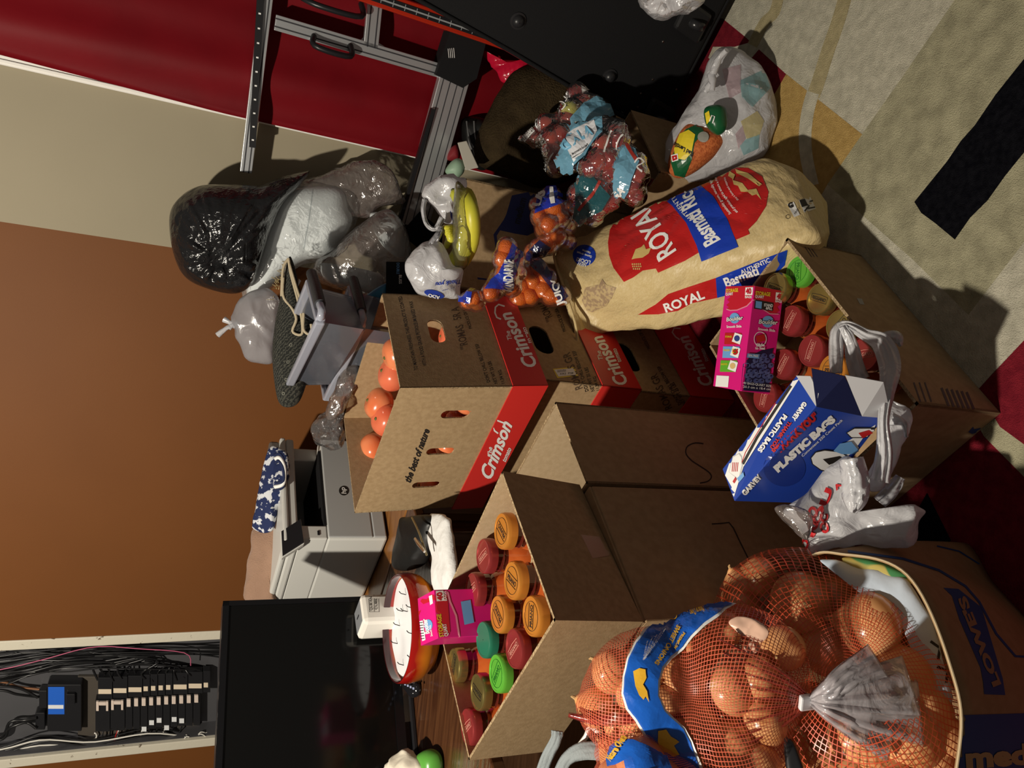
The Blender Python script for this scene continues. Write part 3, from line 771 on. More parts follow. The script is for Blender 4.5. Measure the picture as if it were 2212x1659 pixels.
# ------------------------------------------------------------------ sauce jars
SAU = mat('tomato_sauce_glass', (.46, .085, .018), .10, spec=.7, col2=(.60, .14, .03), scale=30, coat=1, det=2)
SAU2 = mat('dark_sauce_glass', (.16, .020, .010), .10, spec=.7, col2=(.22, .035, .014), scale=30, coat=1, det=2)
NECK = mat('jar_neck_glass', (.10, .015, .010), .06, spec=.8, coat=1)
lidm = dict(red=mat('red_metal_lid', (.36, .045, .045), .30, metal=.5, coat=.3), orange=mat('orange_metal_lid', (.66, .26, .04), .28, metal=.4, coat=.3), gold=mat('gold_metal_lid', (.48, .38, .13), .25, metal=.85),
            green=mat('green_metal_lid', (.15, .55, .06), .25, metal=.35, coat=.3), darkgreen=mat('dark_green_lid', (.02, .17, .10), .35, metal=.1, coat=.3))
lidink = dict(red=mat('pale_red_print', (.62, .28, .22), .4), orange=INK, gold=INK, green=mat('dark_green_print', (.02, .16, .02), .4), darkgreen=None)
JH = .168; JR = .0395
JL = mat('jar_paper_label', (.62, .50, .30), .6, col2=(.50, .08, .05), scale=20, det=1, sharp=(.5, .55))
def make_jar(kind, word, body=0):
    t = thing('sauce_jar', (0, 0, 0), '', 'jar')
    mb = MB(); mb.lathe([(.001, 0), (.032, 0), (.037, .004), (JR, .014), (JR, .088), (.0375, .104), (.033, .119), (.0305, .126)], n=36)
    j = auto(mb.build('glass_body', SAU2 if body else SAU, t), 50)
    mb = MB(); mb.lathe([(.0305, .126), (.0300, .133), (.0315, .135), (.0300, .138), (.0300, .150)], n=32); auto(mb.build('neck', NECK, j), 60)
    mb = MB(); mb.lathe([(JR+.0003, .022), (JR+.0006, .023), (JR+.0006, .082), (JR+.0003, .083)], n=36); auto(mb.build('paper_label', JL, j), 50)
    mb = MB(); mb.lathe([(.0325, .148), (.0338, .1485), (.0340, .160), (.0330, .1655), (.0315, .1675), (.0292, .1672), (.0285, .1662), (.0240, .1664), (.001, .1666)], n=44)
    for q in range(len(mb.v)):
        v = mb.v[q]
        if .149 < v.z < .161: a = math.atan2(v.y, v.x)
    l = auto(mb.build('lid', lidm[kind], t), 30)
    if word:
        vs, fs = text2d(word, .015); x0 = min(v.x for v in vs); x1 = max(v.x for v in vs); s = .036/(x1-x0)
        mesh('lid_lettering', [V(((v.x-x0-(x1-x0)/2)*s, (v.y-.35)*min(s*1.3, .0125), .1672)) for v in vs], fs, lidink[kind], l)
        fr = MB()
        if word == 'REGGANO':
            k_ = [(-.0215, -.0065), (.0215, -.0065), (.0215, .0065), (0, .0085), (-.0215, .0065)]
        else: k_ = [(-.020, -.0075), (.020, -.0075)]
        pts = [V((x, y, .1672)) for x, y in k_]
        fr.tube(pts, .0005, 4, closed=len(k_) > 2)
        if len(k_) == 2: fr.tube([V((-.020, .0085, .1672)), V((.020, .0085, .1672))], .0005, 4); fr.tube([V((.024*math.cos(a/24*2*PI), .024*math.sin(a/24*2*PI), .1670)) for a in range(24)], .0004, 4, closed=True)
        fr.build('lid_frame', lidink[kind], l)
    return t
JP = {}
def jar(kind, word, px, z, tdir, label, group, tilt=(0, 0), foot=None):
    k = (kind, word)
    if k not in JP: JP[k] = make_jar(kind, word)
    q = Z(px[0]+tdir[0], px[1]+tdir[1], z); best = None
    if foot is not None:
        for dz in (0, .006, -.006, .012, -.012, .018, .024, .030):
            p = Z(px[0], px[1], z+dz); m = min((p-V((foot[i].x, foot[i].y, p.z))).dot(-(foot[(i+1) % 4]-foot[i]).normalized().cross(Zv)) for i in range(4))-JR-.006
            if best is None or m > best[0]: best = (m, dz)
            if m >= 0: break
        z = z+best[1]
    p = Z(px[0], px[1], z)
    if foot is not None:
        for i in range(4):
            n = -(foot[(i+1) % 4]-foot[i]).normalized().cross(Zv); m = (p-V((foot[i].x, foot[i].y, p.z))).dot(n)-JR-.006
            if m < 0: p = p-n*m
    a = math.atan2(q.y-p.y, q.x-p.x)
    o = place(JP[k], (p.x, p.y, z-JH), (tilt[0], tilt[1], a), label, group)
    return o
G1 = 'sauce jars in the upper carton'
UP = [('orange', 'PRIANO', (1082, 1147), (-50, -100), 'orange-lidded sauce jar in the far right corner of the upper carton'),
      ('red', 'REGGANO', (1042, 1201), (60, -80), 'red-lidded jar in the upper carton, next to the far right orange-lidded one'),
      ('red', 'REGGANO', (1018, 1274), (60, -80), 'red-lidded jar in the upper carton, touching the upper pink bag box'),
      ('orange', 'PRIANO', (1104, 1254), (50, 60), 'orange-lidded jar second from the right wall corner of the upper carton'),
      ('orange', 'PRIANO', (1074, 1327), (-40, -105), 'orange-lidded jar in the middle of the upper carton, beside the dark green lid'),
      ('orange', 'PRIANO', (1146, 1331), (0, -170), 'orange-lidded jar nearest the front corner of the upper carton'),
      ('darkgreen', None, (1042, 1382), (0, -100), 'jar with a plain dark green lid in the upper carton'),
      ('red', 'REGGANO', (1108, 1401), (60, -100), 'red-lidded jar between the light green lid and the front corner of the upper carton'),
      ('gold', 'REGGANO', (979, 1437), (20, -90), 'gold-lidded jar at the back of the upper carton, next to the desk'),
      ('green', 'PRIANO', (1071, 1455), (30, -90), 'jar with a light green lid in the upper carton'),
      ('gold', 'REGGANO', (1029, 1495), (-60, -90), 'gold-lidded jar in front of the other gold one, beside the light green lid'),
      ('red', 'REGGANO', (1008, 1579), (60, -80), 'red-lidded jar alone in the left corner of the upper carton')]
for i, (k, wd, px, td, lb) in enumerate(UP): jar(k, wd, px, .789, td, lb, G1, foot=jc)

# ================================================================== soft shapes
def pillow(name, px, t, T, m, parent=None, at=None, lean=0, nv=72, nr=14, amp=0, s=20, back=.6, pw=2.2, plane=None, sym=False, puff=0):
    """a puffed closed shape whose outline is seen at distance t; T = half thickness"""
    cx = sum(p[0] for p in px)/len(px); cy = sum(p[1] for p in px)/len(px); c = Dp(cx, cy, t)
    if plane is None: n = (-ray(cx, cy).normalized()+Zv*lean).normalized()
    else: c, n = V(plane[0]), V(plane[1]).normalized()
    O = []
    for x, y in px:
        d = ray(x, y); O.append(CAM + d*((c-CAM).dot(n)/d.dot(n)))
    O = cat(O, nv, True); c = sum(O, V((0, 0, 0)))/nv; G = []
    ss = [math.sin(k/nr*PI/2) for k in range(nr+1)]
    for k in range(nr+1):
        q = max(ss[k], .012); h = T*(1-q**pw)**.5 if q < 1 else 0; G.append([c+(p-c)*q+n*h for p in O])
    for k in range(nr-1, -1, -1):
        q = max(ss[k], .012); h = T*back*(1-q**pw)**.5; G.append([c+(p-c)*q-n*h for p in O])
    if amp:
        # move along the normal of the plane and outward
        H = []
        for k, row in enumerate(G):
            r2 = []
            for p in row:
                d = (p-c); d = (d.normalized()*.6+n*(1 if k <= nr else -1)*.8).normalized() if d.length > 1e-6 else n
                r2.append(p+d*wr(p, s, amp))
            H.append(r2)
        G = H
    return gridmesh(name, G, m, parent, at)
def solo(o, label, c, group=None): return tag(o, label, c, group)
def ctr(px, t):
    return Dp(sum(p[0] for p in px)/len(px), sum(p[1] for p in px)/len(px), t)
PBW = film('white_carrier_plastic', (.80, .80, .83), haze=.88, gloss=.30, rough=.25, bump=.8, bscale=22, bdist=.006, translucent=.35)
PMW = film('milky_plastic', (.62, .62, .66), haze=.62, gloss=.30, rough=.22, bump=.6, bscale=18, translucent=.5)
CLR = film('clear_bag_plastic', (.75, .72, .72), haze=.14, gloss=.75, rough=.07, bump=1.0, bscale=26, bdist=.008)
CLR2 = film('hazy_bag_plastic', (.55, .47, .43), haze=.30, gloss=.55, rough=.12, bump=.9, bscale=20, bdist=.008)
TRB = mat('black_bin_liner', (.010, .010, .011), .16, spec=.7, bump=.9, bscale=26, bdist=.012, stretch=None)
CLR3 = film('thin_clear_wrap', (.8, .82, .82), haze=.10, gloss=.22, rough=.10, bump=.8, bscale=26, bdist=.006)
QLT = mat('white_quilted_paper', (.78, .83, .84), .75, col2=(.72, .77, .78), scale=5, bump=.5, bscale=130, bdist=.003)

# ================================================================== ON THE DESK
# ------------------------------------------------------------------ monitor
p0 = Z(879, 1634, .78); aT = 36; eT = V((math.cos(math.radians(aT)), math.sin(math.radians(aT)), 0)); nT = V((math.sin(math.radians(aT)), -math.cos(math.radians(aT)), 0))
Rt = PLn(482, 1298, p0, aT); zt_ = Rt.z; Rt = V((Rt.x, Rt.y, 0))
tv = thing('monitor', Rt-eT*.37-nT*.05+Zv*.75, 'large black flat monitor standing on the desk in front of the breaker panel', 'monitor')
def tvp(a, z, d): return Rt-eT*a+nT*d+Zv*z
zb_ = .778
hexa('housing', [tvp(.74, zb_, -.045), tvp(0, zb_, -.045), tvp(0, zb_, -.004), tvp(.74, zb_, -.004), tvp(.74, zt_, -.045), tvp(0, zt_, -.045), tvp(0, zt_, -.004), tvp(.74, zt_, -.004)], BLK, tv, .004)
mb = MB()
for a0_, a1_, z0_, z1_ in ((0, .74, zt_-.014, zt_), (0, .74, zb_, zb_+.022), (0, .012, zb_, zt_), (.728, .74, zb_, zt_)):
    mb.hexa([tvp(a1_, z0_, -.004), tvp(a0_, z0_, -.004), tvp(a0_, z0_, 0), tvp(a1_, z0_, 0), tvp(a1_, z1_, -.004), tvp(a0_, z1_, -.004), tvp(a0_, z1_, 0), tvp(a1_, z1_, 0)])
bz = mb.build('bezel', mat('glossy_black_bezel', (.006, .006, .007), .12, spec=.6), tv)
mesh('screen', [tvp(.728, zb_+.022, -.0035), tvp(.012, zb_+.022, -.0035), tvp(.012, zt_-.014, -.0035), tvp(.728, zt_-.014, -.0035)], [(0, 1, 2, 3)], mat('switched_off_screen', (.004, .004, .004), .10, spec=.5), tv)
tx('PHILIPS', (846, 1560), (843, 1536), 5.5, bz, mat('silver_print', (.5, .5, .5), .4), tv, bold=.01)
mb = MB(); mb.hexa([tvp(.43, .76, -.03), tvp(.31, .76, -.03), tvp(.31, .76, -.01), tvp(.43, .76, -.01), tvp(.43, .80, -.03), tvp(.31, .80, -.03), tvp(.31, .80, -.01), tvp(.43, .80, -.01)])
mb.hexa([tvp(.50, .7505, -.10), tvp(.24, .7505, -.10), tvp(.24, .7505, .0), tvp(.50, .7505, .0), tvp(.50, .762, -.10), tvp(.24, .762, -.10), tvp(.24, .762, .0), tvp(.50, .762, .0)], r=.003); mb.build('stand', BLK, tv)

# ------------------------------------------------------------------ printer
PW_ = mat('printer_offwhite', (.60, .60, .57), .42, bump=.05, bscale=400); PG = mat('printer_grey', (.40, .41, .41), .4); PT = mat('printer_taupe_lid', (.13, .11, .095), .45)
Pf = Z(841, 1164, .752); aP = 48; eP = V((math.cos(math.radians(aP)), math.sin(math.radians(aP)), 0)); dP = V((-eP.y, eP.x, 0))
def pp(a, b, z): return V((Pf.x, Pf.y, 0))+eP*a+dP*b+Zv*z
def pbox(name, a0, a1, b0, b1, z0, z1, m, parent, r=.004): return hexa(name, [pp(a0, b0, z0), pp(a1, b0, z0), pp(a1, b1, z0), pp(a0, b1, z0), pp(a0, b0, z1), pp(a1, b0, z1), pp(a1, b1, z1), pp(a0, b1, z1)], m, parent, r)
pr = thing('printer', pp(.19, .17, .752), 'white and grey multifunction laser printer on the honey wood table', 'printer')
Wp, Dp_ = .375, .345; zf = hat(706, 1181, pp(0, 0, 0)); zs = zf+.075; zc = zs+.042
body = pbox('lower_body', 0, Wp, 0, Dp_, .756, zf, PW_, pr, .008)
pbox('front_cover', .004, Wp-.004, -.004, .002, .80, zf-.004, PG, pr, .003)
pbox('paper_tray', .004, Wp-.004, -.005, .002, .760, .797, PG, pr, .003)
pbox('side_column', 0, .045, 0, Dp_, zf-.002, zs, PW_, pr, .004); pbox('side_column', Wp-.05, Wp, .05, Dp_, zf-.002, zs, PW_, pr, .004)
pbox('rear_column', .04, Wp-.04, .26, Dp_, zf-.002, zs, PG, pr, .002)
pbox('output_tray', .045, Wp-.05, .0, .26, zf-.001, zf+.006, BLKM, pr, .001)
sc_ = pbox('scanner', -.004, Wp+.004, .012, Dp_, zs, zs+.024, PW_, pr, .006)
pbox('scanner_lid', -.004, Wp+.004, .006, Dp_, zs+.025, zc, PW_, pr, .006)
pbox('document_cover', .20, Wp, .02, Dp_-.05, zc-.001, zc+.03, PT, pr, .008)
cq = [PLn(x, y, pp(0, -.035, 0), aP) for x, y in ((662, 1160), (654, 1106), (612, 1125), (615, 1182))]
hexa('control_panel', [q+dP*.03+Zv*0 for q in (cq[0], cq[1], cq[1], cq[0])][:2]+[cq[1]+dP*.045, cq[0]+dP*.045]+[cq[3]+dP*.05, cq[2]+dP*.05, cq[2]+dP*.065, cq[3]+dP*.065], PW_, pr, .002)
k = [cq[0]+dP*.028, cq[1]+dP*.028, cq[2]+dP*.048, cq[3]+dP*.048]; kc = sum(k, V((0, 0, 0)))/4; k = [kc+(q-kc)*.93-dP*.002 for q in k]
mesh('touch_screen', k+[q+dP*.004 for q in k], [(0, 1, 2, 3), (7, 6, 5, 4), (0, 4, 5, 1), (1, 5, 6, 2), (2, 6, 7, 3), (3, 7, 4, 0)], mat('touch_glass', (.012, .012, .014), .3, spec=.3), pr)
fc = [o for o in pr.children if o.name.startswith('front_cover')][0]
pg(ell(743, 1060, 11, 10.5), fc, INK, pr, name='logo_disc'); tx('hp', (748, 1067), (744, 1052), 10, fc, WHT, pr, name='logo_lettering', shear=.3, bold=.02, off=.0012)
pbox('usb_port', .012, .026, -.002, .001, zf+.02, zf+.026, BLK, pr, 0)
# cloths on the printer
NAVY = mat('navy_white_bandana', (.012, .022, .085), .9, col2=(.62, .64, .68), scale=46, det=3, sharp=(.53, .56), bump=.3, bscale=200)
NAVP = mat('navy_cotton', (.012, .020, .07), .9, bump=.3, bscale=200)
bd = thing('bandana', ctr([(600, 1000), (570, 1140)], 2.2), 'folded navy and white paisley bandana lying on top of the printer', 'cloth')
pillow('folded_cloth', [(582, 970), (604, 968), (622, 985), (624, 1030), (619, 1075), (600, 1095), (588, 1145), (548, 1142), (556, 1085), (566, 1030)], 2.17, .028, NAVY, bd, amp=.004, s=26, lean=.4)
mb = MB()
for off in (0, 1, 2):
    pts = [(590+off*3, 1060-off*8), (612, 1050-off*6), (617-off*3, 1010), (606-off*2, 982+off*7), (592+off*2, 984+off*8)]
    mb.tube(cat([Dp(x, y, 2.125-.004*off) for x, y in pts], 26), .0045 if off != 1 else .006, 8, k=0 if off != 1 else 1)
auto(mb.build('rolled_hem', [NAVP, WHT], bd), 80)
BRT = mat('brown_towel', (.30, .18, .12), 1, col2=(.36, .22, .15), scale=12, bump=.7, bscale=260, bdist=.004, sheen=.3)
q = [(552, 1135), (575, 1128), (598, 1128), (620, 1158), (643, 1198), (625, 1225), (612, 1250), (595, 1275), (590, 1300), (533, 1296), (535, 1250), (543, 1190)]
o = pillow('hand_towel', q, 2.21, .022, BRT, None, ctr(q, 2.21), amp=.009, s=11, lean=.5, pw=3.5); solo(o, 'rumpled brown towel draped over the left side of the printer', 'towel')

# ------------------------------------------------------------------ white cube speaker
cb0 = Z(892, 1328, .75)
hexa_ = obox(cb0+Zv*.0005, 52, .09, .09, .042); solo(hexa('dark_box', hexa_, BLKM, None, .004, at=cb0), 'small dark box lifting the white cube in front of the monitor', 'box')
cb_ = cb0+Zv*.043; cbt = thing('cube_speaker', cb_+Zv*.0005, 'small white cube speaker with a lettered plate, between monitor and candle bowl', 'speaker')
CW_ = mat('white_matt_plastic', (.80, .77, .71), .4)
zc_ = hat(775, 1330, cb_)-cb_.z+.75
cbm = hexa('shell', obox(cb_+Zv*.001, 52, .082, .082, zc_-.75), CW_, cbt, .012)
for f_ in cbm.data.polygons: f_.use_smooth = False
pl_ = obox(cb_+Zv*(zc_-.75), 52, .060, .060, .0015); hexa('top_plate', pl_, mat('silver_plate', (.42, .44, .47), .35, metal=.5), cbt, .002)
hexa('button', obox(cb_+Zv*(zc_-.7485), 52, .004, .018, .001), BLK, cbt, 0)
ln([(796, 1284), (817, 1284), (819, 1322), (798, 1322), (796, 1284)], 1, cbm, INK, cbt, name='plate_frame')
ln([(807.5, 1285), (808.5, 1321)], 1, cbm, INK, cbt, name='plate_frame')
tx("QUR'AN", (804.5, 1319), (803, 1289), 5.5, cbm, INK, cbt, bold=.01); tx('CUBE', (815, 1317), (813.5, 1293), 5, cbm, INK, cbt, bold=.01)

# ------------------------------------------------------------------ candle bowl
cc = Z(930, 1352, .752); cz = hat(856, 1349, cc); cR = .5*(Z(856, 1228, cz)-Z(856, 1470, cz)).length*.98
cn = thing('candle_bowl', cc, 'big round red and orange bowl candle with white wax and many wicks', 'candle')
BWL = mat('red_orange_glaze', (.8, .3, .02), .12, spec=.6, coat=.6)
N_, L_ = BWL.node_tree.nodes, BWL.node_tree.links; sx_ = N_.new('ShaderNodeSeparateXYZ'); mr = N_.new('ShaderNodeMapRange'); rp = N_.new('ShaderNodeValToRGB'); nn = N_.new('ShaderNodeTexNoise'); ma = N_.new('ShaderNodeMath')
L_.new(N_['Texture Coordinate'].outputs['Object'], sx_.inputs[0]); L_.new(N_['Texture Coordinate'].outputs['Object'], nn.inputs['Vector']); nn.inputs['Scale'].default_value = 14
ma.operation = 'MULTIPLY_ADD'; ma.inputs[1].default_value = .05; L_.new(nn.outputs['Fac'], ma.inputs[0]); L_.new(sx_.outputs[2], ma.inputs[2])
mr.inputs['From Min'].default_value = .02; mr.inputs['From Max'].default_value = cz-.75+.02; L_.new(ma.outputs[0], mr.inputs[0]); L_.new(mr.outputs[0], rp.inputs[0])
rp.color_ramp.elements[0].color = (.75, .24, .015, 1); rp.color_ramp.elements[1].color = (.30, .006, .004, 1); rp.color_ramp.elements[0].position = .48; rp.color_ramp.elements[1].position = .86
L_.new(rp.outputs[0], N_['Principled BSDF'].inputs['Base Color'])
hB = cz-cc.z; mb = MB(); mb.lathe([(.001, 0), (cR*.62, 0), (cR*.82, hB*.12), (cR*.99, hB*.45), (cR*1.02, hB*.72), (cR, hB*.97), (cR*.985, hB), (cR*.965, hB*.98), (cR*.97, hB*.75), (cR*.95, hB*.55)], cc, 72)
auto(mb.build('bowl', BWL, cn), 50)
mb = MB(); mb.lathe([(cR*.985, hB*.998), (cR*.975, hB*1.004), (cR*.962, hB*.995), (cR*.958, hB*.82)], cc, 72); auto(mb.build('dark_rim', mat('dark_plum_glaze', (.035, .008, .010), .12, coat=.5), cn), 60)
G = []
for i in range(20):
    r = cR*.958*(i/19); G.append([cc+V((r*math.cos(a), r*math.sin(a), hB*.72+.004*noise.noise(V((r*16*math.cos(a), r*16*math.sin(a), 1))))) for a in [2*PI*j/60 for j in range(60)]])
gridmesh('wax', G, mat('white_wax', (.86, .87, .90), .35, sss=0, bump=.1, bscale=8), cn, cap=False)
for i in range(9):
    a = i*2.4; r = cR*(.3+.5*((i*37) % 10)/10); p = cc+V((r*math.cos(a), r*math.sin(a), hB*.72)); mb = MB(); mb.tube([p, p+V((.003, .002, .012)), p+V((.008, .001, .017))], .0011, 6); mb.build('wick', INK, cn)

# ------------------------------------------------------------------ small things on the desk
q = [(868, 1128), (878, 1118), (930, 1115), (936, 1150), (928, 1195), (912, 1222), (872, 1232), (852, 1215)]
pc = thing('zip_pouch', Z(905, 1170, .753), 'small black zipped pouch between the candle bowl and the top crate', 'pouch')
pch = pillow('pouch_body', q, 1, .026, mat('black_leatherette', (.009, .009, .009), .42, spec=.35, bump=.3, bscale=60), pc, plane=(Z(905, 1170, .779), (-.1, -.25, 1)), amp=.003, s=14, back=.9)
mb = MB(); mb.tube([Z(897, 1164, .815), Z(905, 1176, .815), Z(917, 1192, .812)], [.004, .005, .003], 8); auto(mb.build('zip_pull', mat('bright_metal', (.8, .75, .7), .2, metal=1), pc), 60)
mb = MB(); mb.tube(cat([Z(890, 1118, .812), Z(905, 1150, .812), Z(922, 1200, .800)], 10), .0025, 6); mb.build('zip', mat('brass_zip', (.35, .28, .15), .4, metal=.8), pc)
q = [(926, 1118), (966, 1118), (975, 1160), (984, 1225), (986, 1262), (975, 1275), (945, 1275), (938, 1200)]
o = pillow('paper_towel_strip', q, 1, .016, mat('soft_white_paper', (.74, .74, .73), .9, bump=.7, bscale=60, bdist=.004), None, Z(950, 1200, .752), plane=(Z(950, 1200, .762), (0, 0, 1)), amp=.004, s=25, back=.6, pw=5)
solo(o, 'folded white paper towel strip on the desk edge beside the black pouch', 'paper towel')
q = [(868, 1472), (890, 1468), (905, 1476), (905, 1500), (892, 1507), (880, 1492)]
ct = thing('remote', Z(888, 1487, .753), 'black glossy handset lying on the desk in front of the candle bowl', 'remote')
pillow('shell', q, 1, .014, mat('piano_black', (.01, .01, .012), .08, spec=.7), ct, plane=(Z(888, 1487, .765), (.1, -.2, 1)), back=.9, pw=3)
mb = MB()
for i in range(4): mb.hexa(obox(Z(876+i*6, 1478+i*3, .782), 20, .005, .010, .002), r=.0005)
mb.build('keys', mat('grey_blue_keys', (.35, .4, .6), .4), ct)
q = [(905, 1640), (925, 1618), (944, 1628), (950, 1660), (945, 1700), (900, 1700)]
o = pillow('green_dish', q, 1, .03, mat('bright_green_plastic', (.10, .34, .05), .3), None, Z(925, 1660, .752), plane=(Z(925, 1660, .772), (0, -.2, 1)), pw=4)
solo(o, 'small bright green dish on the desk at the bottom edge of the photo', 'dish')
q = [(846, 1655), (862, 1632), (880, 1622), (908, 1640), (915, 1665), (900, 1700), (850, 1700)]
o = pillow('crumpled_tissue', q, 1, .035, mat('cream_tissue', (.66, .61, .50), .9, bump=.6, bscale=50), None, Z(880, 1665, .80), plane=(Z(880, 1665, .806), (0, -.3, 1)), amp=.010, s=26, back=.5)
solo(o, 'crumpled cream tissue resting on the green dish', 'tissue')

# upper pink bag box standing in the jar carton
PK = mat('magenta_carton_print', (.70, .012, .21), .32, spec=.5); RDK = mat('red_carton_print', (.55, .012, .03), .32, spec=.5); PNK = mat('plum_carton_print', (.33, .010, .10), .32, spec=.5)
LBL = mat('light_blue_print', (.16, .38, .72), .4); DKP = mat('deep_navy_print', (.008, .010, .03), .4)
zt2 = .868; T4 = [Z(x, y, zt2) for x, y in ((946, 1379), (937, 1274), (902, 1293), (909, 1395))]
bb = thing('bag_box', (T4[0]+T4[2])/2-Zv*.22, 'upper pink storage-bag box, standing on end in the jar carton', 'box', None)
bm_ = hexa('carton', [p-Zv*.225 for p in T4]+T4, PK, bb, .001)
pg([(937, 1274), (965, 1272), (973, 1378), (946, 1379)], bm_, RDK, bb, name='red_panel')
pg([(902, 1293), (937, 1274), (939, 1296), (915, 1305), (905, 1330)], bm_, RDK, bb, name='red_panel')
ln([(965, 1273), (972, 1300), (985, 1330), (992, 1376)], 4, bm_, mat('pale_pink_print', (.75, .25, .35), .4), bb)
pg([(995, 1300), (1016, 1296), (1024, 1345), (1003, 1350)], bm_, LBL, bb, name='blue_label', off=.0008)
tx('STORAGE', (958, 1376), (952, 1326), 9, bm_, YEL, bb, bold=.03); tx('QUART', (968, 1374), (963, 1347), 8, bm_, WHT, bb, bold=.03)
pg([(941, 1277), (957, 1276), (960, 1298), (943, 1299)], bm_, WHT, bb, name='count_label', off=.0008); tx('40', (956, 1297), (953, 1279), 11, bm_, RDK, bb, bold=.04, off=.0012); tx('BAGS', (965, 1298), (963, 1277), 5, bm_, WHT, bb, bold=.02, off=.001)
pg(ell(926, 1350, 9, 12), bm_, LBL, bb, name='emblem', off=.0008); tx('Boulder', (929, 1368), (923, 1336), 11, bm_, WHT, bb, bold=.03, off=.0012); tx('Smooth Slide', (936, 1374), (932, 1350), 5, bm_, WHT, bb, bold=.01, off=.0012)
pg([(907, 1342), (914, 1340), (920, 1382), (913, 1385)], bm_, WHT, bb, name='barcode', off=.0008); tx('|||||||', (916, 1380), (912, 1344), 6, bm_, INK, bb, off=.0012)
pg([(927, 1288), (934, 1285), (936, 1303), (930, 1307)], bm_, WHT, bb, name='count_label', off=.0008)

# ================================================================== BEHIND THE CRATES
# ------------------------------------------------------------------ clear storage bins
BIN = film('clear_blue_bin', (.50, .55, .68), haze=.30, gloss=.45, rough=.12, bump=.12, bscale=6); BINR = film('bin_rim', (.72, .76, .90), haze=.80, gloss=.5, rough=.15, bump=.05)
GRIP = mat('grey_ribbed_grip', (.035, .037, .042), .45, bump=.4, bscale=120)
def bin_(zr, zb__, pc, pr_, pl, label):
    N0 = Z(pc[0], pc[1], zr); R0_ = Z(pr_[0], pr_[1], zr); L0 = Z(pl[0], pl[1], zr)
    e1 = (R0_-N0); e2 = (L0-N0); R_ = [N0, N0+e1, N0+e1+e2, N0+e2]; c = sum(R_, V((0, 0, 0)))/4
    t = thing('storage_bin', V((c.x, c.y, zb__)), label, 'storage bin', 'clear bins on the low table')
    bo = [V((c.x+(p.x-c.x)*.86, c.y+(p.y-c.y)*.86, zb__)) for p in R_]; tp = [V((c.x+(p.x-c.x)*.95, c.y+(p.y-c.y)*.95, zr)) for p in R_]
    mb = MB(); v, f = bevelled(bo+tp, [(0, 3, 2, 1), (0, 1, 5, 4), (1, 2, 6, 5), (2, 3, 7, 6), (3, 0, 4, 7)], 0); mb.add(v, f); solid(mb.build('tub', BIN, t), .003)
    mb = MB()
    for i in range(4): mb.beam(R_[i], R_[(i+1) % 4], .016, .022, r=.004)
    for q in range(7):
        p = N0+e2*(.12+q*.13); mb.beam(p+Zv*.014, p-Zv*.014+V((0, 0, 0)), .003, .018)
    mb.build('rim', BINR, t)
    h0 = N0+e1*.18; h1 = N0+e1*1.02; out = V((e1.y, -e1.x, 0)).normalized()*.022
    mb = MB(); mb.tube([h0+out, h0*.5+h1*.5+out*1.15, h1+out], .013, 10); auto(mb.build('handle_grip', GRIP, t), 60)
    mb = MB(); mb.tube(cat([N0+e2*.10+out*.3, N0+out*.8, h0+out], 8), .009, 8); auto(mb.build('handle_arm', BINR, t), 60)
    return t
bin_(.955, STZ+.001, (781, 706), (760, 622), (706, 862), 'lower clear plastic storage bin with a grey grip, on the low table')
bin_(1.075, .968, (692, 693), (670, 610), (622, 838), 'upper clear plastic storage bin with a grey grip, stacked on the lower one')
# frosted front of the upper bin is a deep drawer-like wall
HZB = film('frosted_bin_wall', (.34, .38, .50), haze=.45, gloss=.45, rough=.12, bump=.1, bscale=5)
MW = 2.28
# ------------------------------------------------------------------ bags behind
q = [(604, 424), (640, 408), (690, 402), (742, 408), (752, 450), (758, 482), (716, 548), (655, 562), (604, 600), (560, 640), (534, 632), (548, 560), (572, 490)]
tw = thing('paper_towel_pack', V((.30, 2.24, STZ+.001)), 'tall pack of white quilted paper towel rolls leaning against the wall under the black bag', 'paper towels')
bt_ = pillow('rolls', q, 2.21, .075, QLT, tw, amp=.003, s=9, pw=5, lean=.2)
ln([(676, 410), (668, 470), (655, 545)], 2.5, bt_, mat('pale_seam', (.45, .5, .52), .6), tw, name='seam'); 
pillow('clear_wrap', [(590, 425), (640, 398), (735, 400), (770, 430), (765, 490), (720, 556), (655, 570), (600, 610), (560, 650), (525, 640), (540, 560), (565, 480)], 2.20, .082, CLR3, tw, amp=.006, s=14, pw=5)
q = [(596, 424), (640, 395), (700, 378), (770, 350), (822, 352), (845, 372), (866, 420), (868, 440), (820, 448), (790, 470), (742, 462), (690, 440), (640, 430)]
o = pillow('hazy_bag', q, 2.23, .045, CLR2, None, ctr(q, 2.30), amp=.012, s=13, pw=4); solo(o, 'loose brownish see-through plastic bag bunched against the cream wall', 'bag')
q = [(688, 560), (716, 545), (760, 500), (800, 468), (840, 455), (872, 490), (886, 545), (878, 590), (836, 640), (800, 640), (752, 628), (700, 612), (680, 590)]
t = thing('paper_towel_bag', V((.28, 2.20, STZ+.001)), 'see-through bag of white quilted paper towels beside the aluminium frame', 'bag')
pillow('rolls', [(800, 462), (838, 462), (862, 480), (880, 530), (870, 560), (835, 540), (810, 505)], 2.26, .05, QLT, t, pw=4)
pillow('rolls', [(692, 572), (720, 570), (800, 585), (828, 600), (818, 636), (760, 622), (706, 608)], 2.20, .05, QLT, t, pw=5)
pillow('film', q, 2.19, .085, CLR2, t, amp=.010, s=14, pw=4)
q = [(366, 470), (385, 430), (430, 402), (500, 398), (560, 400), (600, 385), (655, 371), (668, 372), (650, 398), (612, 440), (585, 500), (565, 560), (545, 612), (510, 634), (450, 624), (400, 598), (374, 545)]
t = thing('bin_bag', ctr(q, 2.20)-Zv*.15, 'shiny black bin bag stuffed full, on top of the paper towel pack against the wall', 'bag')
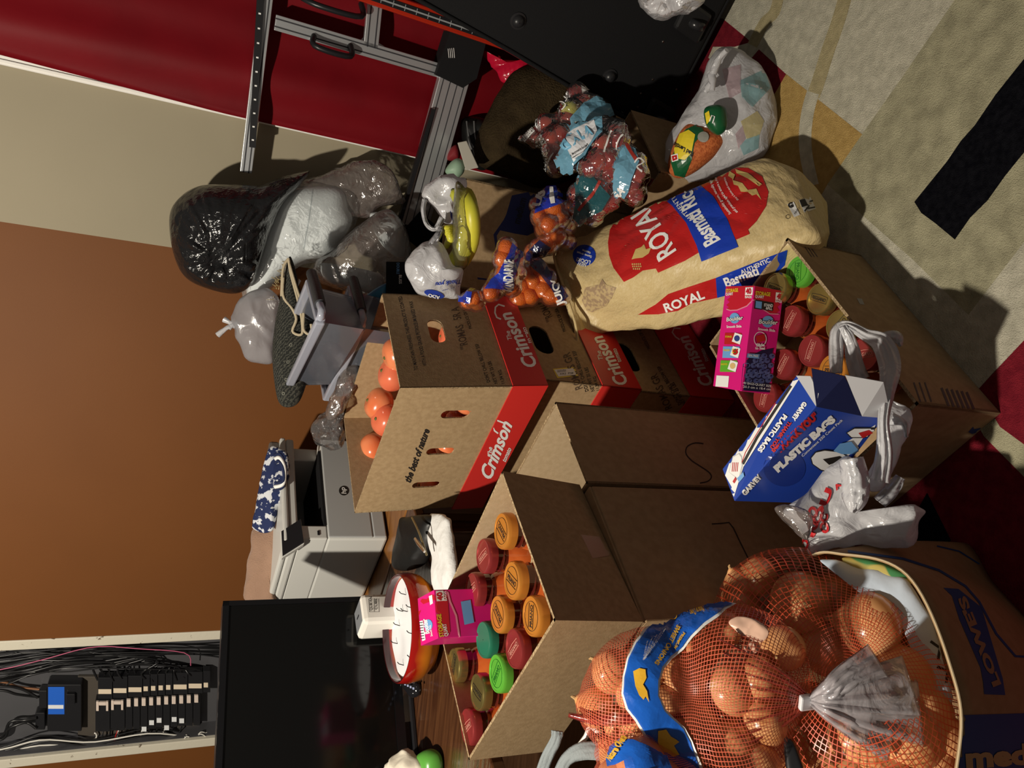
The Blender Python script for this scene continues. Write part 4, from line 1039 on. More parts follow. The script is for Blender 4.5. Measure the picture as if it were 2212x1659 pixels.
G = pillow('bag_body', q, 2.08, .115, TRB, t, nv=180, nr=36, back=.55, pw=2.4)
# gathers running out from the tied middle
me = G.data; oo = org(G); kc = Dp(472, 560, 1.96); nn_ = -ray(472, 560).normalized()
for v in me.vertices:
    p = v.co+oo; d = p-kc; d = d-nn_*d.dot(nn_); r = d.length
    if (p-CAM).length > 2.21: continue
    a = math.atan2(d.dot(_U), d.dot(_R)); w_ = math.exp(-(r/.12)**2)
    k = noise.noise(V((a*5, math.cos(a*3), r*5)))*.6 + noise.noise(V((a*11, math.sin(a*2), 3+r*7)))*.5
    v.co += nn_*(k*.020*min(1, r/.03)*(.4+w_) - .035*math.exp(-(r/.035)**2))
q = [(500, 692), (518, 650), (545, 630), (572, 622), (592, 634), (604, 655), (600, 700), (592, 745), (588, 782), (560, 784), (530, 772), (515, 740), (506, 712)]
t = thing('knotted_bag', ctr(q, 2.12)-Zv*.08, 'small knotted white plastic bag beside the folded dark mat', 'bag')
pillow('bag_body', q, 2.10, .05, PMW, t, amp=.007, s=18, pw=2.6)
mb = MB(); k = Dp(506, 700, 2.08)
for dx, dy in ((-36, 24), (-22, -10), (-12, 8)): mb.tube([k, Dp(506+dx*.5, 700+dy*.4, 2.07), Dp(506+dx, 700+dy, 2.07)], [.008, .006, .009], 8)
mb.tube([k, Dp(512, 704, 2.085)], [.014, .010], 10); auto(mb.build('knot', PBW, t), 80)
HB = mat('dark_herringbone_mat', (.030, .034, .026), .95, bump=.4, bscale=300)
N_, L_ = HB.node_tree.nodes, HB.node_tree.links
wv = N_.new('ShaderNodeTexWave'); wv.bands_direction = 'DIAGONAL'; wv.inputs['Scale'].default_value = 55; wv.inputs['Distortion'].default_value = 6; wv.inputs['Detail Scale'].default_value = 3
rp = N_.new('ShaderNodeValToRGB'); rp.color_ramp.elements[0].color = (.012, .013, .011, 1); rp.color_ramp.elements[1].color = (.060, .060, .048, 1); rp.color_ramp.elements[0].position = .5; rp.color_ramp.elements[1].position = .9
L_.new(N_['Texture Coordinate'].outputs['Object'], wv.inputs[0]); L_.new(wv.outputs['Fac'], rp.inputs[0]); L_.new(rp.outputs[0], N_['Principled BSDF'].inputs['Base Color'])
BG = mat('beige_binding', (.45, .38, .26), .9, bump=.4, bscale=300)
q = [(606, 640), (622, 560), (634, 568), (652, 640), (680, 714), (678, 762), (664, 822), (646, 868), (622, 880), (602, 868), (592, 820), (588, 760), (594, 700)]
t = thing('folded_mat', ctr(q, 2.05)-Zv*.15, 'dark herringbone mat with beige binding, folded and standing beside the clear bins', 'mat')
mt = pillow('mat_body', q, 1.99, .045, HB, t, nv=96, pw=3)
mb = MB()
for pts in ([(612, 600), (612, 640), (632, 668), (640, 690), (632, 716), (652, 722), (652, 690), (644, 650), (628, 590), (624, 562)], [(624, 566), (640, 620), (655, 668), (656, 712), (673, 722), (672, 700)], [(608, 640), (612, 580), (624, 558)]):
    mb.tube(cat([Dp(x, y, 1.945) for x, y in pts], 40), .0038, 7)
auto(mb.build('binding', BG, t), 80)
mb = MB(); random.seed(3)
for i in range(46):
    x = 590+random.random()*40; y = 640-(x-590)*1.9+random.uniform(-14, 14); p = Dp(x, y, 2.03); mb.tube([p, p+V((random.uniform(-.008, .008), -.01, random.uniform(.0, .02)))], .0011, 4, cap=False)
mb.build('fringe', mat('straw_fringe', (.50, .40, .20), .9), t)
pg([(637, 604), (646, 597), (643, 622), (637, 620)], mt, WHT, t, name='care_tag', off=.012)
for i, (x, y) in enumerate(((634, 712), (628, 745), (622, 782), (652, 770), (645, 800), (618, 820), (612, 850))): pg([ell(x, y, 3.4, 3.4, n=12), ell(x, y, 2.2, 2.2, n=12)], mt, mat('mat_ring_print', (.20, .20, .16), .8), t, name='ring_pattern')
for q, t_, T, lb, nm in (([(756, 770), (778, 790), (770, 830), (745, 880), (722, 905), (705, 890), (724, 840), (742, 800)], 1.98, .035, 'crinkled clear plastic wrap hanging beside the bins, behind the top crate', 'clear_wrap'),
                         ([(735, 880), (742, 915), (738, 960), (715, 968), (686, 955), (676, 920), (700, 895), (715, 880)], 2.10, .05, 'crumpled dark see-through plastic between printer and bins', 'crumpled_plastic')):
    o = pillow(nm, q, t_, T, CLR2 if nm == 'clear_wrap' else CLR, None, ctr(q, t_), amp=.014, s=22, pw=3); solo(o, lb, 'plastic wrap')
q = [(834, 566), (886, 570), (905, 600), (906, 640), (838, 640)]
t = thing('black_carton', V((.30, 2.10, STZ+.001)), 'black product carton with small blue and white lettering, behind the carrier bags', 'box')
kb = [Dp(x, y, 1.98) for x, y in ((834, 565), (834, 640), (905, 648), (905, 566))]; nb = ray(870, 600).normalized()*.08
kbm = hexa('carton', [kb[3], kb[2], kb[2]+nb, kb[3]+nb, kb[0], kb[1], kb[1]+nb, kb[0]+nb], BLKM, t, .001)
tx('BLISS', (862, 594), (862, 613), 6, kbm, WHT, t, bold=.01, vec=(1, 0)); tx('DOUBLE', (857, 568), (857, 592), 6, kbm, LBL, t, bold=.01, vec=(1, 0))
q = [(790, 640), (832, 612), (842, 625), (835, 650), (800, 660)]
o = pillow('blue_sleeve', q, 2.0, .02, mat('teal_blue_plastic', (.02, .16, .30), .3), None, ctr(q, 2.0)); solo(o, 'bit of a teal blue package showing behind the top crate corner', 'package')

# ================================================================== ALUMINIUM MACHINE
AL_ = mat('brushed_aluminium', (.62, .64, .66), .32, metal=.75, bump=.05, bscale=200); GRV = mat('extrusion_groove', (.03, .03, .035), .5)
q0 = V((.31, 2.375, 0)); aM = -24
def mp(x, y, d=0):
    n = V((math.sin(math.radians(aM)), -math.cos(math.radians(aM)), 0)); return PLn(x, y, q0+n*d, aM)
nM = V((math.sin(math.radians(aM)), -math.cos(math.radians(aM)), 0))
mc_ = thing('engraving_machine', (mp(925, 510).x, mp(925, 510).y, 0), 'aluminium and black framed engraving machine standing upright against the red sheet', 'machine')
def extr(name, a, b, w_px, dep, grooves, d0=0, m=AL_):
    A, B = mp(*a, d=d0), mp(*b, d=d0); wm = w_px*((A+B)/2-CAM).dot(_F)/FPX; mb = MB(); up = (B-A).normalized().cross(nM)
    mb.beam(A, B, dep, wm, up=up, r=.0015)
    for g in grooves:
        off = up*(g*wm) + nM*(dep/2+.0002); mb.beam(A+off, B+off, .0012, .0035 if len(grooves) < 4 else .0028, up=up, k=1)
    return mb.build(name, [m, GRV], mc_)
extr('top_profile', (582, -60), (531, 371), 25, .03, (-.22, .22))
extr('cross_profile', (594, 48), (948, 152), 30, .02, (-.25, .25))
extr('short_profile', (816, -60), (800, 102), 32, .02, (-.25, .25))
extr('wide_profile', (985, 150), (893, 487), 64, .03, (-.36, -.12, .12, .36), .01)
A, B = mp(565, -50, .02), mp(545, 318, .02); mb = MB(); mb.beam(A, B, .012, .018, up=(B-A).normalized().cross(nM))
mb.build('belt', BLK, mc_)
mb = MB()
for i in range(12):
    p = A+(B-A)*(i/12+.03); mb.beam(p+nM*.007, p+nM*.007+(B-A).normalized()*.004, .001, .006, up=(B-A).normalized().cross(nM))
mb.build('belt_mark', WHT, mc_)
REDM = mat('red_anodised_rail', (.62, .035, .012), .3, metal=.4)
A, B = mp(760, -22, .06), mp(1144, 110, .06); u_ = (B-A).normalized().cross(nM)
mb = MB(); mb.beam(A, B, .03, .040, up=u_, r=.002); rr_ = mb.build('red_rail', REDM, mc_)
mb = MB(); mb.beam(A+nM*.0155, B+nM*.0155, .003, .020, up=u_); mb.build('rail_channel', BLK, rr_)
mb = MB(); mb.beam(A+nM*.0175, B+nM*.0175-(B-A)*.05, .002, .004, up=u_)
for i in range(16): p = A+(B-A)*(i/16+.02); mb.beam(p+nM*.0175-u_*.008, p+nM*.0175+u_*.008, .0012, .0018)
mb.build('scale_marks', mat('grey_scale_print', (.30, .31, .32), .5), rr_)
kk = [mp(x, y, .035) for x, y in ((972, 68), (1050, 92), (1030, 170), (1000, 190), (942, 162))]
mb = MB(); n5 = len(kk); mb.add(kk+[p-nM*.07 for p in kk], [list(range(n5)), [n5+i for i in range(n5)][::-1]]+[[i, (i+1) % n5, n5+(i+1) % n5, n5+i] for i in range(n5)]); gb = mb.build('motor_block', BLKM, mc_)
mb = MB()
for i in range(4): mb.tube([mp(968+i*4, 103-i*.5+2, .0365), mp(974+i*4-4, 125, .0365)], .0009, 5)
mb.build('block_print', WHT, gb)
mb = MB(); 
for pl in ([(678, 78), (682, 100), (755, 122), (757, 98)], [(640, -12), (688, 12), (778, 36), (780, 8)]):
    P = [mp(*pl[0], d=.012), mp(*pl[1], d=.05), mp(*pl[2], d=.05), mp(*pl[3], d=.012)]; mb.tube(cat(P, 14), .008, 8)
auto(mb.build('handle', BLK, mc_), 60)
extr('foot', (884, 478), (932, 520), 62, .035, (), .012, BLKM)
p_ = mp(915, 500, 0); hexa('leg', obox((p_.x, p_.y, .001), aM, .05, .035, p_.z-.02), BLKM, mc_, .003)
mb = MB(); g_ = [mp(x, y, -.008) for x, y in ((775, 90), (790, 76), (830, 100), (828, 112))]; mb.add(g_+[p-nM*.004 for p in g_], [(0, 1, 2, 3), (7, 6, 5, 4), (0, 4, 5, 1), (1, 5, 6, 2), (2, 6, 7, 3), (3, 7, 4, 0)]); mb.build('corner_plate', AL_, mc_)
mb = MB(); mb.beam(mp(935, 235, .03), mp(862, 480, .03), .02, .012, up=nM.cross(Zv)); mb.build('black_strip', BLK, mc_)

# ================================================================== SUITCASE
FAB = mat('black_suitcase_fabric', (.009, .009, .010), .85, spec=.25, bump=.3, bscale=300); RIM_ = mat('dark_red_piping', (.16, .008, .015), .6)
s0 = Z(1418, 288, .045); s1 = PLn(1048, 78, s0, -43); up_ = (s1-s0); uu = up_.normalized(); e43 = V((math.cos(math.radians(-43)), math.sin(math.radians(-43)), 0)); b43 = V((-e43.y, e43.x, 0))
s0 = s0-b43*.02
def sp_(a, b, d): return s0+e43*a+uu*b+b43*d
sc2 = thing('suitcase', sp_(.24, 0, .05)-Zv*.04, 'large black fabric suitcase with wheels, standing on the rug at the wall', 'suitcase')
hs = up_.length+.30
v, f = bevelled([sp_(0, 0, 0), sp_(.50, 0, 0), sp_(.50, 0, .11), sp_(0, 0, .11), sp_(0, hs, 0), sp_(.50, hs, 0), sp_(.50, hs, .11), sp_(0, hs, .11)], hexv(None), .022, 4)
sb = auto(mesh('shell', v, f, FAB, sc2), 50)
mb = MB(); mb.tube([sp_(.002, .02, .004), sp_(-.004, hs*.3, .004), sp_(.003, hs*.6, .004), sp_(0, hs, .004)], .006, 8); mb.tube([sp_(.0, .0, .012), sp_(.5, .0, .012)], .006, 8); auto(mb.build('piping', FAB, sc2), 80)
mb = MB(); mb.tube([sp_(-.002, hs*.12, .03), sp_(-.006, hs*.4, .03), sp_(-.002, hs*.7, .03)], .007, 8); auto(mb.build('red_trim', RIM_, sc2), 80)
def spx(x, y): 
    n = e43.cross(uu).normalized(); d = ray(x, y); return CAM+d*((s0-CAM).dot(n)/d.dot(n))
nS = e43.cross(uu).normalized(); nS = nS if nS.dot(CAM-s0) > 0 else -nS
for x, y, r in ((1119, 45, .017), (1317, 165, .017)):
    p = spx(x, y); mb = MB(); mb.lathe([(r*1.35, 0), (r*1.3, .003), (r, .004), (r*.8, .012), (r*.4, .016), (.001, .017)], p, 24, axis=nS); auto(mb.build('foot_stud', mat('black_rubber', (.018, .018, .02), .35), sc2), 50)
for x, y in ((1430, 43), (1432, 90), (1410, 172), (1461, 193), (1497, 84), (1526, 52), (1384, 202), (1377, 232), (1490, 35)):
    p = spx(x, y); mb = MB(); mb.lathe([(.0035, 0), (.003, .0015), (.001, .002)], p, 12, axis=nS); mb.build('rivet', mat('bright_metal', (.8, .75, .7), .2, metal=1), sc2)
for (x, y) in ((1418, 248), (1492, 42)):
    c = spx(x, y); P = obox(c, 0, .085, .10, .022, (e43, uu, nS)); P = [p for p in P]; hs_ = hexa('wheel_housing', P, mat('black_housing', (.014, .014, .015), .4), sc2, .010)
    mb = MB(); cw = c-uu*.012+nS*.018; mb.lathe([(.001, -.012), (.021, -.012), (.026, -.007), (.026, .007), (.021, .012), (.001, .012)], cw, 24, axis=e43); auto(mb.build('wheel', mat('black_rubber_wheel', (.02, .02, .022), .25), hs_), 50)
q = [(1360, -90), (1376, -8), (1398, 24), (1418, 38), (1452, 36), (1496, 20), (1520, -6), (1545, -90)]
o = pillow('carrier_bag', q, 1.72, .05, PBW, None, ctr(q, 1.72), amp=.012, s=24, pw=3); solo(o, 'white plastic bag hanging over the suitcase at the top edge of the photo', 'bag')

# ================================================================== BESIDE THE SUITCASE
q = [(1172, 132), (1212, 146), (1252, 166), (1300, 200), (1335, 270), (1330, 330), (1240, 384), (1165, 402), (1088, 378), (1034, 350), (1030, 305), (1052, 255), (1082, 200), (1112, 160)]
o = pillow('brown_cushion', q, 2.24, .10, mat('dark_brown_plush', (.052, .036, .018), 1, spec=.05, col2=(.028, .019, .010), scale=16, det=7, bump=1.0, bscale=200, bdist=.008), None, ctr(q, 2.24)-Zv*.2, amp=.012, s=7, pw=3.4)
solo(o, 'big dark brown plush cushion leaning between the suitcase and the apple bags', 'cushion')
q = [(996, 268), (1012, 254), (1050, 258), (1070, 290), (1062, 350), (1036, 366), (1005, 330)]
t = thing('black_bag', ctr(q, 2.32)-Zv*.1, 'small black zipped bag behind the brown cushion', 'bag')
pillow('bag_body', q, 2.32, .06, mat('black_leatherette', (.014, .014, .014), .3), t, amp=.004, s=12, pw=4)
mb = MB(); mb.tube(cat([Dp(x, y, 2.255) for x, y in ((1008, 262), (1014, 300), (1030, 345))], 10), .003, 6); mb.tube(cat([Dp(x, y, 2.25) for x, y in ((1024, 262), (1028, 300), (1046, 345))], 10), .003, 6); mb.build('zip', mat('dull_zip', (.2, .2, .2), .4, metal=.6), t)
kb = [Dp(x, y, 2.16) for x, y in ((988, 308), (1008, 304), (1034, 362), (1006, 368))]; nb = ray(1000, 340).normalized()*.05
o = hexa('book', [kb[3], kb[2], kb[2]+nb, kb[3]+nb, kb[0], kb[1], kb[1]+nb, kb[0]+nb], mat('book_grey', (.42, .40, .34), .7), None, .002, at=kb[3]); solo(o, 'thick grey paperback-like block wedged beside the banana carton', 'book')
q = [(962, 372), (972, 352), (988, 342), (1002, 350), (1002, 372), (985, 385)]
o = pillow('mint_container', q, 2.18, .03, mat('mint_plastic', (.28, .42, .30), .5), None, ctr(q, 2.18)); solo(o, 'pale mint green container tucked behind the banana carton', 'container')
q = [(966, 345), (972, 322), (986, 312), (994, 325), (990, 345)]
o = pillow('red_pouch', q, 2.28, .03, mat('dull_red_cloth', (.20, .01, .015), .7), None, ctr(q, 2.28)); solo(o, 'dull red pouch low beside the foot of the machine', 'pouch')
q = [(1020, 95), (1045, 118), (1085, 130), (1130, 128), (1165, 120), (1160, 140), (1120, 165), (1085, 175), (1070, 150)]
o = pillow('red_plastic_bag', q, 2.22, .02, mat('shiny_red_plastic', (.50, .008, .035), .15, spec=.7, bump=.8, bscale=20, bdist=.008), None, ctr(q, 2.22), amp=.01, s=20); solo(o, 'shiny bright red plastic bag crumpled under the red rail', 'bag')

# ================================================================== RIGHT SIDE: GROCERIES ON THE RUG
def strip(name, pts, m, parent=None, at=None, nu=40, nv=9, rip=.004, curl=.01, seed=0, thick=.0012):
    """limp plastic band along (x, y, width, t)"""
    c = cat([Dp(x, y, t) for x, y, w_, t in pts], nu); ws = cat([V((w_, t, 0)) for x, y, w_, t in pts], nu); G = []
    for i in range(nu):
        d = (c[min(i+1, nu-1)]-c[max(i-1, 0)]).normalized(); n = (CAM-c[i]).normalized(); s = d.cross(n).normalized(); hw = ws[i].x*ws[i].y/FPX/2; row = []
        for j in range(nv):
            u = j/(nv-1)*2-1; row.append(c[i]+s*(u*hw)+n*(curl*(1-u*u)+rip*math.sin(u*9+seed+i*.13)+rip*noise.noise(V((u*3+seed, i*.2, 1)))))
        G.append(row)
    o = gridmesh(name, G, m, parent, at, closed=False); solid(o, thick); return o

# ------------------------------------------------------------------ banana carton
A0 = Z(990, 622, .68); A1 = Z(1008, 385, .68); ang = math.degrees(math.atan2((A1-A0).y, (A1-A0).x)); Lb = (A1-A0).length
bc_ = rect4(A0, ang, Lb, .17)
t = thing('banana_carton', sum(bc_, V((0, 0, 0)))/4, 'tall open cardboard carton with blue printing, holding bags of bananas', 'box')
bo_ = open_box('carton_body', bc_,   .001, .68, .005, [KR, KRE], t, z1s=[.68, .68, .68, .68])
NV = mat('carton_navy_print', (.012, .022, .13), .55)
def zb6(pts): return zq(pts, 850, 350, .2411)
pg(zb6([(895, 650), (985, 520), (1010, 470), (1060, 300), (1300, 250), (1400, 560), (1200, 660), (1080, 640), (955, 612), (925, 660), (935, 760), (915, 770)]), bo_, NV, t)
pg(zb6([(750, 1033), (870, 1050), (870, 1062), (755, 1052)]), bo_, NV, t)
NVD = mat('dark_carton_lettering', (.008, .010, .03), .6); tx('medium', zb6([(1130, 560)])[0], zb6([(1190, 330)])[0], 16, bo_, NVD, t, bold=.03)
BAN = mat('ripe_banana_skin', (.62, .55, .04), .4, col2=(.42, .46, .05), scale=6, det=2); BANT = mat('banana_stalk', (.10, .11, .03), .6)
def banana(t_, pts, r):
    c = cat(pts, 16); rad = [r*(.30+.70*math.sin(PI*(.10+.80*i/15))**.55) for i in range(16)]; rad[0] = r*.25; rad[-1] = r*.22
    mb = MB(); mb.tube(c, rad, 7); o = auto(mb.build('banana', BAN, t_), 70); mb = MB(); mb.tube([c[0]+(c[0]-c[1])*.6, c[0]], r*.24, 6); mb.tube([c[-1], c[-1]+(c[-1]-c[-2])*.15], r*.2, 6); mb.build('stalk', BANT, o)
zc = 1.775
t = thing('banana_bunch', Dp(990, 480, zc)-Zv*.1, 'long bunch of yellow-green bananas in a clear bag at the carton rim', 'bananas')
for k in range(5):
    dx = (k-2)*7; banana(t, [Dp(993+dx, 412, zc+.0), Dp(1010+dx*.6, 450, zc-.02-.01*k), Dp(1012+dx*.6, 520, zc-.02), Dp(985+dx, 572, zc+.01*k)], .019)
t = thing('banana_bunch', Dp(964, 500, zc)-Zv*.08, 'small fan of bananas between the two white carrier bags', 'bananas')
for k in range(5): banana(t, [Dp(957, 492, zc-.02), Dp(966+k*2, 494+k*5, zc-.03), Dp(976-k*2, 492+k*8, zc-.01), Dp(980-k*4, 494+k*10, zc+.01)], .009)
q = [(984, 398), (1000, 402), (1016, 430), (1026, 470), (1020, 540), (1004, 580), (985, 578), (976, 540), (978, 470)]
o = pillow('clear_bag', q, zc-.01, .055, film('banana_bag', (.55, .55, .35), haze=.22, gloss=.45, bump=.8, bscale=22, bdist=.006), None, ctr(q, zc), amp=.004, s=18); solo(o, 'clear produce bag around the long banana bunch', 'bag')
q = [(914, 420), (930, 396), (952, 380), (990, 382), (1008, 384), (1008, 410), (990, 425), (984, 455), (986, 478), (962, 480), (948, 455), (930, 440)]
t = thing('carrier_bag', ctr(q, 1.83)-Zv*.1, 'white carrier bag with looped handles in the far end of the banana carton', 'bag')
pb = pillow('bag_body', q, 1.83, .035, PBW, t, amp=.012, s=18, pw=3)
strip('handle', [(918, 430, 12, 1.800), (914, 455, 10, 1.791), (922, 485, 10, 1.782), (940, 495, 10, 1.782), (956, 470, 12, 1.791)], PBW, t); strip('handle', [(920, 425, 14, 1.818), (934, 400, 10, 1.809), (955, 382, 8, 1.809)], PBW, t)
BLT = mat('royal_blue_lettering', (.02, .05, .35), .4); pg([(972, 455), (984, 453), (986, 480), (975, 482)], pb, BLT, t); 
q = [(876, 572), (890, 552), (915, 530), (945, 525), (962, 545), (975, 575), (998, 582), (992, 620), (985, 642), (950, 640), (905, 632), (885, 605)]
t = thing('carrier_bag', ctr(q, 1.76)-Zv*.12, 'white carrier bag with blue script and oval in the near end of the banana carton', 'bag')
pb = pillow('bag_body', q, 1.765, .06, PBW, t, amp=.012, s=16, pw=3)
strip('handle', [(930, 530, 18, 1.737), (945, 510, 16, 1.737), (955, 490, 10, 1.746)], PMW, t)
tx('Thank you', (993, 603), (938, 610), 9, pb, BLT, t, shear=.4, bold=.02, vec=(.15, 1), off=.002); pg(ell(938, 634, 22, 8, 15), pb, BLT, t, name='oval_logo', off=.002); tx('ADO', (950, 637), (926, 631), 7, pb, WHT, t, bold=.03, vec=(-.1, .98), off=.004)
tx('. .. ...', (990, 618), (955, 626), 8, pb, BLT, t, off=.002, vec=(.1, 1))

# ------------------------------------------------------------------ fruit in bags
CLEM = mat('clementine_peel', (.78, .20, .012), .38, col2=(.66, .14, .01), scale=12, bump=.8, bscale=230, bdist=.004)
APL = mat('gala_apple_skin', (.22, .008, .012), .16, spec=.6, col2=(.40, .045, .022), scale=9, det=3, coat=.5); APG = mat('green_apple_skin', (.42, .48, .08), .2, spec=.6, col2=(.55, .30, .08), scale=9, coat=.5)
ONI = mat('onion_skin', (.66, .29, .10), .24, spec=.6, col2=(.80, .43, .20), scale=5, det=6, stretch=(9, 9, 1), coat=.25)
def make_fruit(name, m, r, kind):
    t = thing(name, (0, 0, 0), '', kind); mb = MB(); prof = []
    for i in range(17):
        a = PI*i/16; rr = r*math.sin(a)
        if kind == 'apple': z = -math.cos(a)*r*.92 - r*.22*math.exp(-((PI-a)/.42)**2) + r*.10*math.exp(-(a/.4)**2); rr *= 1+.06*math.cos(a)*-1
        elif kind == 'onion': z = -math.cos(a)*r*.86 + r*.28*math.exp(-((PI-a)/.30)**2)
        else: z = -math.cos(a)*r*.86
        prof.append((max(rr, .0004), z))
    mb.lathe(prof, n=26); auto(mb.build('flesh' if kind != 'onion' else 'skin', m, t), 80)
    mb = MB(); top = prof[-1][1]
    if kind == 'apple': mb.tube([V((0, 0, top-.002)), V((.001, 0, top+r*.25)), V((.003, .001, top+r*.42))], r*.035, 6); mb.build('stem', BANT, t)
    elif kind == 'onion': mb.tube([V((0, 0, top-.004)), V((.001, 0, top+r*.10)), V((.003, .002, top+r*.16))], [r*.12, r*.07, r*.03], 7); mb.build('dry_neck', mat('dry_onion_neck', (.45, .28, .12), .8), t)
    else: mb.lathe([(.0025, 0), (.002, .0012), (.0004, .0015)], (0, 0, top-.0005), 8); mb.build('stem_scar', GRN, t)
    return t
FP = {}
def fruit(kind, m, r, p, label, group, rot):
    k = (kind, m.name)
    if k not in FP: FP[k] = make_fruit({'apple': 'apple', 'onion': 'onion', 'clementine': 'clementine'}[kind], m, .03, kind)
    return place(FP[k], p, rot, label, group, s=r/.03)
random.seed(11)
def fruitbag(nm, kind, pts, r, m, skin, baglabel, fl, grp, extra=(), spikes=(), pad=.003, mats=None, it=5, nu=44, nv=64, axis=(0, 0, 1), hull=.55, amp=.0025):
    bl = []
    for i, q in enumerate(pts):
        x, y, t_ = q[:3]; rr = q[3] if len(q) > 3 else r; p = Dp(x, y, t_); bl.append((p, rr))
        fruit(kind, (mats or {}).get(i, m), rr, p, fl if not isinstance(fl, dict) else fl.get(i, fl[-1]), grp, (random.uniform(-1.2, 1.2), random.uniform(-1.2, 1.2), random.uniform(0, 6)))
    c = sum((b[0] for b in bl), V((0, 0, 0)))/len(bl)
    G = cling(c, bl+list(extra), nu, nv, it, pad, axis=axis, spikes=spikes, hull=hull, amp=amp, s=30)
    t = thing(nm, c-Zv*.05, baglabel, 'bag')
    return t, gridmesh('net' if 'net' in nm else 'film', G, skin, t)
NETR = film('red_fruit_net', (.55, .05, .03), haze=.22, gloss=.3, rough=.2, bump=.8, bscale=60, bdist=.002)
BF = film('blue_label_film', (.012, .045, .48), haze=.93, gloss=.45, rough=.12, bump=.7, bscale=24, bdist=.004, translucent=.2); LBF = film('light_blue_label_film', (.22, .52, .72), haze=.94, gloss=.45, rough=.12, bump=.6, bscale=22, bdist=.004, translucent=.25)
DBF = film('dark_blue_label_film', (.008, .018, .10), haze=.9, gloss=.5, rough=.12, bump=.9, bscale=26, bdist=.005, translucent=.2)
T1 = 1.69
t, o = fruitbag('clementine_net', 'clementine', [(1094, 535, T1), (1086, 560, T1), (1090, 590, T1), (1078, 618, T1+.02), (1112, 560, T1+.06), (1115, 590, T1+.06), (1105, 620, T1+.06), (1060, 632, T1)], .0218, CLEM, NETR,
    'net bag of clementines with a bright blue label, standing against the banana carton', 'clementine inside the bright blue labelled net beside the banana carton', 'clementines in the bright blue net')
pg([(1112, 505), (1146, 540), (1122, 560), (1108, 600), (1108, 626), (1048, 624), (1062, 605), (1078, 590), (1098, 545)], o, BF, t, name='blue_label', off=.004); tx('MANDARINE', (1104, 628), (1105, 562), 16, o, WHT, t, bold=.04, off=.006)
T2 = 1.90
t, o = fruitbag('clementine_net', 'clementine', [(1135, 590, T2), (1160, 580, T2), (1150, 610, T2), (1125, 620, T2), (1180, 600, T2), (1170, 625, T2), (1190, 640, T2), (1145, 640, T2), (1212, 640, T2), (1120, 645, T2)], .024, CLEM, NETR,
    'net bag of clementines with a dark blue label, low between crates and rice sack', 'clementine in the dark net low between crates and rice sack', 'clementines in the low dark net')
pg([(1150, 545), (1175, 555), (1200, 600), (1226, 640), (1210, 655), (1190, 625), (1165, 590), (1145, 575)], o, DBF, t, name='dark_label', off=.004); tx('JUICY', (1218, 655), (1200, 600), 14, o, WHT, t, bold=.04, off=.006)
t, o = fruitbag('clementine_net', 'clementine', [(1185, 530, T2+.05), (1205, 515, T2+.05), (1165, 535, T2+.05), (1190, 505, T2+.08), (1225, 520, T2+.08), (1150, 545, T2+.1)], .024, CLEM, NETR,
    'net bag of clementines lying in shadow below the apple bags', 'clementine in the shadowed net just left of the rice sack tip', 'clementines in the shadowed net')
pg([(1130, 555), (1165, 520), (1190, 535), (1160, 570)], o, DBF, t, name='dark_label', off=.004)
T3 = 1.95
t, o = fruitbag('clementine_net', 'clementine', [(1168, 468, T3), (1195, 450, T3-.01), (1185, 485, T3-.02), (1210, 475, T3), (1230, 455, T3+.03), (1165, 445, T3+.04), (1225, 490, T3+.03), (1190, 425, T3+.04), (1175, 495, T3+.03)], .026, CLEM, NETR,
    'upper net bag of clementines with a royal blue and white label, under the apple bags', 'clementine in the upper net under the apple bags', 'clementines in the upper net')
pg([(1182, 388), (1246, 400), (1244, 432), (1222, 436), (1185, 450), (1156, 462), (1160, 430), (1172, 405)], o, BF, t, name='blue_label', off=.004); pg([(1186, 396), (1193, 397), (1198, 440), (1190, 442)], o, WHT, t, name='white_stripe', off=.007); tx('US', (1166, 452), (1182, 415), 16, o, WHT, t, bold=.05, off=.007); tx('S', (1236, 424), (1238, 400), 14, o, WHT, t, bold=.03, off=.007)
t, o = fruitbag('clementine_net', 'clementine', [(1022, 644, 1.68), (1030, 652, 1.70), (1012, 650, 1.72)], .020, CLEM, NETR, 'corner of a blue labelled clementine net showing just behind the top crate', 'clementine peeking out right behind the top crate', 'clementines behind the top crate')
pg([(978, 628), (1020, 632), (1015, 655), (985, 650)], o, BF, t, name='blue_label', off=.004)

# apple carton and apple bags
acs = [V((.43, 1.85, 0)), V((.60, 1.63, 0)), V((.82, 1.81, 0)), V((.65, 2.03, 0))]
t = thing('apple_carton', sum(acs, V((0, 0, 0)))/4, 'open cardboard carton with a red apple printed on it, under the apple bags', 'box')
ab = open_box('carton_body', acs, .001, .235, .005, [KRD, KRE], t)
fl_ = [Z(1345, 432, .23), Z(1378, 372, .235), Z(1447, 400, .16), Z(1432, 438, .15)]
fl2 = [p+V((-.003, .004, -.004)) for p in fl_]; fm = hexa('side_flap', fl2+fl_, KR, t, 0)
pg(ell(1416, 398, 17, 13, 20), fm, mat('printed_apple_red', (.35, .03, .02), .5), t, name='printed_apple'); ln([(1400, 398), (1390, 392), (1388, 402), (1398, 403), (1408, 388), (1412, 382)], 1.6, fm, INK, t, name='printed_leaf')
af2 = [Z(1330, 250, .24), Z(1425, 300, .12), Z(1442, 375, .12), Z(1372, 400, .20)]; hexa('end_flap', [p+V((.003, .004, -.004)) for p in af2]+af2, KRD, t, 0)
TA = 2.02
sk_ = film('clear_apple_bag', (.7, .72, .75), haze=.06, gloss=.75, rough=.05, bump=1.0, bscale=24, bdist=.008)
lb_ = 'apple in one of the clear light-blue labelled bags heaped in the apple carton'
def grow(pl, k=1.16):
    cx = sum(p[0] for p in pl)/len(pl); cy = sum(p[1] for p in pl)/len(pl); return [(cx+(p[0]-cx)*k, cy+(p[1]-cy)*k) for p in pl]
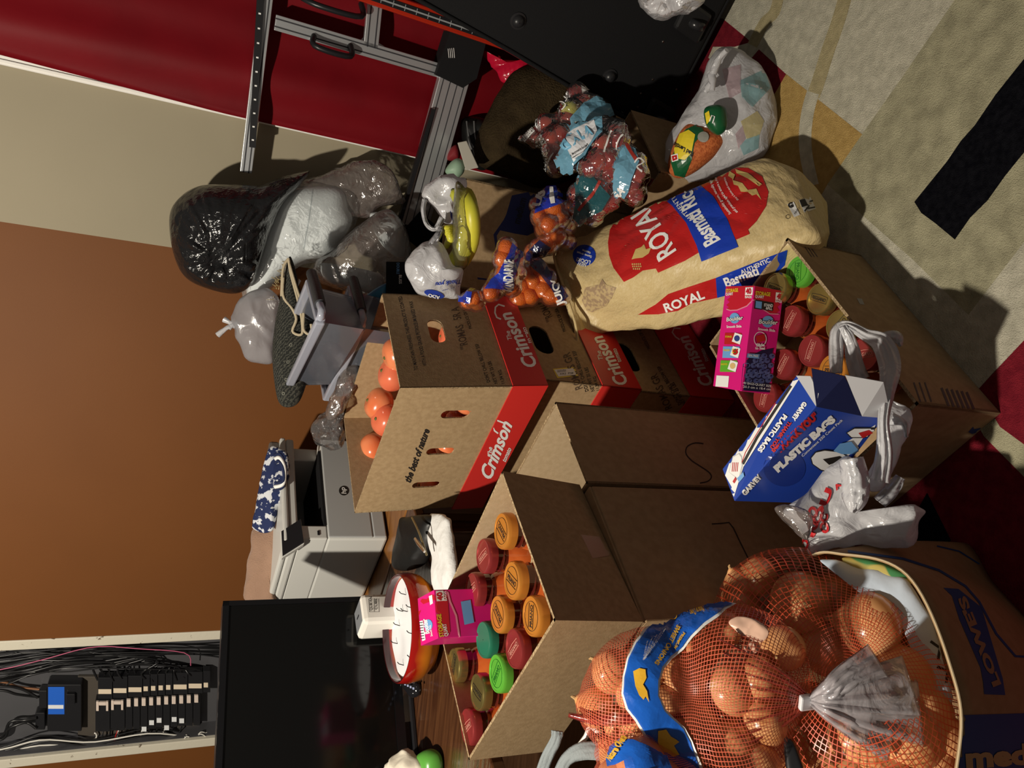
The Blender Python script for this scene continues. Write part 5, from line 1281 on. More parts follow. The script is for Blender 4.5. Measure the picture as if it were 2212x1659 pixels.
def scrib(o, t, pts, w_=2.2):
    ln([(p.x, p.y) for p in cat([V((x, y, 0)) for x, y in pts], 24)], w_, o, WHT, t, name='white_script', off=.005)
t, o = fruitbag('apple_bag', 'apple', [(1158, 300, TA+.06), (1190, 300, TA), (1180, 268, TA+.04), (1196, 330, TA), (1212, 290, TA), (1200, 360, TA+.02), (1215, 262, TA+.04)], .029, APL, sk_, 'clear bag of red apples with a barcode tag on its pointed end', lb_, 'apples in the clear bags', spikes=[(Dp(1118, 300, TA+.06), .35)])
pg([(1128, 296), (1150, 276), (1156, 284), (1134, 306)], o, WHT, t, name='barcode_tag', off=.003); tx('||||||||', (1133, 301), (1152, 281), 7, o, INK, t, off=.0045)
pg(grow([(1155, 340), (1172, 350), (1190, 385), (1180, 402), (1152, 385), (1150, 360)]), o, LBF, t, name='light_blue_label', off=.003); scrib(o, t, [(1196, 330), (1186, 345), (1184, 362), (1192, 372)])
t, o = fruitbag('apple_bag', 'apple', [(1245, 202, TA+.05), (1230, 238, TA+.02), (1228, 262, TA+.02), (1258, 222, TA+.04), (1262, 250, TA+.03), (1282, 228, TA+.05), (1285, 262, TA+.03), (1300, 245, TA+.05)], .029, APL, sk_, 'clear apple bag highest in the heap with a green apple showing, against the suitcase', {-1: lb_, 1: 'single green apple in the topmost apple bag beside the suitcase'}, 'apples in the clear bags', mats={1: APG})
pg(grow([(1248, 240), (1262, 226), (1285, 214), (1308, 222), (1318, 248), (1290, 262), (1268, 258), (1258, 275), (1240, 275), (1236, 255)]), o, LBF, t, name='light_blue_label', off=.003); pg([(1254, 186), (1266, 182), (1272, 196), (1258, 200)], o, WHT, t, name='barcode_tag', off=.004)
scrib(o, t, [(1200, 230), (1212, 222), (1222, 228), (1215, 238)]); scrib(o, t, [(1218, 205), (1226, 212), (1222, 222)])
TB = 1.90
t, o = fruitbag('apple_bag', 'apple', [(1300, 278, TB+.02), (1330, 285, TB), (1335, 305, TB-.01), (1300, 310, TB-.01), (1290, 345, TB-.01), (1315, 345, TB-.01), (1275, 362, TB), (1240, 320, TB+.04), (1225, 350, TB+.05), (1320, 375, TB+.01), (1255, 290, TB+.05)], .031, APL, sk_, 'big front apple bag with the large light blue variety lettering', lb_, 'apples in the clear bags', amp=.003)
pg(grow([(1205, 330), (1222, 292), (1245, 268), (1280, 256), (1292, 262), (1294, 290), (1275, 310), (1262, 335), (1240, 352), (1236, 380), (1215, 385), (1192, 378), (1190, 355)]), o, LBF, t, name='light_blue_label', off=.003)
pg([(1216, 300), (1240, 280), (1285, 260), (1292, 284), (1280, 305), (1262, 330), (1240, 350)], o, mat('white_film_print', (.72, .74, .78), .3), t, name='white_label', off=.0045)
for i, (ch, a, b) in enumerate((('G', (1224, 328), (1236, 316)), ('A', (1240, 314), (1254, 305)), ('L', (1258, 304), (1266, 299)), ('A', (1268, 299), (1284, 291)))): tx(ch, a, b, 21, o, mat('sky_blue_lettering', (.20, .50, .72), .4), t, bold=.07, off=.006)
tx("Everyone's favorite", (1238, 336), (1272, 316), 5, o, INK, t, bold=.01, shear=.3, off=.006); ln([(1233, 336), (1236, 342), (1262, 328), (1276, 318), (1272, 310)], 1, o, INK, t, off=.006)
scrib(o, t, [(1345, 292), (1338, 298), (1332, 312), (1330, 326)], 3); scrib(o, t, [(1322, 284), (1312, 300), (1304, 330)], 4)
t, o = fruitbag('apple_bag', 'apple', [(1345, 330, TB), (1370, 350, TB-.02), (1378, 378, TB-.02), (1350, 370, TB-.02), (1365, 400, TB-.01), (1345, 402, TB), (1372, 420, TB)], .029, APL, sk_, 'clear apple bag nearest the printed carton flap, its blue label streaked', lb_, 'apples in the clear bags')
pg(grow([(1318, 372), (1330, 330), (1345, 318), (1368, 330), (1375, 352), (1362, 385), (1355, 410), (1342, 432), (1322, 420), (1318, 395)]), o, LBF, t, name='light_blue_label', off=.003); tx('GA', (1330, 432), (1352, 412), 15, o, WHT, t, bold=.05, off=.005); pg([(1348, 312), (1354, 310), (1378, 345), (1372, 350)], o, mat('printed_apple_red', (.35, .03, .02), .5), t, name='red_stripe', off=.005)
scrib(o, t, [(1370, 352), (1378, 342), (1388, 350), (1376, 362), (1386, 372)], 3)
t, o = fruitbag('apple_bag', 'apple', [(1270, 395, TB+.02), (1295, 405, TB+.02), (1275, 430, TB+.03), (1300, 440, TB+.03), (1255, 455, TB+.05), (1280, 465, TB+.05), (1320, 430, TB+.03), (1250, 420, TB+.05)], .029, APL, sk_, 'teal-labelled apple bag in shadow at the bottom of the heap, tied at its end', lb_, 'apples in the clear bags', spikes=[(Dp(1245, 490, TB+.03), .3)])
pg([(1242, 380), (1256, 362), (1290, 392), (1318, 425), (1300, 455), (1270, 470), (1246, 495), (1236, 480), (1244, 440)], o, film('teal_label_film', (.03, .16, .19), haze=.93, gloss=.4, rough=.15, bump=.8, bscale=22, bdist=.005), t, name='teal_label', off=.003); ln([(1296, 392), (1280, 420), (1262, 440), (1250, 455)], 6, o, mat('printed_apple_red', (.35, .03, .02), .5), t, off=.005)
q = [(1345, 258), (1352, 254), (1356, 262), (1352, 300), (1340, 320), (1336, 300)]
# hidden carton carrying the nets
hc = thing('support_carton', (.28, 1.93, 0), 'shadowed cardboard carton under the clementine nets', 'box'); hexa('carton_body', obox((.33, 1.93, .001), 40, .16, .14, .26), KRD, hc, .003)

# ------------------------------------------------------------------ rice sack
SK = mat('woven_rice_sack', (.60, .46, .22), .42, spec=.45, col2=(.66, .52, .27), scale=160, det=1, stretch=(1, 1, 3), bump=.75, bscale=14, bdist=.012)
ST_ = [((1206, 532), (1196, 560), (1243, 733)), ((1260, 508), (1275, 625), (1312, 718)), ((1350, 468), (1385, 602), (1420, 710)), ((1450, 425), (1490, 574), (1505, 695)),
       ((1550, 380), (1600, 548), (1610, 672)), ((1640, 341), (1690, 522), (1700, 640)), ((1725, 365), (1770, 508), (1765, 590)), ((1786, 436), (1794, 500), (1786, 540))]
rings = []
for i, (a, b, c) in enumerate(ST_):
    f = i/7; e = 1-f
    za, zb2, zc2 = .40*e+.085*f, .455*e+.13*f, .37*e+.012*f
    if i == 0: za, zb2, zc2 = .43, .44, .42
    if i == 7: za, zb2, zc2 = .07, .10, .03
    A, B, C_ = Z(*a, za), Z(*b, zb2), Z(*c, zc2); D_ = A+(C_-B)*(.8 if 0 < i < 7 else .3); D_.z = max(D_.z, .010)
    m = (A+B+C_+D_)/4; n1 = (B-A).cross(Z(*ST_[min(i+1, 7)][1], .3)-Z(*ST_[max(i-1, 0)][1], .3)); n1 = n1.normalized() if n1.length else Zv
    if n1.z < 0: n1 = -n1
    bul = .028*math.sin(PI*f)**.6 if 0 < i < 7 else .002
    A2 = (A*2+B)/3+n1*bul; B2 = (A+B*2)/3+n1*bul; nb = ((B+C_)/2-m).normalized(); C2 = (B+C_)/2+nb*bul*.5; D2 = (C_+D_)/2; D2.z = max(D2.z-.005, .008); D3 = (D_+A)/2-nb*bul*.3
    rings.append([A, A2, B2, B, C2, C_, D2, D_, D3])
G = loft(rings, 80, 96); G = crumple(G, .0055, 13)
for row in G:
    for p in row: p.z = max(p.z, .004)
rs = thing('rice_sack', Z(1560, 520, .004), 'big woven yellow sack of basmati rice with red and blue printing', 'sack')
so = gridmesh('woven_bag', G, SK, rs)
def z8(pts): return zq(pts, 1180, 300, .3029)
SR = mat('sack_red_print', (.50, .016, .016), .35, spec=.5, bump=.4, bscale=11, bdist=.008); SB_ = mat('sack_blue_print', (.010, .045, .42), .35, spec=.5, bump=.4, bscale=11, bdist=.008)
pg(z8([(480, 560), (660, 440), (800, 400), (1050, 300), (1130, 240), (1290, 205), (1440, 210), (1540, 270), (1585, 380), (1570, 480), (1500, 590), (1440, 650), (1452, 680), (1370, 715), (1110, 800), (990, 870), (800, 955), (782, 925), (690, 940), (620, 990), (555, 1020), (480, 920), (450, 830), (442, 740), (455, 650), (500, 575)]), so, SR, rs, maxlen=9, off=.0012)
pg(z8([(800, 400), (900, 330), (1050, 292), (1190, 410), (1290, 570), (1372, 772), (1110, 875), (1075, 760), (1000, 600), (900, 480)]), so, SB_, rs, maxlen=9, off=.0020)
pg(z8([(655, 1252), (780, 1180), (870, 1105), (1000, 1060), (1210, 990), (1220, 1132), (1040, 1170), (940, 1225), (800, 1250)]), so, SR, rs, maxlen=9, off=.0012)
pg(z8([(1210, 990), (1560, 850), (1720, 790), (1700, 900), (1560, 1040), (1220, 1132)]), so, SB_, rs, maxlen=9, off=.0012)
for ch, a, b, h in (('R', (955, 775), (845, 840), 40), ('O', (905, 695), (870, 745), 26), ('Y', (880, 600), (840, 690), 38), ('A', (860, 565), (780, 690), 34), ('L', (790, 500), (735, 600), 34)): pass
for ch, a, b, h in (('R', (815, 838), (925, 745), 36), ('o', (818, 745), (868, 705), 34), ('Y', (815, 712), (870, 610), 40), ('A', (735, 655), (855, 570), 32), ('L', (640, 590), (725, 480), 32)): pass
# the word reads upward along the bag
wl_ = [('R', (885, 800), (945, 735), 44), ('O', (845, 738), (872, 700), 22), ('Y', (820, 705), (865, 650), 34), ('A', (750, 640), (830, 580), 34), ('L', (690, 575), (740, 500), 34)]
tx('ROYAL', z8([(930, 800)])[0], z8([(700, 455)])[0], 45, so, WHT, rs, bold=.02, off=.0026, arc=-3)
tx('AUTHENTIC', z8([(1062, 578)])[0], z8([(905, 388)])[0], 10, so, WHT, rs, bold=.02, off=.0030, space=1.2, arc=3)
tx('Basmati Rice', z8([(1245, 722)])[0], z8([(1030, 330)])[0], 35, so, WHT, rs, bold=.03, off=.0030, arc=9)
tx('Sustainably grown, naturally aged', z8([(1325, 535)])[0], z8([(1175, 285)])[0], 6, so, WHT, rs, off=.0030, bold=.01, arc=5); tx('and premium aged to ensure a rice', z8([(1372, 525)])[0], z8([(1215, 275)])[0], 6, so, WHT, rs, off=.0030, bold=.01, arc=5); tx('that is loose and separate', z8([(1378, 440)])[0], z8([(1280, 280)])[0], 5, so, WHT, rs, off=.0030, arc=4)
tx('ROYAL', z8([(855, 1235)])[0], z8([(1135, 1130)])[0], 19, so, WHT, rs, bold=.03, off=.0026); tx('Basmati', z8([(1285, 1055)])[0], z8([(1520, 960)])[0], 20, so, WHT, rs, bold=.03, off=.0026); tx('AUTHENTIC', z8([(1395, 962)])[0], z8([(1600, 870)])[0], 9, so, WHT, rs, bold=.02, off=.0026)
pg(z8(ell(272, 832, 82, 76)), so, SB_, rs, name='blue_badge', off=.0012)
for s_, a, b, h in (('NEW', (230, 905), (293, 885), 8), ('LOOK!', (225, 875), (320, 850), 9)): tx(s_, z8([(b[0], b[1]-2)])[0], z8([(a[0]-2, a[1]-70)])[0], h, so, WHT, rs, bold=.03, off=.0022) if False else None
tx('NEW', z8([(291, 893)])[0], z8([(228, 880)])[0], 7.5, so, WHT, rs, bold=.03, off=.0024, vec=(-.25, 1)); tx('LOOK!', z8([(322, 873)])[0], z8([(222, 850)])[0], 8, so, WHT, rs, bold=.03, off=.0024, vec=(-.25, 1)) 
tx('Same great', z8([(330, 838)])[0], z8([(222, 805)])[0], 5, so, WHT, rs, bold=.02, off=.0024, vec=(-.25, 1)); tx('taste', z8([(322, 812)])[0], z8([(262, 790)])[0], 5, so, WHT, rs, bold=.02, off=.0024, vec=(-.25, 1))
SKP = mat('sack_gold_print', (.62, .45, .16), .5)
pg(z8([(612, 862), (640, 790), (680, 775), (700, 755), (715, 790), (752, 778), (735, 820), (690, 850), (640, 855)]), so, SKP, rs, name='grain_emblem', off=.0022)
for k in range(14): pg(z8(ell(618+(k % 5)*14+(k//5)*4, 895+(k//5)*17, 5, 7, n=7)), so, SKP, rs, name='grain_dot', off=.0022)
pg(z8([(1310, 235), (1350, 260), (1335, 300), (1400, 320), (1440, 370), (1500, 360), (1535, 440), (1500, 400), (1470, 410), (1440, 385), (1390, 380), (1370, 340), (1340, 330), (1330, 290), (1300, 270)]), so, SKP, rs, name='mountain_emblem', off=.0024)
pg(z8([(1350, 220), (1440, 250), (1540, 330), (1520, 345), (1440, 290), (1360, 250)]), so, SKP, rs, name='mountain_emblem', off=.0024)
pg(z8([(1798, 440), (1880, 418), (1918, 500), (1838, 530)]), so, WHT, rs, name='seal', off=.0014); pg(z8([(1802, 442), (1840, 432), (1862, 478), (1822, 492)]), so, INK, rs, name='seal_mark', off=.0022); ln(z8([(1840, 520), (1870, 480), (1850, 470)]), 3, so, INK, rs, off=.0024); ln(z8([(1860, 500), (1910, 490)]), 3, so, INK, rs, off=.0024); ln(z8([(1875, 450), (1895, 444)]), 3, so, INK, rs, off=.0024)
pg(z8([(1718, 470), (1765, 452), (1808, 545), (1768, 562)]), so, WHT, rs, name='seal', off=.0014); tx('G', z8([(1728, 500)])[0], z8([(1765, 488)])[0], 10, so, INK, rs, bold=.06, off=.0024); tx('TRU', z8([(1775, 550)])[0], z8([(1800, 505)])[0], 4, so, INK, rs, off=.0024)
pg([z8(ell(1723, 558, 17, 15)), z8(ell(1723, 558, 14, 12))], so, INK, rs, name='ring_mark', off=.0014)
pg(z8([(255, 1150), (280, 1060), (380, 1040), (400, 1000), (430, 1040), (500, 1060), (470, 1130), (430, 1190), (330, 1235), (290, 1225)]), so, mat('smudged_code_print', (.36, .25, .15), .6, col2=(.52, .39, .20), scale=90, det=1, sharp=(.45, .55)), rs, name='smudged_code', off=.0012)
mb = MB(); pts = cat([Z(x, y, z) for x, y, z in ((1206, 532, .43), (1197, 556, .44), (1225, 640, .432), (1243, 700, .425), (1247, 740, .42))], 30)
mb.tube(pts, .0035, 6); auto(mb.build('sewn_edge', SK, rs), 80)

# ------------------------------------------------------------------ bag of lentil packs
q = [(1440, 335), (1452, 292), (1485, 246), (1512, 200), (1534, 140), (1560, 110), (1598, 112), (1640, 142), (1670, 205), (1678, 250), (1664, 305), (1640, 338), (1560, 372), (1480, 394), (1446, 374)]
t = thing('carrier_bag', Z(1580, 300, .003), 'white knotted carrier bag full of lentil packs, standing on the rug above the rice sack', 'bag')
ppl = (Z(1560, 262, .095), (-.15, -.62, .77))
pb = pillow('bag_body', q, 1, .085, PBW, t, plane=ppl, amp=.009, s=15, back=1.0, nv=110, nr=20)
for v in pb.data.vertices: v.co.z = max(v.co.z, .001)
for sx_, ex_, cl in ((1575, 1610, (.75, .60, .20)), (1600, 1640, (.35, .60, .66)), (1590, 1650, (.55, .30, .38))): pass
FA = film('contents_tint_yellow', (.78, .66, .26), haze=.5, gloss=.2, bump=.5); FB = film('contents_tint_blue', (.30, .62, .66), haze=.5, gloss=.2, bump=.5); FC = film('contents_tint_pink', (.74, .50, .55), haze=.4, gloss=.2, bump=.5)
for pl, m in (([(1600, 262), (1635, 240), (1650, 262), (1640, 292), (1612, 300)], FA), ([(1612, 300), (1640, 290), (1638, 320), (1606, 335), (1598, 315)], FB), ([(1598, 175), (1650, 150), (1664, 190), (1625, 232), (1602, 210)], FB), ([(1588, 290), (1604, 270), (1610, 300), (1595, 322)], FC), ([(1560, 150), (1600, 140), (1600, 200), (1575, 215)], FC)): pg(pl, pb, m, t, name='tinted_contents', off=.0015)
mb = MB()
for pl in ([(1535, 158), (1540, 178), (1538, 196)], [(1538, 180), (1528, 192), (1524, 198)], [(1540, 160), (1552, 128), (1570, 108)]): mb.tube(cat([Z(x, y, .20) for x, y in pl], 8), [.010]*4+[.007]*4, 8)
auto(mb.build('knot', PBW, t), 80)
LEN = mat('red_lentils', (.62, .17, .045), .8, col2=(.42, .09, .02), scale=130, det=1, bump=.8, bscale=260, bdist=.003)
q = [(1444, 352), (1462, 300), (1488, 268), (1520, 272), (1552, 285), (1566, 300), (1545, 335), (1500, 372), (1470, 385), (1450, 378)]
t = thing('lentil_pack', Z(1500, 330, .1), 'clear pack of red lentils with a green and yellow label', 'pack')
lp = pillow('lentils', q, 1, .045, LEN, t, plane=(Z(1505, 328, .165), (-.15, -.62, .77)), back=.6)
GNP = mat('dark_green_print', (.02, .16, .02), .4); GND = mat('bottle_green_print', (.010, .10, .035), .3)
pg([(1450, 350), (1466, 300), (1482, 280), (1510, 268), (1520, 285), (1500, 310), (1494, 345), (1478, 382), (1458, 378)], lp, GND, t, name='green_label', off=.002)
pg([(1458, 322), (1470, 290), (1488, 282), (1502, 292), (1494, 330), (1480, 345), (1460, 342)], lp, YEL, t, name='yellow_label', off=.0034); tx('Red Lentils', (1498, 330), (1460, 308), 9, lp, INK, t, bold=.03, off=.0045, vec=(-.35, .94)); pg([(1452, 336), (1466, 332), (1467, 346), (1454, 350)], lp, WHT, t, name='logo_plate', off=.0044); pg([(1454, 338), (1464, 335), (1465, 344), (1456, 348)], lp, SR, t, name='logo_mark', off=.0052)
pg(ell(1519, 297, 12, 11), lp, mat('grey_medallion', (.35, .34, .30), .4), t, name='medallion', off=.003)
o = None
q = [(1524, 234), (1550, 226), (1568, 236), (1570, 275), (1552, 292), (1532, 280), (1522, 258)]
t = thing('lentil_pack', Z(1546, 262, .15), 'second lentil pack, mostly its dark green label, beside the knot of the white bag', 'pack')
lp = pillow('lentils', q, 1, .03, GND, t, plane=(Z(1546, 262, .185), (-.15, -.62, .77)), back=.6)
pg([(1524, 245), (1532, 240), (1536, 258), (1528, 268)], lp, YEL, t, name='yellow_label', off=.002); ln([(1534, 262), (1538, 250), (1544, 252), (1540, 266)], 2, lp, WHT, t, off=.003)

# ================================================================== LOWER JAR CARTON
NL = Z(1985, 872, .22); lc = rect4(NL, 45.7, .468, .312)
t = thing('jar_carton', sum(lc, V((0, 0, 0)))/4, 'open cardboard carton of sauce jars on the rug, beside the rice sack', 'box')
lb = open_box('carton_body', lc, .002, .22, .006, [KRD, KRE], t)
def z6(pts): return zq(pts, 1500, 500, .452)
PRT = mat('faded_purple_print', (.10, .07, .08), .7)
for k in range(6): ln(z6([(1180+k*24, 748+k*4), (1215+k*24, 835+k*3)]), 5, lb, PRT, t)
for k in range(3): ln(z6([(1048+k*26, 722), (1080+k*26, 815)]), 3, lb, PRT, t)
for k in range(3): ln(z6([(515+k*14, 55+k*2), (560+k*14, 122)]), 1.6, lb, PRT, t)
pg(z6([(775, 320), (800, 322), (812, 350), (790, 348)]), lb, mat('grey_sticker', (.35, .34, .32), .5), t, name='sticker')
pg(z6([(1308, 958), (1332, 932), (1336, 944), (1368, 938), (1388, 920), (1394, 945), (1372, 966), (1344, 962), (1346, 976)]), lb, mat('arrow_blue_print', (.03, .06, .20), .6), t, name='arrow_print')
fl3 = [Z(1702, 515, .222), Z(1640, 600, .222), Z(1628, 588, .19), Z(1690, 520, .19)]
G2 = 'sauce jars in the lower carton'
LO = [('green', 'PRIANO', (1724, 583), (-10, 60), 'jar with a light green lid in the far corner of the lower carton'),
      ('gold', 'REGGANO', (1768, 645), (60, 20), 'gold-lidded jar in the lower carton, right next to the light green lid'),
      ('gold', 'REGGANO', (1812, 703), (40, -60), 'gold-lidded jar in the lower carton, half under the white bag handle'),
      ('gold', 'REGGANO', (1672, 622), (60, 20), 'gold-lidded jar in shadow behind the lower pink bag box'),
      ('red', 'REGGANO', (1706, 692), (30, -60), 'red-lidded jar between the lower pink bag box and the gold lid'),
      ('red', 'REGGANO', (1750, 757), (20, -60), 'red-lidded jar in the middle of the lower carton, the clearest red lid there'),
      ('red', 'REGGANO', (1690, 786), (30, -60), 'red-lidded jar half hidden by the near end of the lower pink bag box'),
      ('orange', 'PRIANO', (1797, 800), (60, 0), 'orange-lidded jar mostly under the open end of the blue bag carton'),
      ('red', 'REGGANO', (1868, 762), (60, -10), 'red-lidded jar seen through the loop of the white bag handle'),
      ('red', 'REGGANO', (1650, 857), (30, -60), 'red-lidded jar in the lower carton, touching the blue bag carton')]
for k, wd, px, td, lb2 in LO: jar(k, wd, px, .190, td, lb2, G2, foot=lc)

# ------------------------------------------------------------------ lower pink bag box
def z5(pts): return zq(pts, 1150, 600, .3014)
zt3 = .285; E1, E2, B1, B2 = Z(1630, 617, zt3), Z(1600, 845, zt3), Z(1568, 618, zt3), Z(1540, 834, zt3); hh = zt3-hat(1693, 629, E1)
E2 = E2+Zv*(-.002)
bb = thing('bag_box', (E1+B2)/2-Zv*hh, 'lower pink storage-bag box with blueberries on its side, lying on the lower jars', 'box')
bm_ = hexa('carton', [p-Zv*hh for p in (E2, E1, B1, B2)]+[E2, E1, B1, B2], PK, bb, .001)
PPK = mat('pale_pink_print', (.75, .25, .35), .4)
pg(z5([(1388, 64), (1592, 58), (1585, 160), (1540, 205), (1470, 232), (1420, 235), (1366, 215)]), bm_, RDK, bb); ln(z5([(1366, 215), (1420, 235), (1470, 232), (1540, 203), (1584, 158)]), 2.4, bm_, PPK, bb, off=.001)
pg(z5([(1597, 60), (1798, 97), (1786, 262), (1700, 262), (1640, 220), (1590, 155)]), bm_, RDK, bb); ln(z5([(1590, 155), (1640, 220), (1700, 258), (1784, 262)]), 2.4, bm_, PPK, bb, off=.001)
def w5(s, a, b, h, m, bold=.03, off=.0012, shear=0): tx(s, z5([a])[0], z5([b])[0], h*.3014, bm_, m, bb, bold=bold, off=off, shear=shear)
w5('STORAGE', (1390, 106), (1478, 100), 24, YEL); w5('QUART', (1388, 128), (1442, 124), 18, WHT)
pg(z5([(1530, 70), (1584, 68), (1580, 124), (1526, 126)]), bm_, WHT, bb, name='count_label', off=.001); w5('40', (1534, 116), (1574, 114), 38, RDK, .05, .0018); w5('BAGS', (1527, 146), (1575, 146), 16, WHT)
pg(z5(ell(1452, 290, 36, 38)), bm_, LBL, bb, name='emblem', off=.001); w5('Boulder', (1397, 314), (1516, 300), 27, INK, .07, .0016, .15); w5('Boulder', (1397, 314), (1516, 300), 27, WHT, .02, .0022, .15); w5('Smooth Slide', (1395, 360), (1502, 356), 18, WHT, .02)
for k, (x, y, m) in enumerate(((1383, 395, SR), (1370, 492, LBL), (1352, 592, mat('lime_print', (.12, .42, .03), .4)))):
    pg(z5([(x, y), (x+118, y+2), (x+108, y+84), (x-6, y+82)]), bm_, m, bb, name='use_panel', off=.001); pg(z5([(x+72, y-2), (x+125, y+16), (x+108, y+84), (x+50, y+62)]), bm_, WHT, bb, name='picture', off=.0015)
    pg(z5(ell(x+88, y+40, 20, 22)), bm_, (BLU, SR, mat('bread_print', (.70, .48, .20), .5))[k], bb, name='picture_detail', off=.002); w5(('STORAGE', 'FREEZER', 'SANDWICH')[k], (x+4, y+34), (x+50, y+34), 13, YEL, .02, .0018)
    if k == 1:
        for j in range(6): pg(z5(ell(x+72+(j % 3)*16, y+24+(j//3)*20, 6, 6, n=8)), bm_, (YEL, GNP, SR)[j % 3], bb, name='picture_detail', off=.0024)
pg(z5([(1322, 700), (1412, 705), (1404, 786), (1314, 778)]), bm_, WHT, bb, name='barcode', off=.001); w5('||||||||||||', (1322, 775), (1402, 782), 66, INK, 0, .0016)
w5('STORAGE', (1596, 122), (1702, 132), 26, YEL); w5('QUART', (1593, 142), (1656, 148), 18, WHT)
pg(z5([(1743, 104), (1792, 110), (1788, 162), (1739, 156)]), bm_, WHT, bb, name='count_label', off=.001); w5('40', (1746, 150), (1784, 154), 38, RDK, .05, .0018); w5('BAGS', (1738, 174), (1784, 180), 16, WHT)
pg(z5([(1592, 156), (1726, 180), (1720, 240), (1586, 222)]), bm_, INK, bb, name='stand_label', off=.001); pg(z5([(1598, 166), (1642, 172), (1638, 222), (1594, 214)]), bm_, LBL, bb, name='stand_picture', off=.0016); w5('STAND', (1655, 204), (1718, 210), 20, WHT, .03, .0018); w5('&FILL', (1668, 226), (1714, 232), 18, WHT, .03, .0018)
pg(z5(ell(1685, 315, 42, 42)), bm_, LBL, bb, name='emblem', off=.001); w5('Boulder', (1616, 328), (1752, 336), 30, INK, .07, .0016, .15); w5('Boulder', (1616, 328), (1752, 336), 30, WHT, .02, .0022, .15); w5('Smooth Slide', (1614, 374), (1736, 388), 18, WHT, .02)
pg(z5([(1540, 420), (1752, 420), (1746, 520), (1530, 520)]), bm_, mat('orange_red_print', (.60, .06, .02), .4), bb, off=.0009) if False else None
pg([z5(ell(1630, 440, 46, 54)), z5(ell(1630, 440, 41, 49))], bm_, WHT, bb, name='ring', off=.0012); pg(z5([(1598, 418), (1660, 402), (1670, 450), (1606, 466)]), bm_, SR, bb, name='slider_picture', off=.0014); w5('Slide', (1600, 492), (1660, 490), 20, WHT, .05, .0018); w5('to Seal', (1592, 512), (1662, 514), 18, WHT, .04, .0018)
BB1 = mat('blueberry_print', (.045, .065, .22), .5, col2=(.12, .15, .34), scale=120, det=2); BB2 = mat('blueberry_dark_print', (.008, .010, .05), .5)
pg(z5([(1512, 620), (1560, 560), (1640, 520), (1752, 500), (1728, 700), (1712, 770), (1700, 822), (1496, 806)]), bm_, BB2, bb, name='berry_panel', off=.001)
random.seed(5)
for j in range(6):
    for k in range(5):
        x = 1532+k*44+(j % 2)*20+random.uniform(-6, 6); y = 560+j*36+random.uniform(-6, 6)
        if x > 1745-(y-540)*.1 or (y < 600 and x < 1590) or (y < 565 and x < 1650): continue
        pg(z5(ell(x, y, 21, 19, n=14)), bm_, BB1, bb, name='berry', off=.0015); pg(z5(ell(x+4, y-4, 6, 5, n=8)), bm_, BB2, bb, name='berry_eye', off=.002)
pg(z5([(1536, 542), (1624, 548), (1618, 578), (1532, 572)]), bm_, LBL, bb, name='bpa_label', off=.0022); w5('BPA FREE', (1542, 564), (1612, 569), 16, WHT, .02, .0028)
w5('40 BAGS-QUART SIZE', (1506, 760), (1704, 784), 16, WHT, .01, .0028); w5('20.3 cm x 18.4 cm', (1504, 786), (1700, 806), 16, WHT, .01, .0028)

# ------------------------------------------------------------------ blue carton of plastic bags
d_ = Z(1586, 1083, .465); c_ = Z(1764, 877, .405); a_ = Z(1560, 1013, .475); b_2 = Z(1721, 810, .415); e_2 = V((c_.x, c_.y, hat(1915, 922, c_))); f_2 = V((d_.x, d_.y, hat(1745, 1108, d_)))
e_2.z = max(e_2.z, .198); f_2.z = min(f_2.z, .27); f_2 = f_2
gx = thing('plastic_bag_carton', (e_2+f_2)/2, 'blue, white and black carton of thank-you plastic bags, tipped on the lower jars', 'box')
GB = mat('garvey_blue_print', (.016, .055, .36), .28, spec=.5); 
gm = hexa('carton', [f_2, e_2, e_2+(b_2-c_), f_2+(a_-d_), d_, c_, b_2, a_], GB, gx, .0015)
pg(z6([(132, 1138), (487, 686), (500, 706), (440, 800), (235, 1125), (195, 1250), (184, 1286)]), gm, WHT, gx, name='white_panel'); ln(z6([(398, 806), (245, 1055), (215, 1140)]), 1.6, gm, SR, gx, off=.001); ln(z6([(462, 738), (300, 985), (232, 1112)]), 6, gm, INK, gx, off=.001)
pg(z6([(165, 1150), (185, 1075), (215, 1058), (228, 1075), (232, 1120), (215, 1190)]), gm, mat('grey_outline_print', (.55, .55, .56), .5), gx, name='bag_picture', off=.001); pg(z6([(168, 1150), (187, 1080), (214, 1064), (225, 1078), (228, 1118), (213, 1182)]), gm, WHT, gx, name='bag_picture', off=.0014)
for k in range(4): ln(z6([(186+k*8, 1104), (182+k*8, 1148)]), 1.6, gm, SR, gx, off=.0018)
pg(z6([(205, 1180), (235, 1150), (240, 1170), (215, 1200)]), gm, LBL, gx, name='blue_band', off=.0016); pg(z6([(184, 1195), (198, 1172), (203, 1186), (192, 1205)]), gm, SR, gx, name='red_band', off=.0016)
def w6(s, a, b, h, m, bold=.05, off=.0012, shear=0, space=1): tx(s, z6([a])[0], z6([b])[0], h*.452, gm, m, gx, bold=bold, off=off, shear=shear, space=space)
w6('PLASTIC BAGS', (428, 872), (302, 1046), 22, WHT); w6('THANK YOU', (452, 905), (362, 1032), 17, SR); w6('GARVEY', (524, 812), (464, 896), 20, WHT, .06)
pg(z6(ell(430, 1130, 100, 88)), gm, mat('deep_blue_print', (.012, .035, .24), .28), gx, name='dark_disc', off=.0006)
w6('"THANK YOU"', (392, 1070), (592, 884), 30, SR, .07); w6('PLASTIC BAGS', (396, 1150), (674, 900), 32, WHT, .08); w6('Convenient 250 Count Pack', (516, 1076), (708, 902), 12, WHT, .01); w6('GARVEY', (240, 1262), (322, 1172), 22, WHT, .06)
pg(z6([(512, 1310), (522, 1270), (610, 1150), (700, 1020), (920, 890), (1000, 900), (1100, 1200), (900, 1400), (560, 1340)]), gm, WHT, gx, name='white_panel', off=.0006)
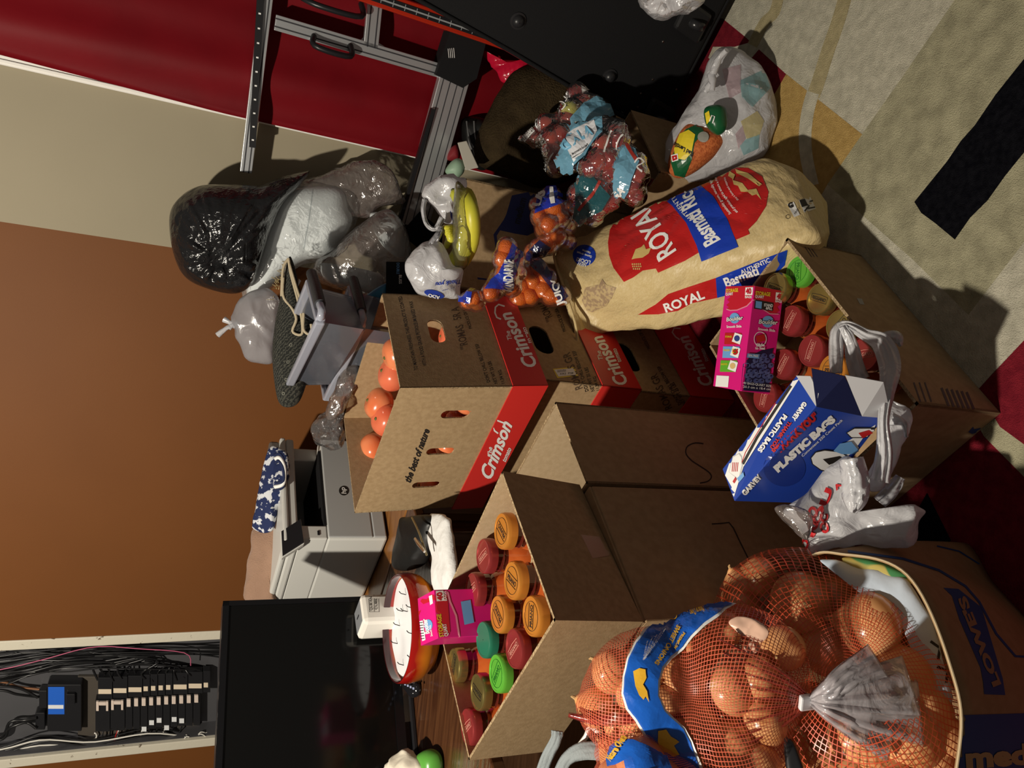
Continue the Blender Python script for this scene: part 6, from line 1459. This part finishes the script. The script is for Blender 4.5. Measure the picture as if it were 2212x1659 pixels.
pg(z6([(524, 1306), (606, 1165), (648, 1150), (566, 1312)]), gm, INK, gx, name='black_band', off=.001); pg(z6([(600, 1290), (690, 1130), (712, 1128), (640, 1280)]), gm, SR, gx, name='red_band', off=.001)
for pl, m, o_ in (([(552, 1080), (575, 1050), (620, 1040), (700, 1050), (735, 1075), (728, 1150), (680, 1160), (600, 1140), (560, 1110)], INK, .0014), ([(556, 1080), (578, 1054), (620, 1045), (698, 1054), (730, 1078), (723, 1145), (680, 1154), (602, 1135), (564, 1108)], WHT, .0018), ([(610, 1085), (690, 1070), (715, 1085), (640, 1112)], INK, .0022), ([(660, 1045), (690, 1010), (745, 1000), (782, 1045), (760, 1060), (700, 1060)], LBL, .0026), ([(722, 960), (760, 935), (840, 935), (905, 935), (900, 975), (800, 985), (745, 985)], INK, .0014), ([(727, 960), (762, 940), (840, 940), (898, 939), (894, 970), (800, 980), (748, 980)], WHT, .0018), ([(780, 960), (830, 945), (850, 960), (800, 985)], SR, .0022)):
    pg(z6(pl), gm, m, gx, name='bag_picture', off=o_)
w6('Thank', (712, 1145), (790, 1130), 22, SR, .05, .0024)
FLN = mat('navy_flap_print', (.008, .010, .040), .85, spec=.1); FLW = mat('white_coated_card', (.46, .46, .48), .8, spec=.2)
def flap(name, pts, m, parent, th=.0015):
    n = (pts[1]-pts[0]).cross(pts[2]-pts[0]).normalized()*th; return hexa(name, [p-n for p in pts]+list(pts), m, parent, 0)
cq = c_; flap('end_flap', [Z(1764, 878, .404), Z(1753, 795, .43), Z(1825, 812, .40), Z(1862, 898, .33)], FLN, gx)
flap('side_flap', [Z(1862, 898, .33), Z(1825, 809, .40), Z(1908, 824, .35), Z(1925, 903, .27)], FLW, gx)
flap('end_flap', [Z(1764, 877, .404), Z(1721, 811, .414), Z(1752, 812, .42), Z(1770, 850, .41)], FLW, gx)

# ------------------------------------------------------------------ white bag with red lettering, spilling from the blue carton
wb = thing('carrier_bag', Z(1860, 1130, .15), 'white plastic carrier bag with red lettering, trailing over the blue carton and the lower jars', 'bag')
q = [(1700, 1105), (1748, 1062), (1790, 1020), (1826, 992), (1850, 1010), (1852, 1060), (1846, 1108), (1880, 1100), (1925, 1098), (1962, 1090), (2003, 1104), (1988, 1130), (1968, 1176), (1905, 1178), (1830, 1178), (1762, 1194), (1744, 1186), (1720, 1140)]
wm_ = pillow('bag_body', q, 1.22, .030, PBW, wb, amp=.011, s=17, pw=3, nv=110, nr=20)
q = [(1905, 875), (1930, 862), (1955, 872), (1970, 892), (1960, 935), (1940, 985), (1915, 1040), (1885, 1060), (1872, 1030), (1895, 980), (1900, 920)]
pillow('bag_middle', q, 1.25, .016, PBW, wb, amp=.012, s=20, pw=3, nv=90)
strip('handle', [(1806, 806, 24, 1.30), (1806, 760, 30, 1.34), (1808, 715, 26, 1.35), (1830, 702, 20, 1.345), (1868, 722, 26, 1.32), (1905, 742, 42, 1.28), (1922, 790, 44, 1.24), (1916, 850, 30, 1.20), (1908, 910, 24, 1.185), (1910, 980, 34, 1.18), (1900, 1040, 40, 1.18)], PBW, wb, nu=70, nv=13, rip=.003, curl=.012)
strip('handle', [(1820, 705, 20, 1.34), (1838, 745, 28, 1.34), (1848, 790, 34, 1.33), (1860, 820, 36, 1.32)], PBW, wb, rip=.003, seed=2)
strip('handle', [(1905, 725, 14, 1.295), (1935, 728, 26, 1.29), (1946, 748, 8, 1.29)], PBW, wb, rip=.002, seed=4)
strip('handle', [(1838, 990, 50, 1.17), (1848, 1040, 56, 1.165), (1846, 1080, 50, 1.165), (1842, 1108, 16, 1.17)], PBW, wb, nu=40, rip=.004, curl=.02, seed=3)
strip('torn_corner', [(1900, 1085, 30, 1.20), (1925, 1060, 30, 1.20), (1945, 1030, 20, 1.20)], PMW, wb, rip=.003, seed=1)
strip('red_lettered_fold', [(1925, 905, 30, 1.22), (1952, 915, 14, 1.21), (1958, 945, 8, 1.21)], PBW, wb, rip=.002)
RL = mat('scarlet_bag_lettering', (.55, .02, .025), .4)
for s_, a, b, h in (('OO', (1768, 1146), (1766, 1094), 20), ('YOU', (1752, 1176), (1800, 1060), 16), ('OC', (1790, 1150), (1788, 1108), 16), ('O', (1750, 1188), (1748, 1162), 14), ('A', (1808, 1062), (1822, 1048), 10)): tx(s_, a, b, h, wm_, RL, wb, bold=.05, off=.0035)
q = [(1678, 1100), (1700, 1095), (1745, 1108), (1750, 1150), (1738, 1165), (1712, 1140), (1690, 1122)]
o = pillow('clear_scrap', q, 1.20, .02, CLR2, None, ctr(q, 1.2), amp=.008, s=20); solo(o, 'scrap of clear plastic hanging below the blue carton', 'plastic wrap')

# ================================================================== BOX AND ONION BAGS
LKR = mat('lowes_carton', (.30, .19, .095), .85, spec=.2, col2=(.34, .22, .115), scale=60, det=6, bump=.12, bscale=300)
rimz = .42
rim_ = [V((-.60, 1.02, .40)), V((-.76, .76, .42)), V((-.60, .62, .42)), V((-.40, .585, .42)), V((-.30, .605, .425)), V((-.206, .675, .425)), V((-.205, .78, .42)), V((-.240, .868, .41)), V((-.40, .965, .40))]
flo_ = [V((-.56, 1.02, .003)), V((-.70, .80, .003)), V((-.58, .68, .003)), V((-.46, .655, .003)), V((-.40, .67, .003)), V((-.33, .735, .003)), V((-.27, .815, .003)), V((-.215, .885, .003)), V((-.39, .97, .003))]
mid_ = [(a*.5+b*.5)+V((b.x-a.x, b.y-a.y, 0))*.12 for a, b in zip(flo_, rim_)]
lw = thing('moving_carton', V((-.45, .82, 0)), 'bulging brown moving carton with blue hardware-shop printing, full of onion bags', 'box')
def ringp(P, n=90): return cat(P, n, True)
Gb = []
for f in [i/14 for i in range(15)]:
    row = []
    for a, b in zip(flo_, rim_):
        p = a*(1-f)+b*f; d = V((p.x+.45, p.y-.82, 0)).normalized(); row.append(p+d*.012*math.sin(PI*f))
    Gb.append(ringp(row))
lo_ = gridmesh('carton_body', Gb, LKR, lw, cap=False); solid(lo_, .003)
mb = MB(); n_ = 90; mb.tube(Gb[-1], .0016, 6, closed=True); mb.build('cut_edge', mat('pale_cut_edge', (.50, .39, .24), .9), lw)
mb = MB(); mb.add(Gb[0], [list(range(90))]); mb.build('carton_bottom', LKR, lw)
def z7(pts): return zq(pts, 1200, 1150, .4575)
LBP = mat('shop_blue_print', (.005, .055, .20), .7)
pg(z7([(1830, 262), (1902, 268), (2010, 355), (2110, 690), (2122, 768), (2022, 764), (2018, 710), (2005, 640), (1905, 410), (1870, 300)]), lo_, LBP, lw, name='shop_logo')
LKR2 = mat('logo_kraft_lettering', (.30, .19, .095), .8)
tx("LOWE'S", (2186-26, 1478), (2083, 1287), 17, lo_, LKR2, lw, bold=.05, off=.0012)
ln(z7([(1380, 90), (1640, 125), (1810, 180), (1935, 255), (2000, 330), (2080, 480), (2170, 585), (2260, 590)]), 5, lo_, LBP, lw); ln(z7([(1800, 65), (1905, 90), (2000, 150)]), 3, lo_, LBP, lw)
pg([(2060, 1545), (2230, 1540), (2300, 1700), (2068, 1760)], lo_, LBP, lw, name='size_panel'); tx('medium', (2085, 1657), (2340, 1640), 42, lo_, mat('size_lettering', (.42, .30, .14), .7), lw, bold=.05, off=.0014)
q = [(1770, 1208), (1850, 1222), (1925, 1243), (1962, 1262), (2008, 1340), (2040, 1430), (2054, 1500), (2050, 1570), (2024, 1540), (2004, 1450), (1965, 1360), (1905, 1292), (1820, 1245)]
o = pillow('white_blue_bag', q, 1.06, .012, mat('pale_blue_white_plastic', (.48, .56, .66), .3, bump=.5, bscale=16, bdist=.006), None, ctr(q, 1.13)-Zv*.1, amp=.006, s=14, pw=4, nv=90)
tag(o, 'pale blue-white plastic package lining the far side of the moving carton', 'package')
ln([(2010, 1385), (2030, 1400), (2026, 1425)], 6, o, INK, o); ln([(2024, 1440), (2046, 1450), (2044, 1475)], 6, o, INK, o)
q = [(1820, 1205), (1880, 1208), (1960, 1240), (1965, 1262), (1900, 1240), (1840, 1228)]
o = pillow('yellow_green_pack', q, 1.10, .012, mat('yellow_green_print', (.50, .42, .12), .5, col2=(.05, .22, .08), scale=22, det=1, sharp=(.48, .52)), None, ctr(q, 1.10)-Zv*.02, pw=4)
tag(o, 'strip of a green and yellow packet inside the far edge of the moving carton', 'packet')

RN = net('red_onion_net', (.62, .085, .035), cu=105, cv=80, wd=.17); RNF = net('red_onion_net_fine', (.66, .13, .07), cu=120, cv=90, wd=.19)
random.seed(21)
rear = [(1731, 1301, 1.16, 0.048), (1880, 1352, 1.08, 0.05), (1640, 1245, 1.26, 0.034), (1790, 1400, 1.14, 0.044), (1950, 1470, 1.04, 0.05), (1955, 1590, 1.0, 0.048), (1860, 1600, 1.02, 0.048), (1700, 1390, 1.22, 0.04), (1600, 1300, 1.27, 0.036), (2010, 1640, 1.0, 0.04), (1880, 1500, 1.1, 0.045), (1820, 1690, 1.01, 0.048), (1930, 1710, 0.98, 0.048), (1700, 1640, 1.1, 0.045), (1760, 1530, 1.14, 0.045), (1800, 1290, 1.18, 0.04), (1600, 1260, 1.27, 0.03), (1970, 1400, 1.1, 0.034), (1935, 1330, 1.12, 0.032), (2000, 1530, 1.02, 0.038), (2030, 1590, 1.0, 0.036)]
t, o = fruitbag('onion_net', 'onion', rear, .045, ONI, RN, 'big red mesh bag of onions filling the moving carton', 'onion inside the coarse red mesh bag in the moving carton', 'onions in the carton bag', it=60, nu=120, nv=160, hull=.93, amp=.0015, axis=tuple(-ray(1830, 1480)))
front = [(1323, 1450, 1.08, 0.0329), (1287, 1527, 1.08, 0.0297), (1383, 1585, 1.04, 0.0318), (1484, 1472, 1.05, 0.035), (1580, 1492, 1.03, 0.0371), (1580, 1607, 1.01, 0.0371), (1565, 1362, 1.09, 0.0286), (1690, 1400, 1.06, 0.0329), (1420, 1430, 1.08, 0.0339), (1440, 1530, 1.04, 0.035), (1500, 1560, 1.03, 0.036), (1380, 1500, 1.06, 0.0339), (1640, 1470, 1.03, 0.0329), (1510, 1400, 1.09, 0.0318), (1650, 1560, 1.01, 0.0329), (1470, 1640, 1.02, 0.035), (1340, 1560, 1.08, 0.0276), (1630, 1650, 1.0, 0.036)]
clip = Dp(1745, 1512, .985)
t, o = fruitbag('onion_net', 'onion', front, .032, ONI, RNF, 'front mesh bag of sweet onions with a wavy blue label, gathered by a white clip', 'onion inside the blue labelled mesh bag with the white clip', 'onions in the front bag', it=60, nu=120, nv=160, hull=.93, amp=.0015, spikes=[(clip, .42)], axis=tuple(Dp(1745, 1512, .985)-Dp(1450, 1500, 1.04)))
OB = film('onion_label_blue', (.012, .13, .62), haze=.97, gloss=.3, rough=.2, bump=.5, bscale=14, bdist=.005, translucent=.15)
lab = z7([(745, 322), (840, 350), (800, 362), (760, 400), (700, 440), (640, 500), (600, 548), (540, 590), (500, 640), (482, 700), (480, 770), (510, 840), (560, 890), (605, 930), (640, 990), (690, 1115), (560, 1115), (500, 1030), (430, 950), (385, 880), (345, 830), (325, 760), (330, 690), (350, 600), (385, 530), (430, 470), (490, 425), (560, 385), (620, 350), (680, 328)])
cx_ = sum(p[0] for p in lab)/len(lab); edge = z7([(735, 316), (855, 345), (806, 372), (766, 410), (706, 450), (647, 508), (606, 558), (547, 600), (510, 646), (490, 702), (488, 768), (517, 834), (567, 884), (613, 925), (650, 985), (705, 1120), (545, 1120), (492, 1036), (420, 958), (376, 888), (335, 836), (315, 762), (320, 686), (341, 596), (376, 524), (422, 462), (484, 416), (556, 376), (618, 342), (678, 320)])
pg(edge, o, WHT, t, name='label_border', off=.003, maxlen=9); lo2 = pg(lab, o, OB, t, name='blue_label', off=.0045, maxlen=9)
OG = mat('label_gold_print', (.75, .42, .03), .4)
for pl in ([(372, 660), (400, 645), (425, 650), (430, 690), (415, 720), (432, 752), (440, 800), (425, 775), (415, 790), (395, 770), (380, 730)], [(478, 930), (520, 925), (545, 960), (585, 985), (560, 1000), (590, 1040), (560, 1050), (530, 1030), (500, 1020), (480, 980)]): pg(z7(pl), o, OG, t, name='onion_picture', off=.006)
tx('SWEET ONIONS', z7([(585, 450)])[0], z7([(462, 625)])[0], 9, o, OG, t, bold=.04, off=.006); tx('PREMIUM', z7([(610, 480)])[0], z7([(555, 555)])[0], 6, o, OG, t, bold=.03, off=.006)
tx('Nature Oven', z7([(705, 365)])[0], z7([(640, 385)])[0], 12, o, OG, t, bold=.03, off=.006); pg([z7(ell(562, 410, 22, 18)), z7(ell(562, 410, 17, 13))], o, OG, t, name='round_mark', off=.006)
for k in range(5): tx('keep in a cool dry place until ready', z7([(520-k*22, 470+k*14)])[0], z7([(420-k*2, 600+k*3)])[0], 3.4, o, WHT, t, off=.006)
WC = mat('white_clip', (.75, .75, .78), .35)
hexa('clip', obox(clip+V((0, 0, 0)), 0, .020, .036, .012, ((_F*-1).normalized().cross(V((0, 0, 1))).normalized(), V((0, 0, 1)), -_F)), WC, t, .003)
TAILF = film('clear_tail_film', (.92, .86, .90), haze=.46, gloss=.45, rough=.10, bump=.5, bscale=20, bdist=.006)
for k, (x, y, w1) in enumerate(((1900, 1430, 60), (1970, 1480, 90), (1990, 1540, 100), (1930, 1600, 70), (1860, 1450, 50))):
    strip('clear_tail', [(1752, 1512, 20, .98), (1790, 1512+(y-1512)*.25, 44, .955), (1750+(x-1750)*.6, 1512+(y-1512)*.65, w1*1.0, .955), (x, y, w1*1.35, .965)], TAILF, t, nu=30, nv=13, rip=.004, curl=.012, seed=k*2)
for k in range(9):
    yy = 1380+k*32; strip('gathered_fold', [(1745, 1512+(k-4)*3, 5, .985), (1680, 1512+(yy-1512)*.5, 8, .985), (1600-abs(k-4)*12, yy, 3, .985)], film('red_gather', (.62, .06, .05), haze=.55, gloss=.5, rough=.12, bump=.6), t, nu=16, nv=5, rip=.001, curl=.003)
strip('gathered_fold', [(1228, 1544, 10, 1.06), (1290, 1556, 22, 1.04), (1360, 1552, 26, 1.03), (1480, 1545, 12, 1.01)], film('red_gather', (.62, .06, .05)), t, nu=24, nv=7, rip=.002, curl=.01)
FLK = mat('pale_onion_skin', (.72, .46, .34), .3, spec=.5, coat=.3)
for fq in ([(1576, 1345), (1592, 1332), (1618, 1335), (1650, 1350), (1658, 1372), (1645, 1388), (1618, 1382), (1595, 1365)], [(1608, 1398), (1630, 1385), (1640, 1400), (1622, 1412)]): pillow('loose_skin_flake', fq, 1.0, .004, FLK, t, amp=.003, s=40, nv=40)
t3 = [(1385, 1650, .97, .034), (1340, 1690, .98, .034), (1430, 1700, .96, .035), (1480, 1720, .95, .034), (1330, 1630, 1.03, .026)]
t, o = fruitbag('onion_net', 'onion', t3, .033, ONI, RNF, 'small mesh onion bag with a blue label, cut by the bottom photo edge', 'onion inside the mesh bag cut by the bottom edge of the photo', 'onions in the edge bag', it=14, nu=60, nv=90, hull=.75)
pg(z7([(250, 1113), (245, 1080), (265, 1020), (310, 985), (370, 985), (425, 1010), (480, 1040), (520, 1060), (560, 1150), (350, 1160), (330, 1080), (290, 1100)]), o, OB, t, name='blue_label', off=.004, maxlen=9); tx('Nature Oven', z7([(275, 1090)])[0], z7([(345, 985)])[0], 14, o, OG, t, bold=.04, off=.006)
q = [(1693, 1600), (1712, 1600), (1730, 1640), (1738, 1680), (1705, 1690)]
o = pillow('black_tag', q, .97, .006, BLK, None, ctr(q, .97), pw=4); solo(o, 'black printed tag between the two big onion bags at the bottom edge', 'tag')
# ------------------------------------------------------------------ tote under the front onion bag
tb = thing('tote_bag', V((-.98, 1.02, 0)), 'black tote bag with grey handles on the floor, left of the moving carton', 'bag')
c0 = V((-.70, 1.0, 0)); P = obox((-.98, 1.02, .004), 40, .34, .20, .60); v, f = bevelled(P, hexv(None), .05, 4); auto(mesh('bag_body', v, f, BLKM, tb), 60)
GST = mat('grey_webbing', (.22, .25, .26), .7, bump=.4, bscale=300)
strip('handle', [(1160, 1700, 26, 1.10), (1180, 1640, 26, 1.08), (1200, 1600, 24, 1.07), (1204, 1580, 22, 1.07)], GST, tb, rip=.001, curl=.002, thick=.003); strip('handle', [(1205, 1680, 28, 1.08), (1225, 1640, 28, 1.07), (1260, 1622, 36, 1.06), (1310, 1625, 34, 1.05)], GST, tb, rip=.001, curl=.004, thick=.003)
strip('white_band', [(1245, 1615, 8, 1.09), (1265, 1592, 12, 1.09), (1275, 1572, 10, 1.09), (1300, 1585, 16, 1.09)], WHT, tb, rip=.001, thick=.002)
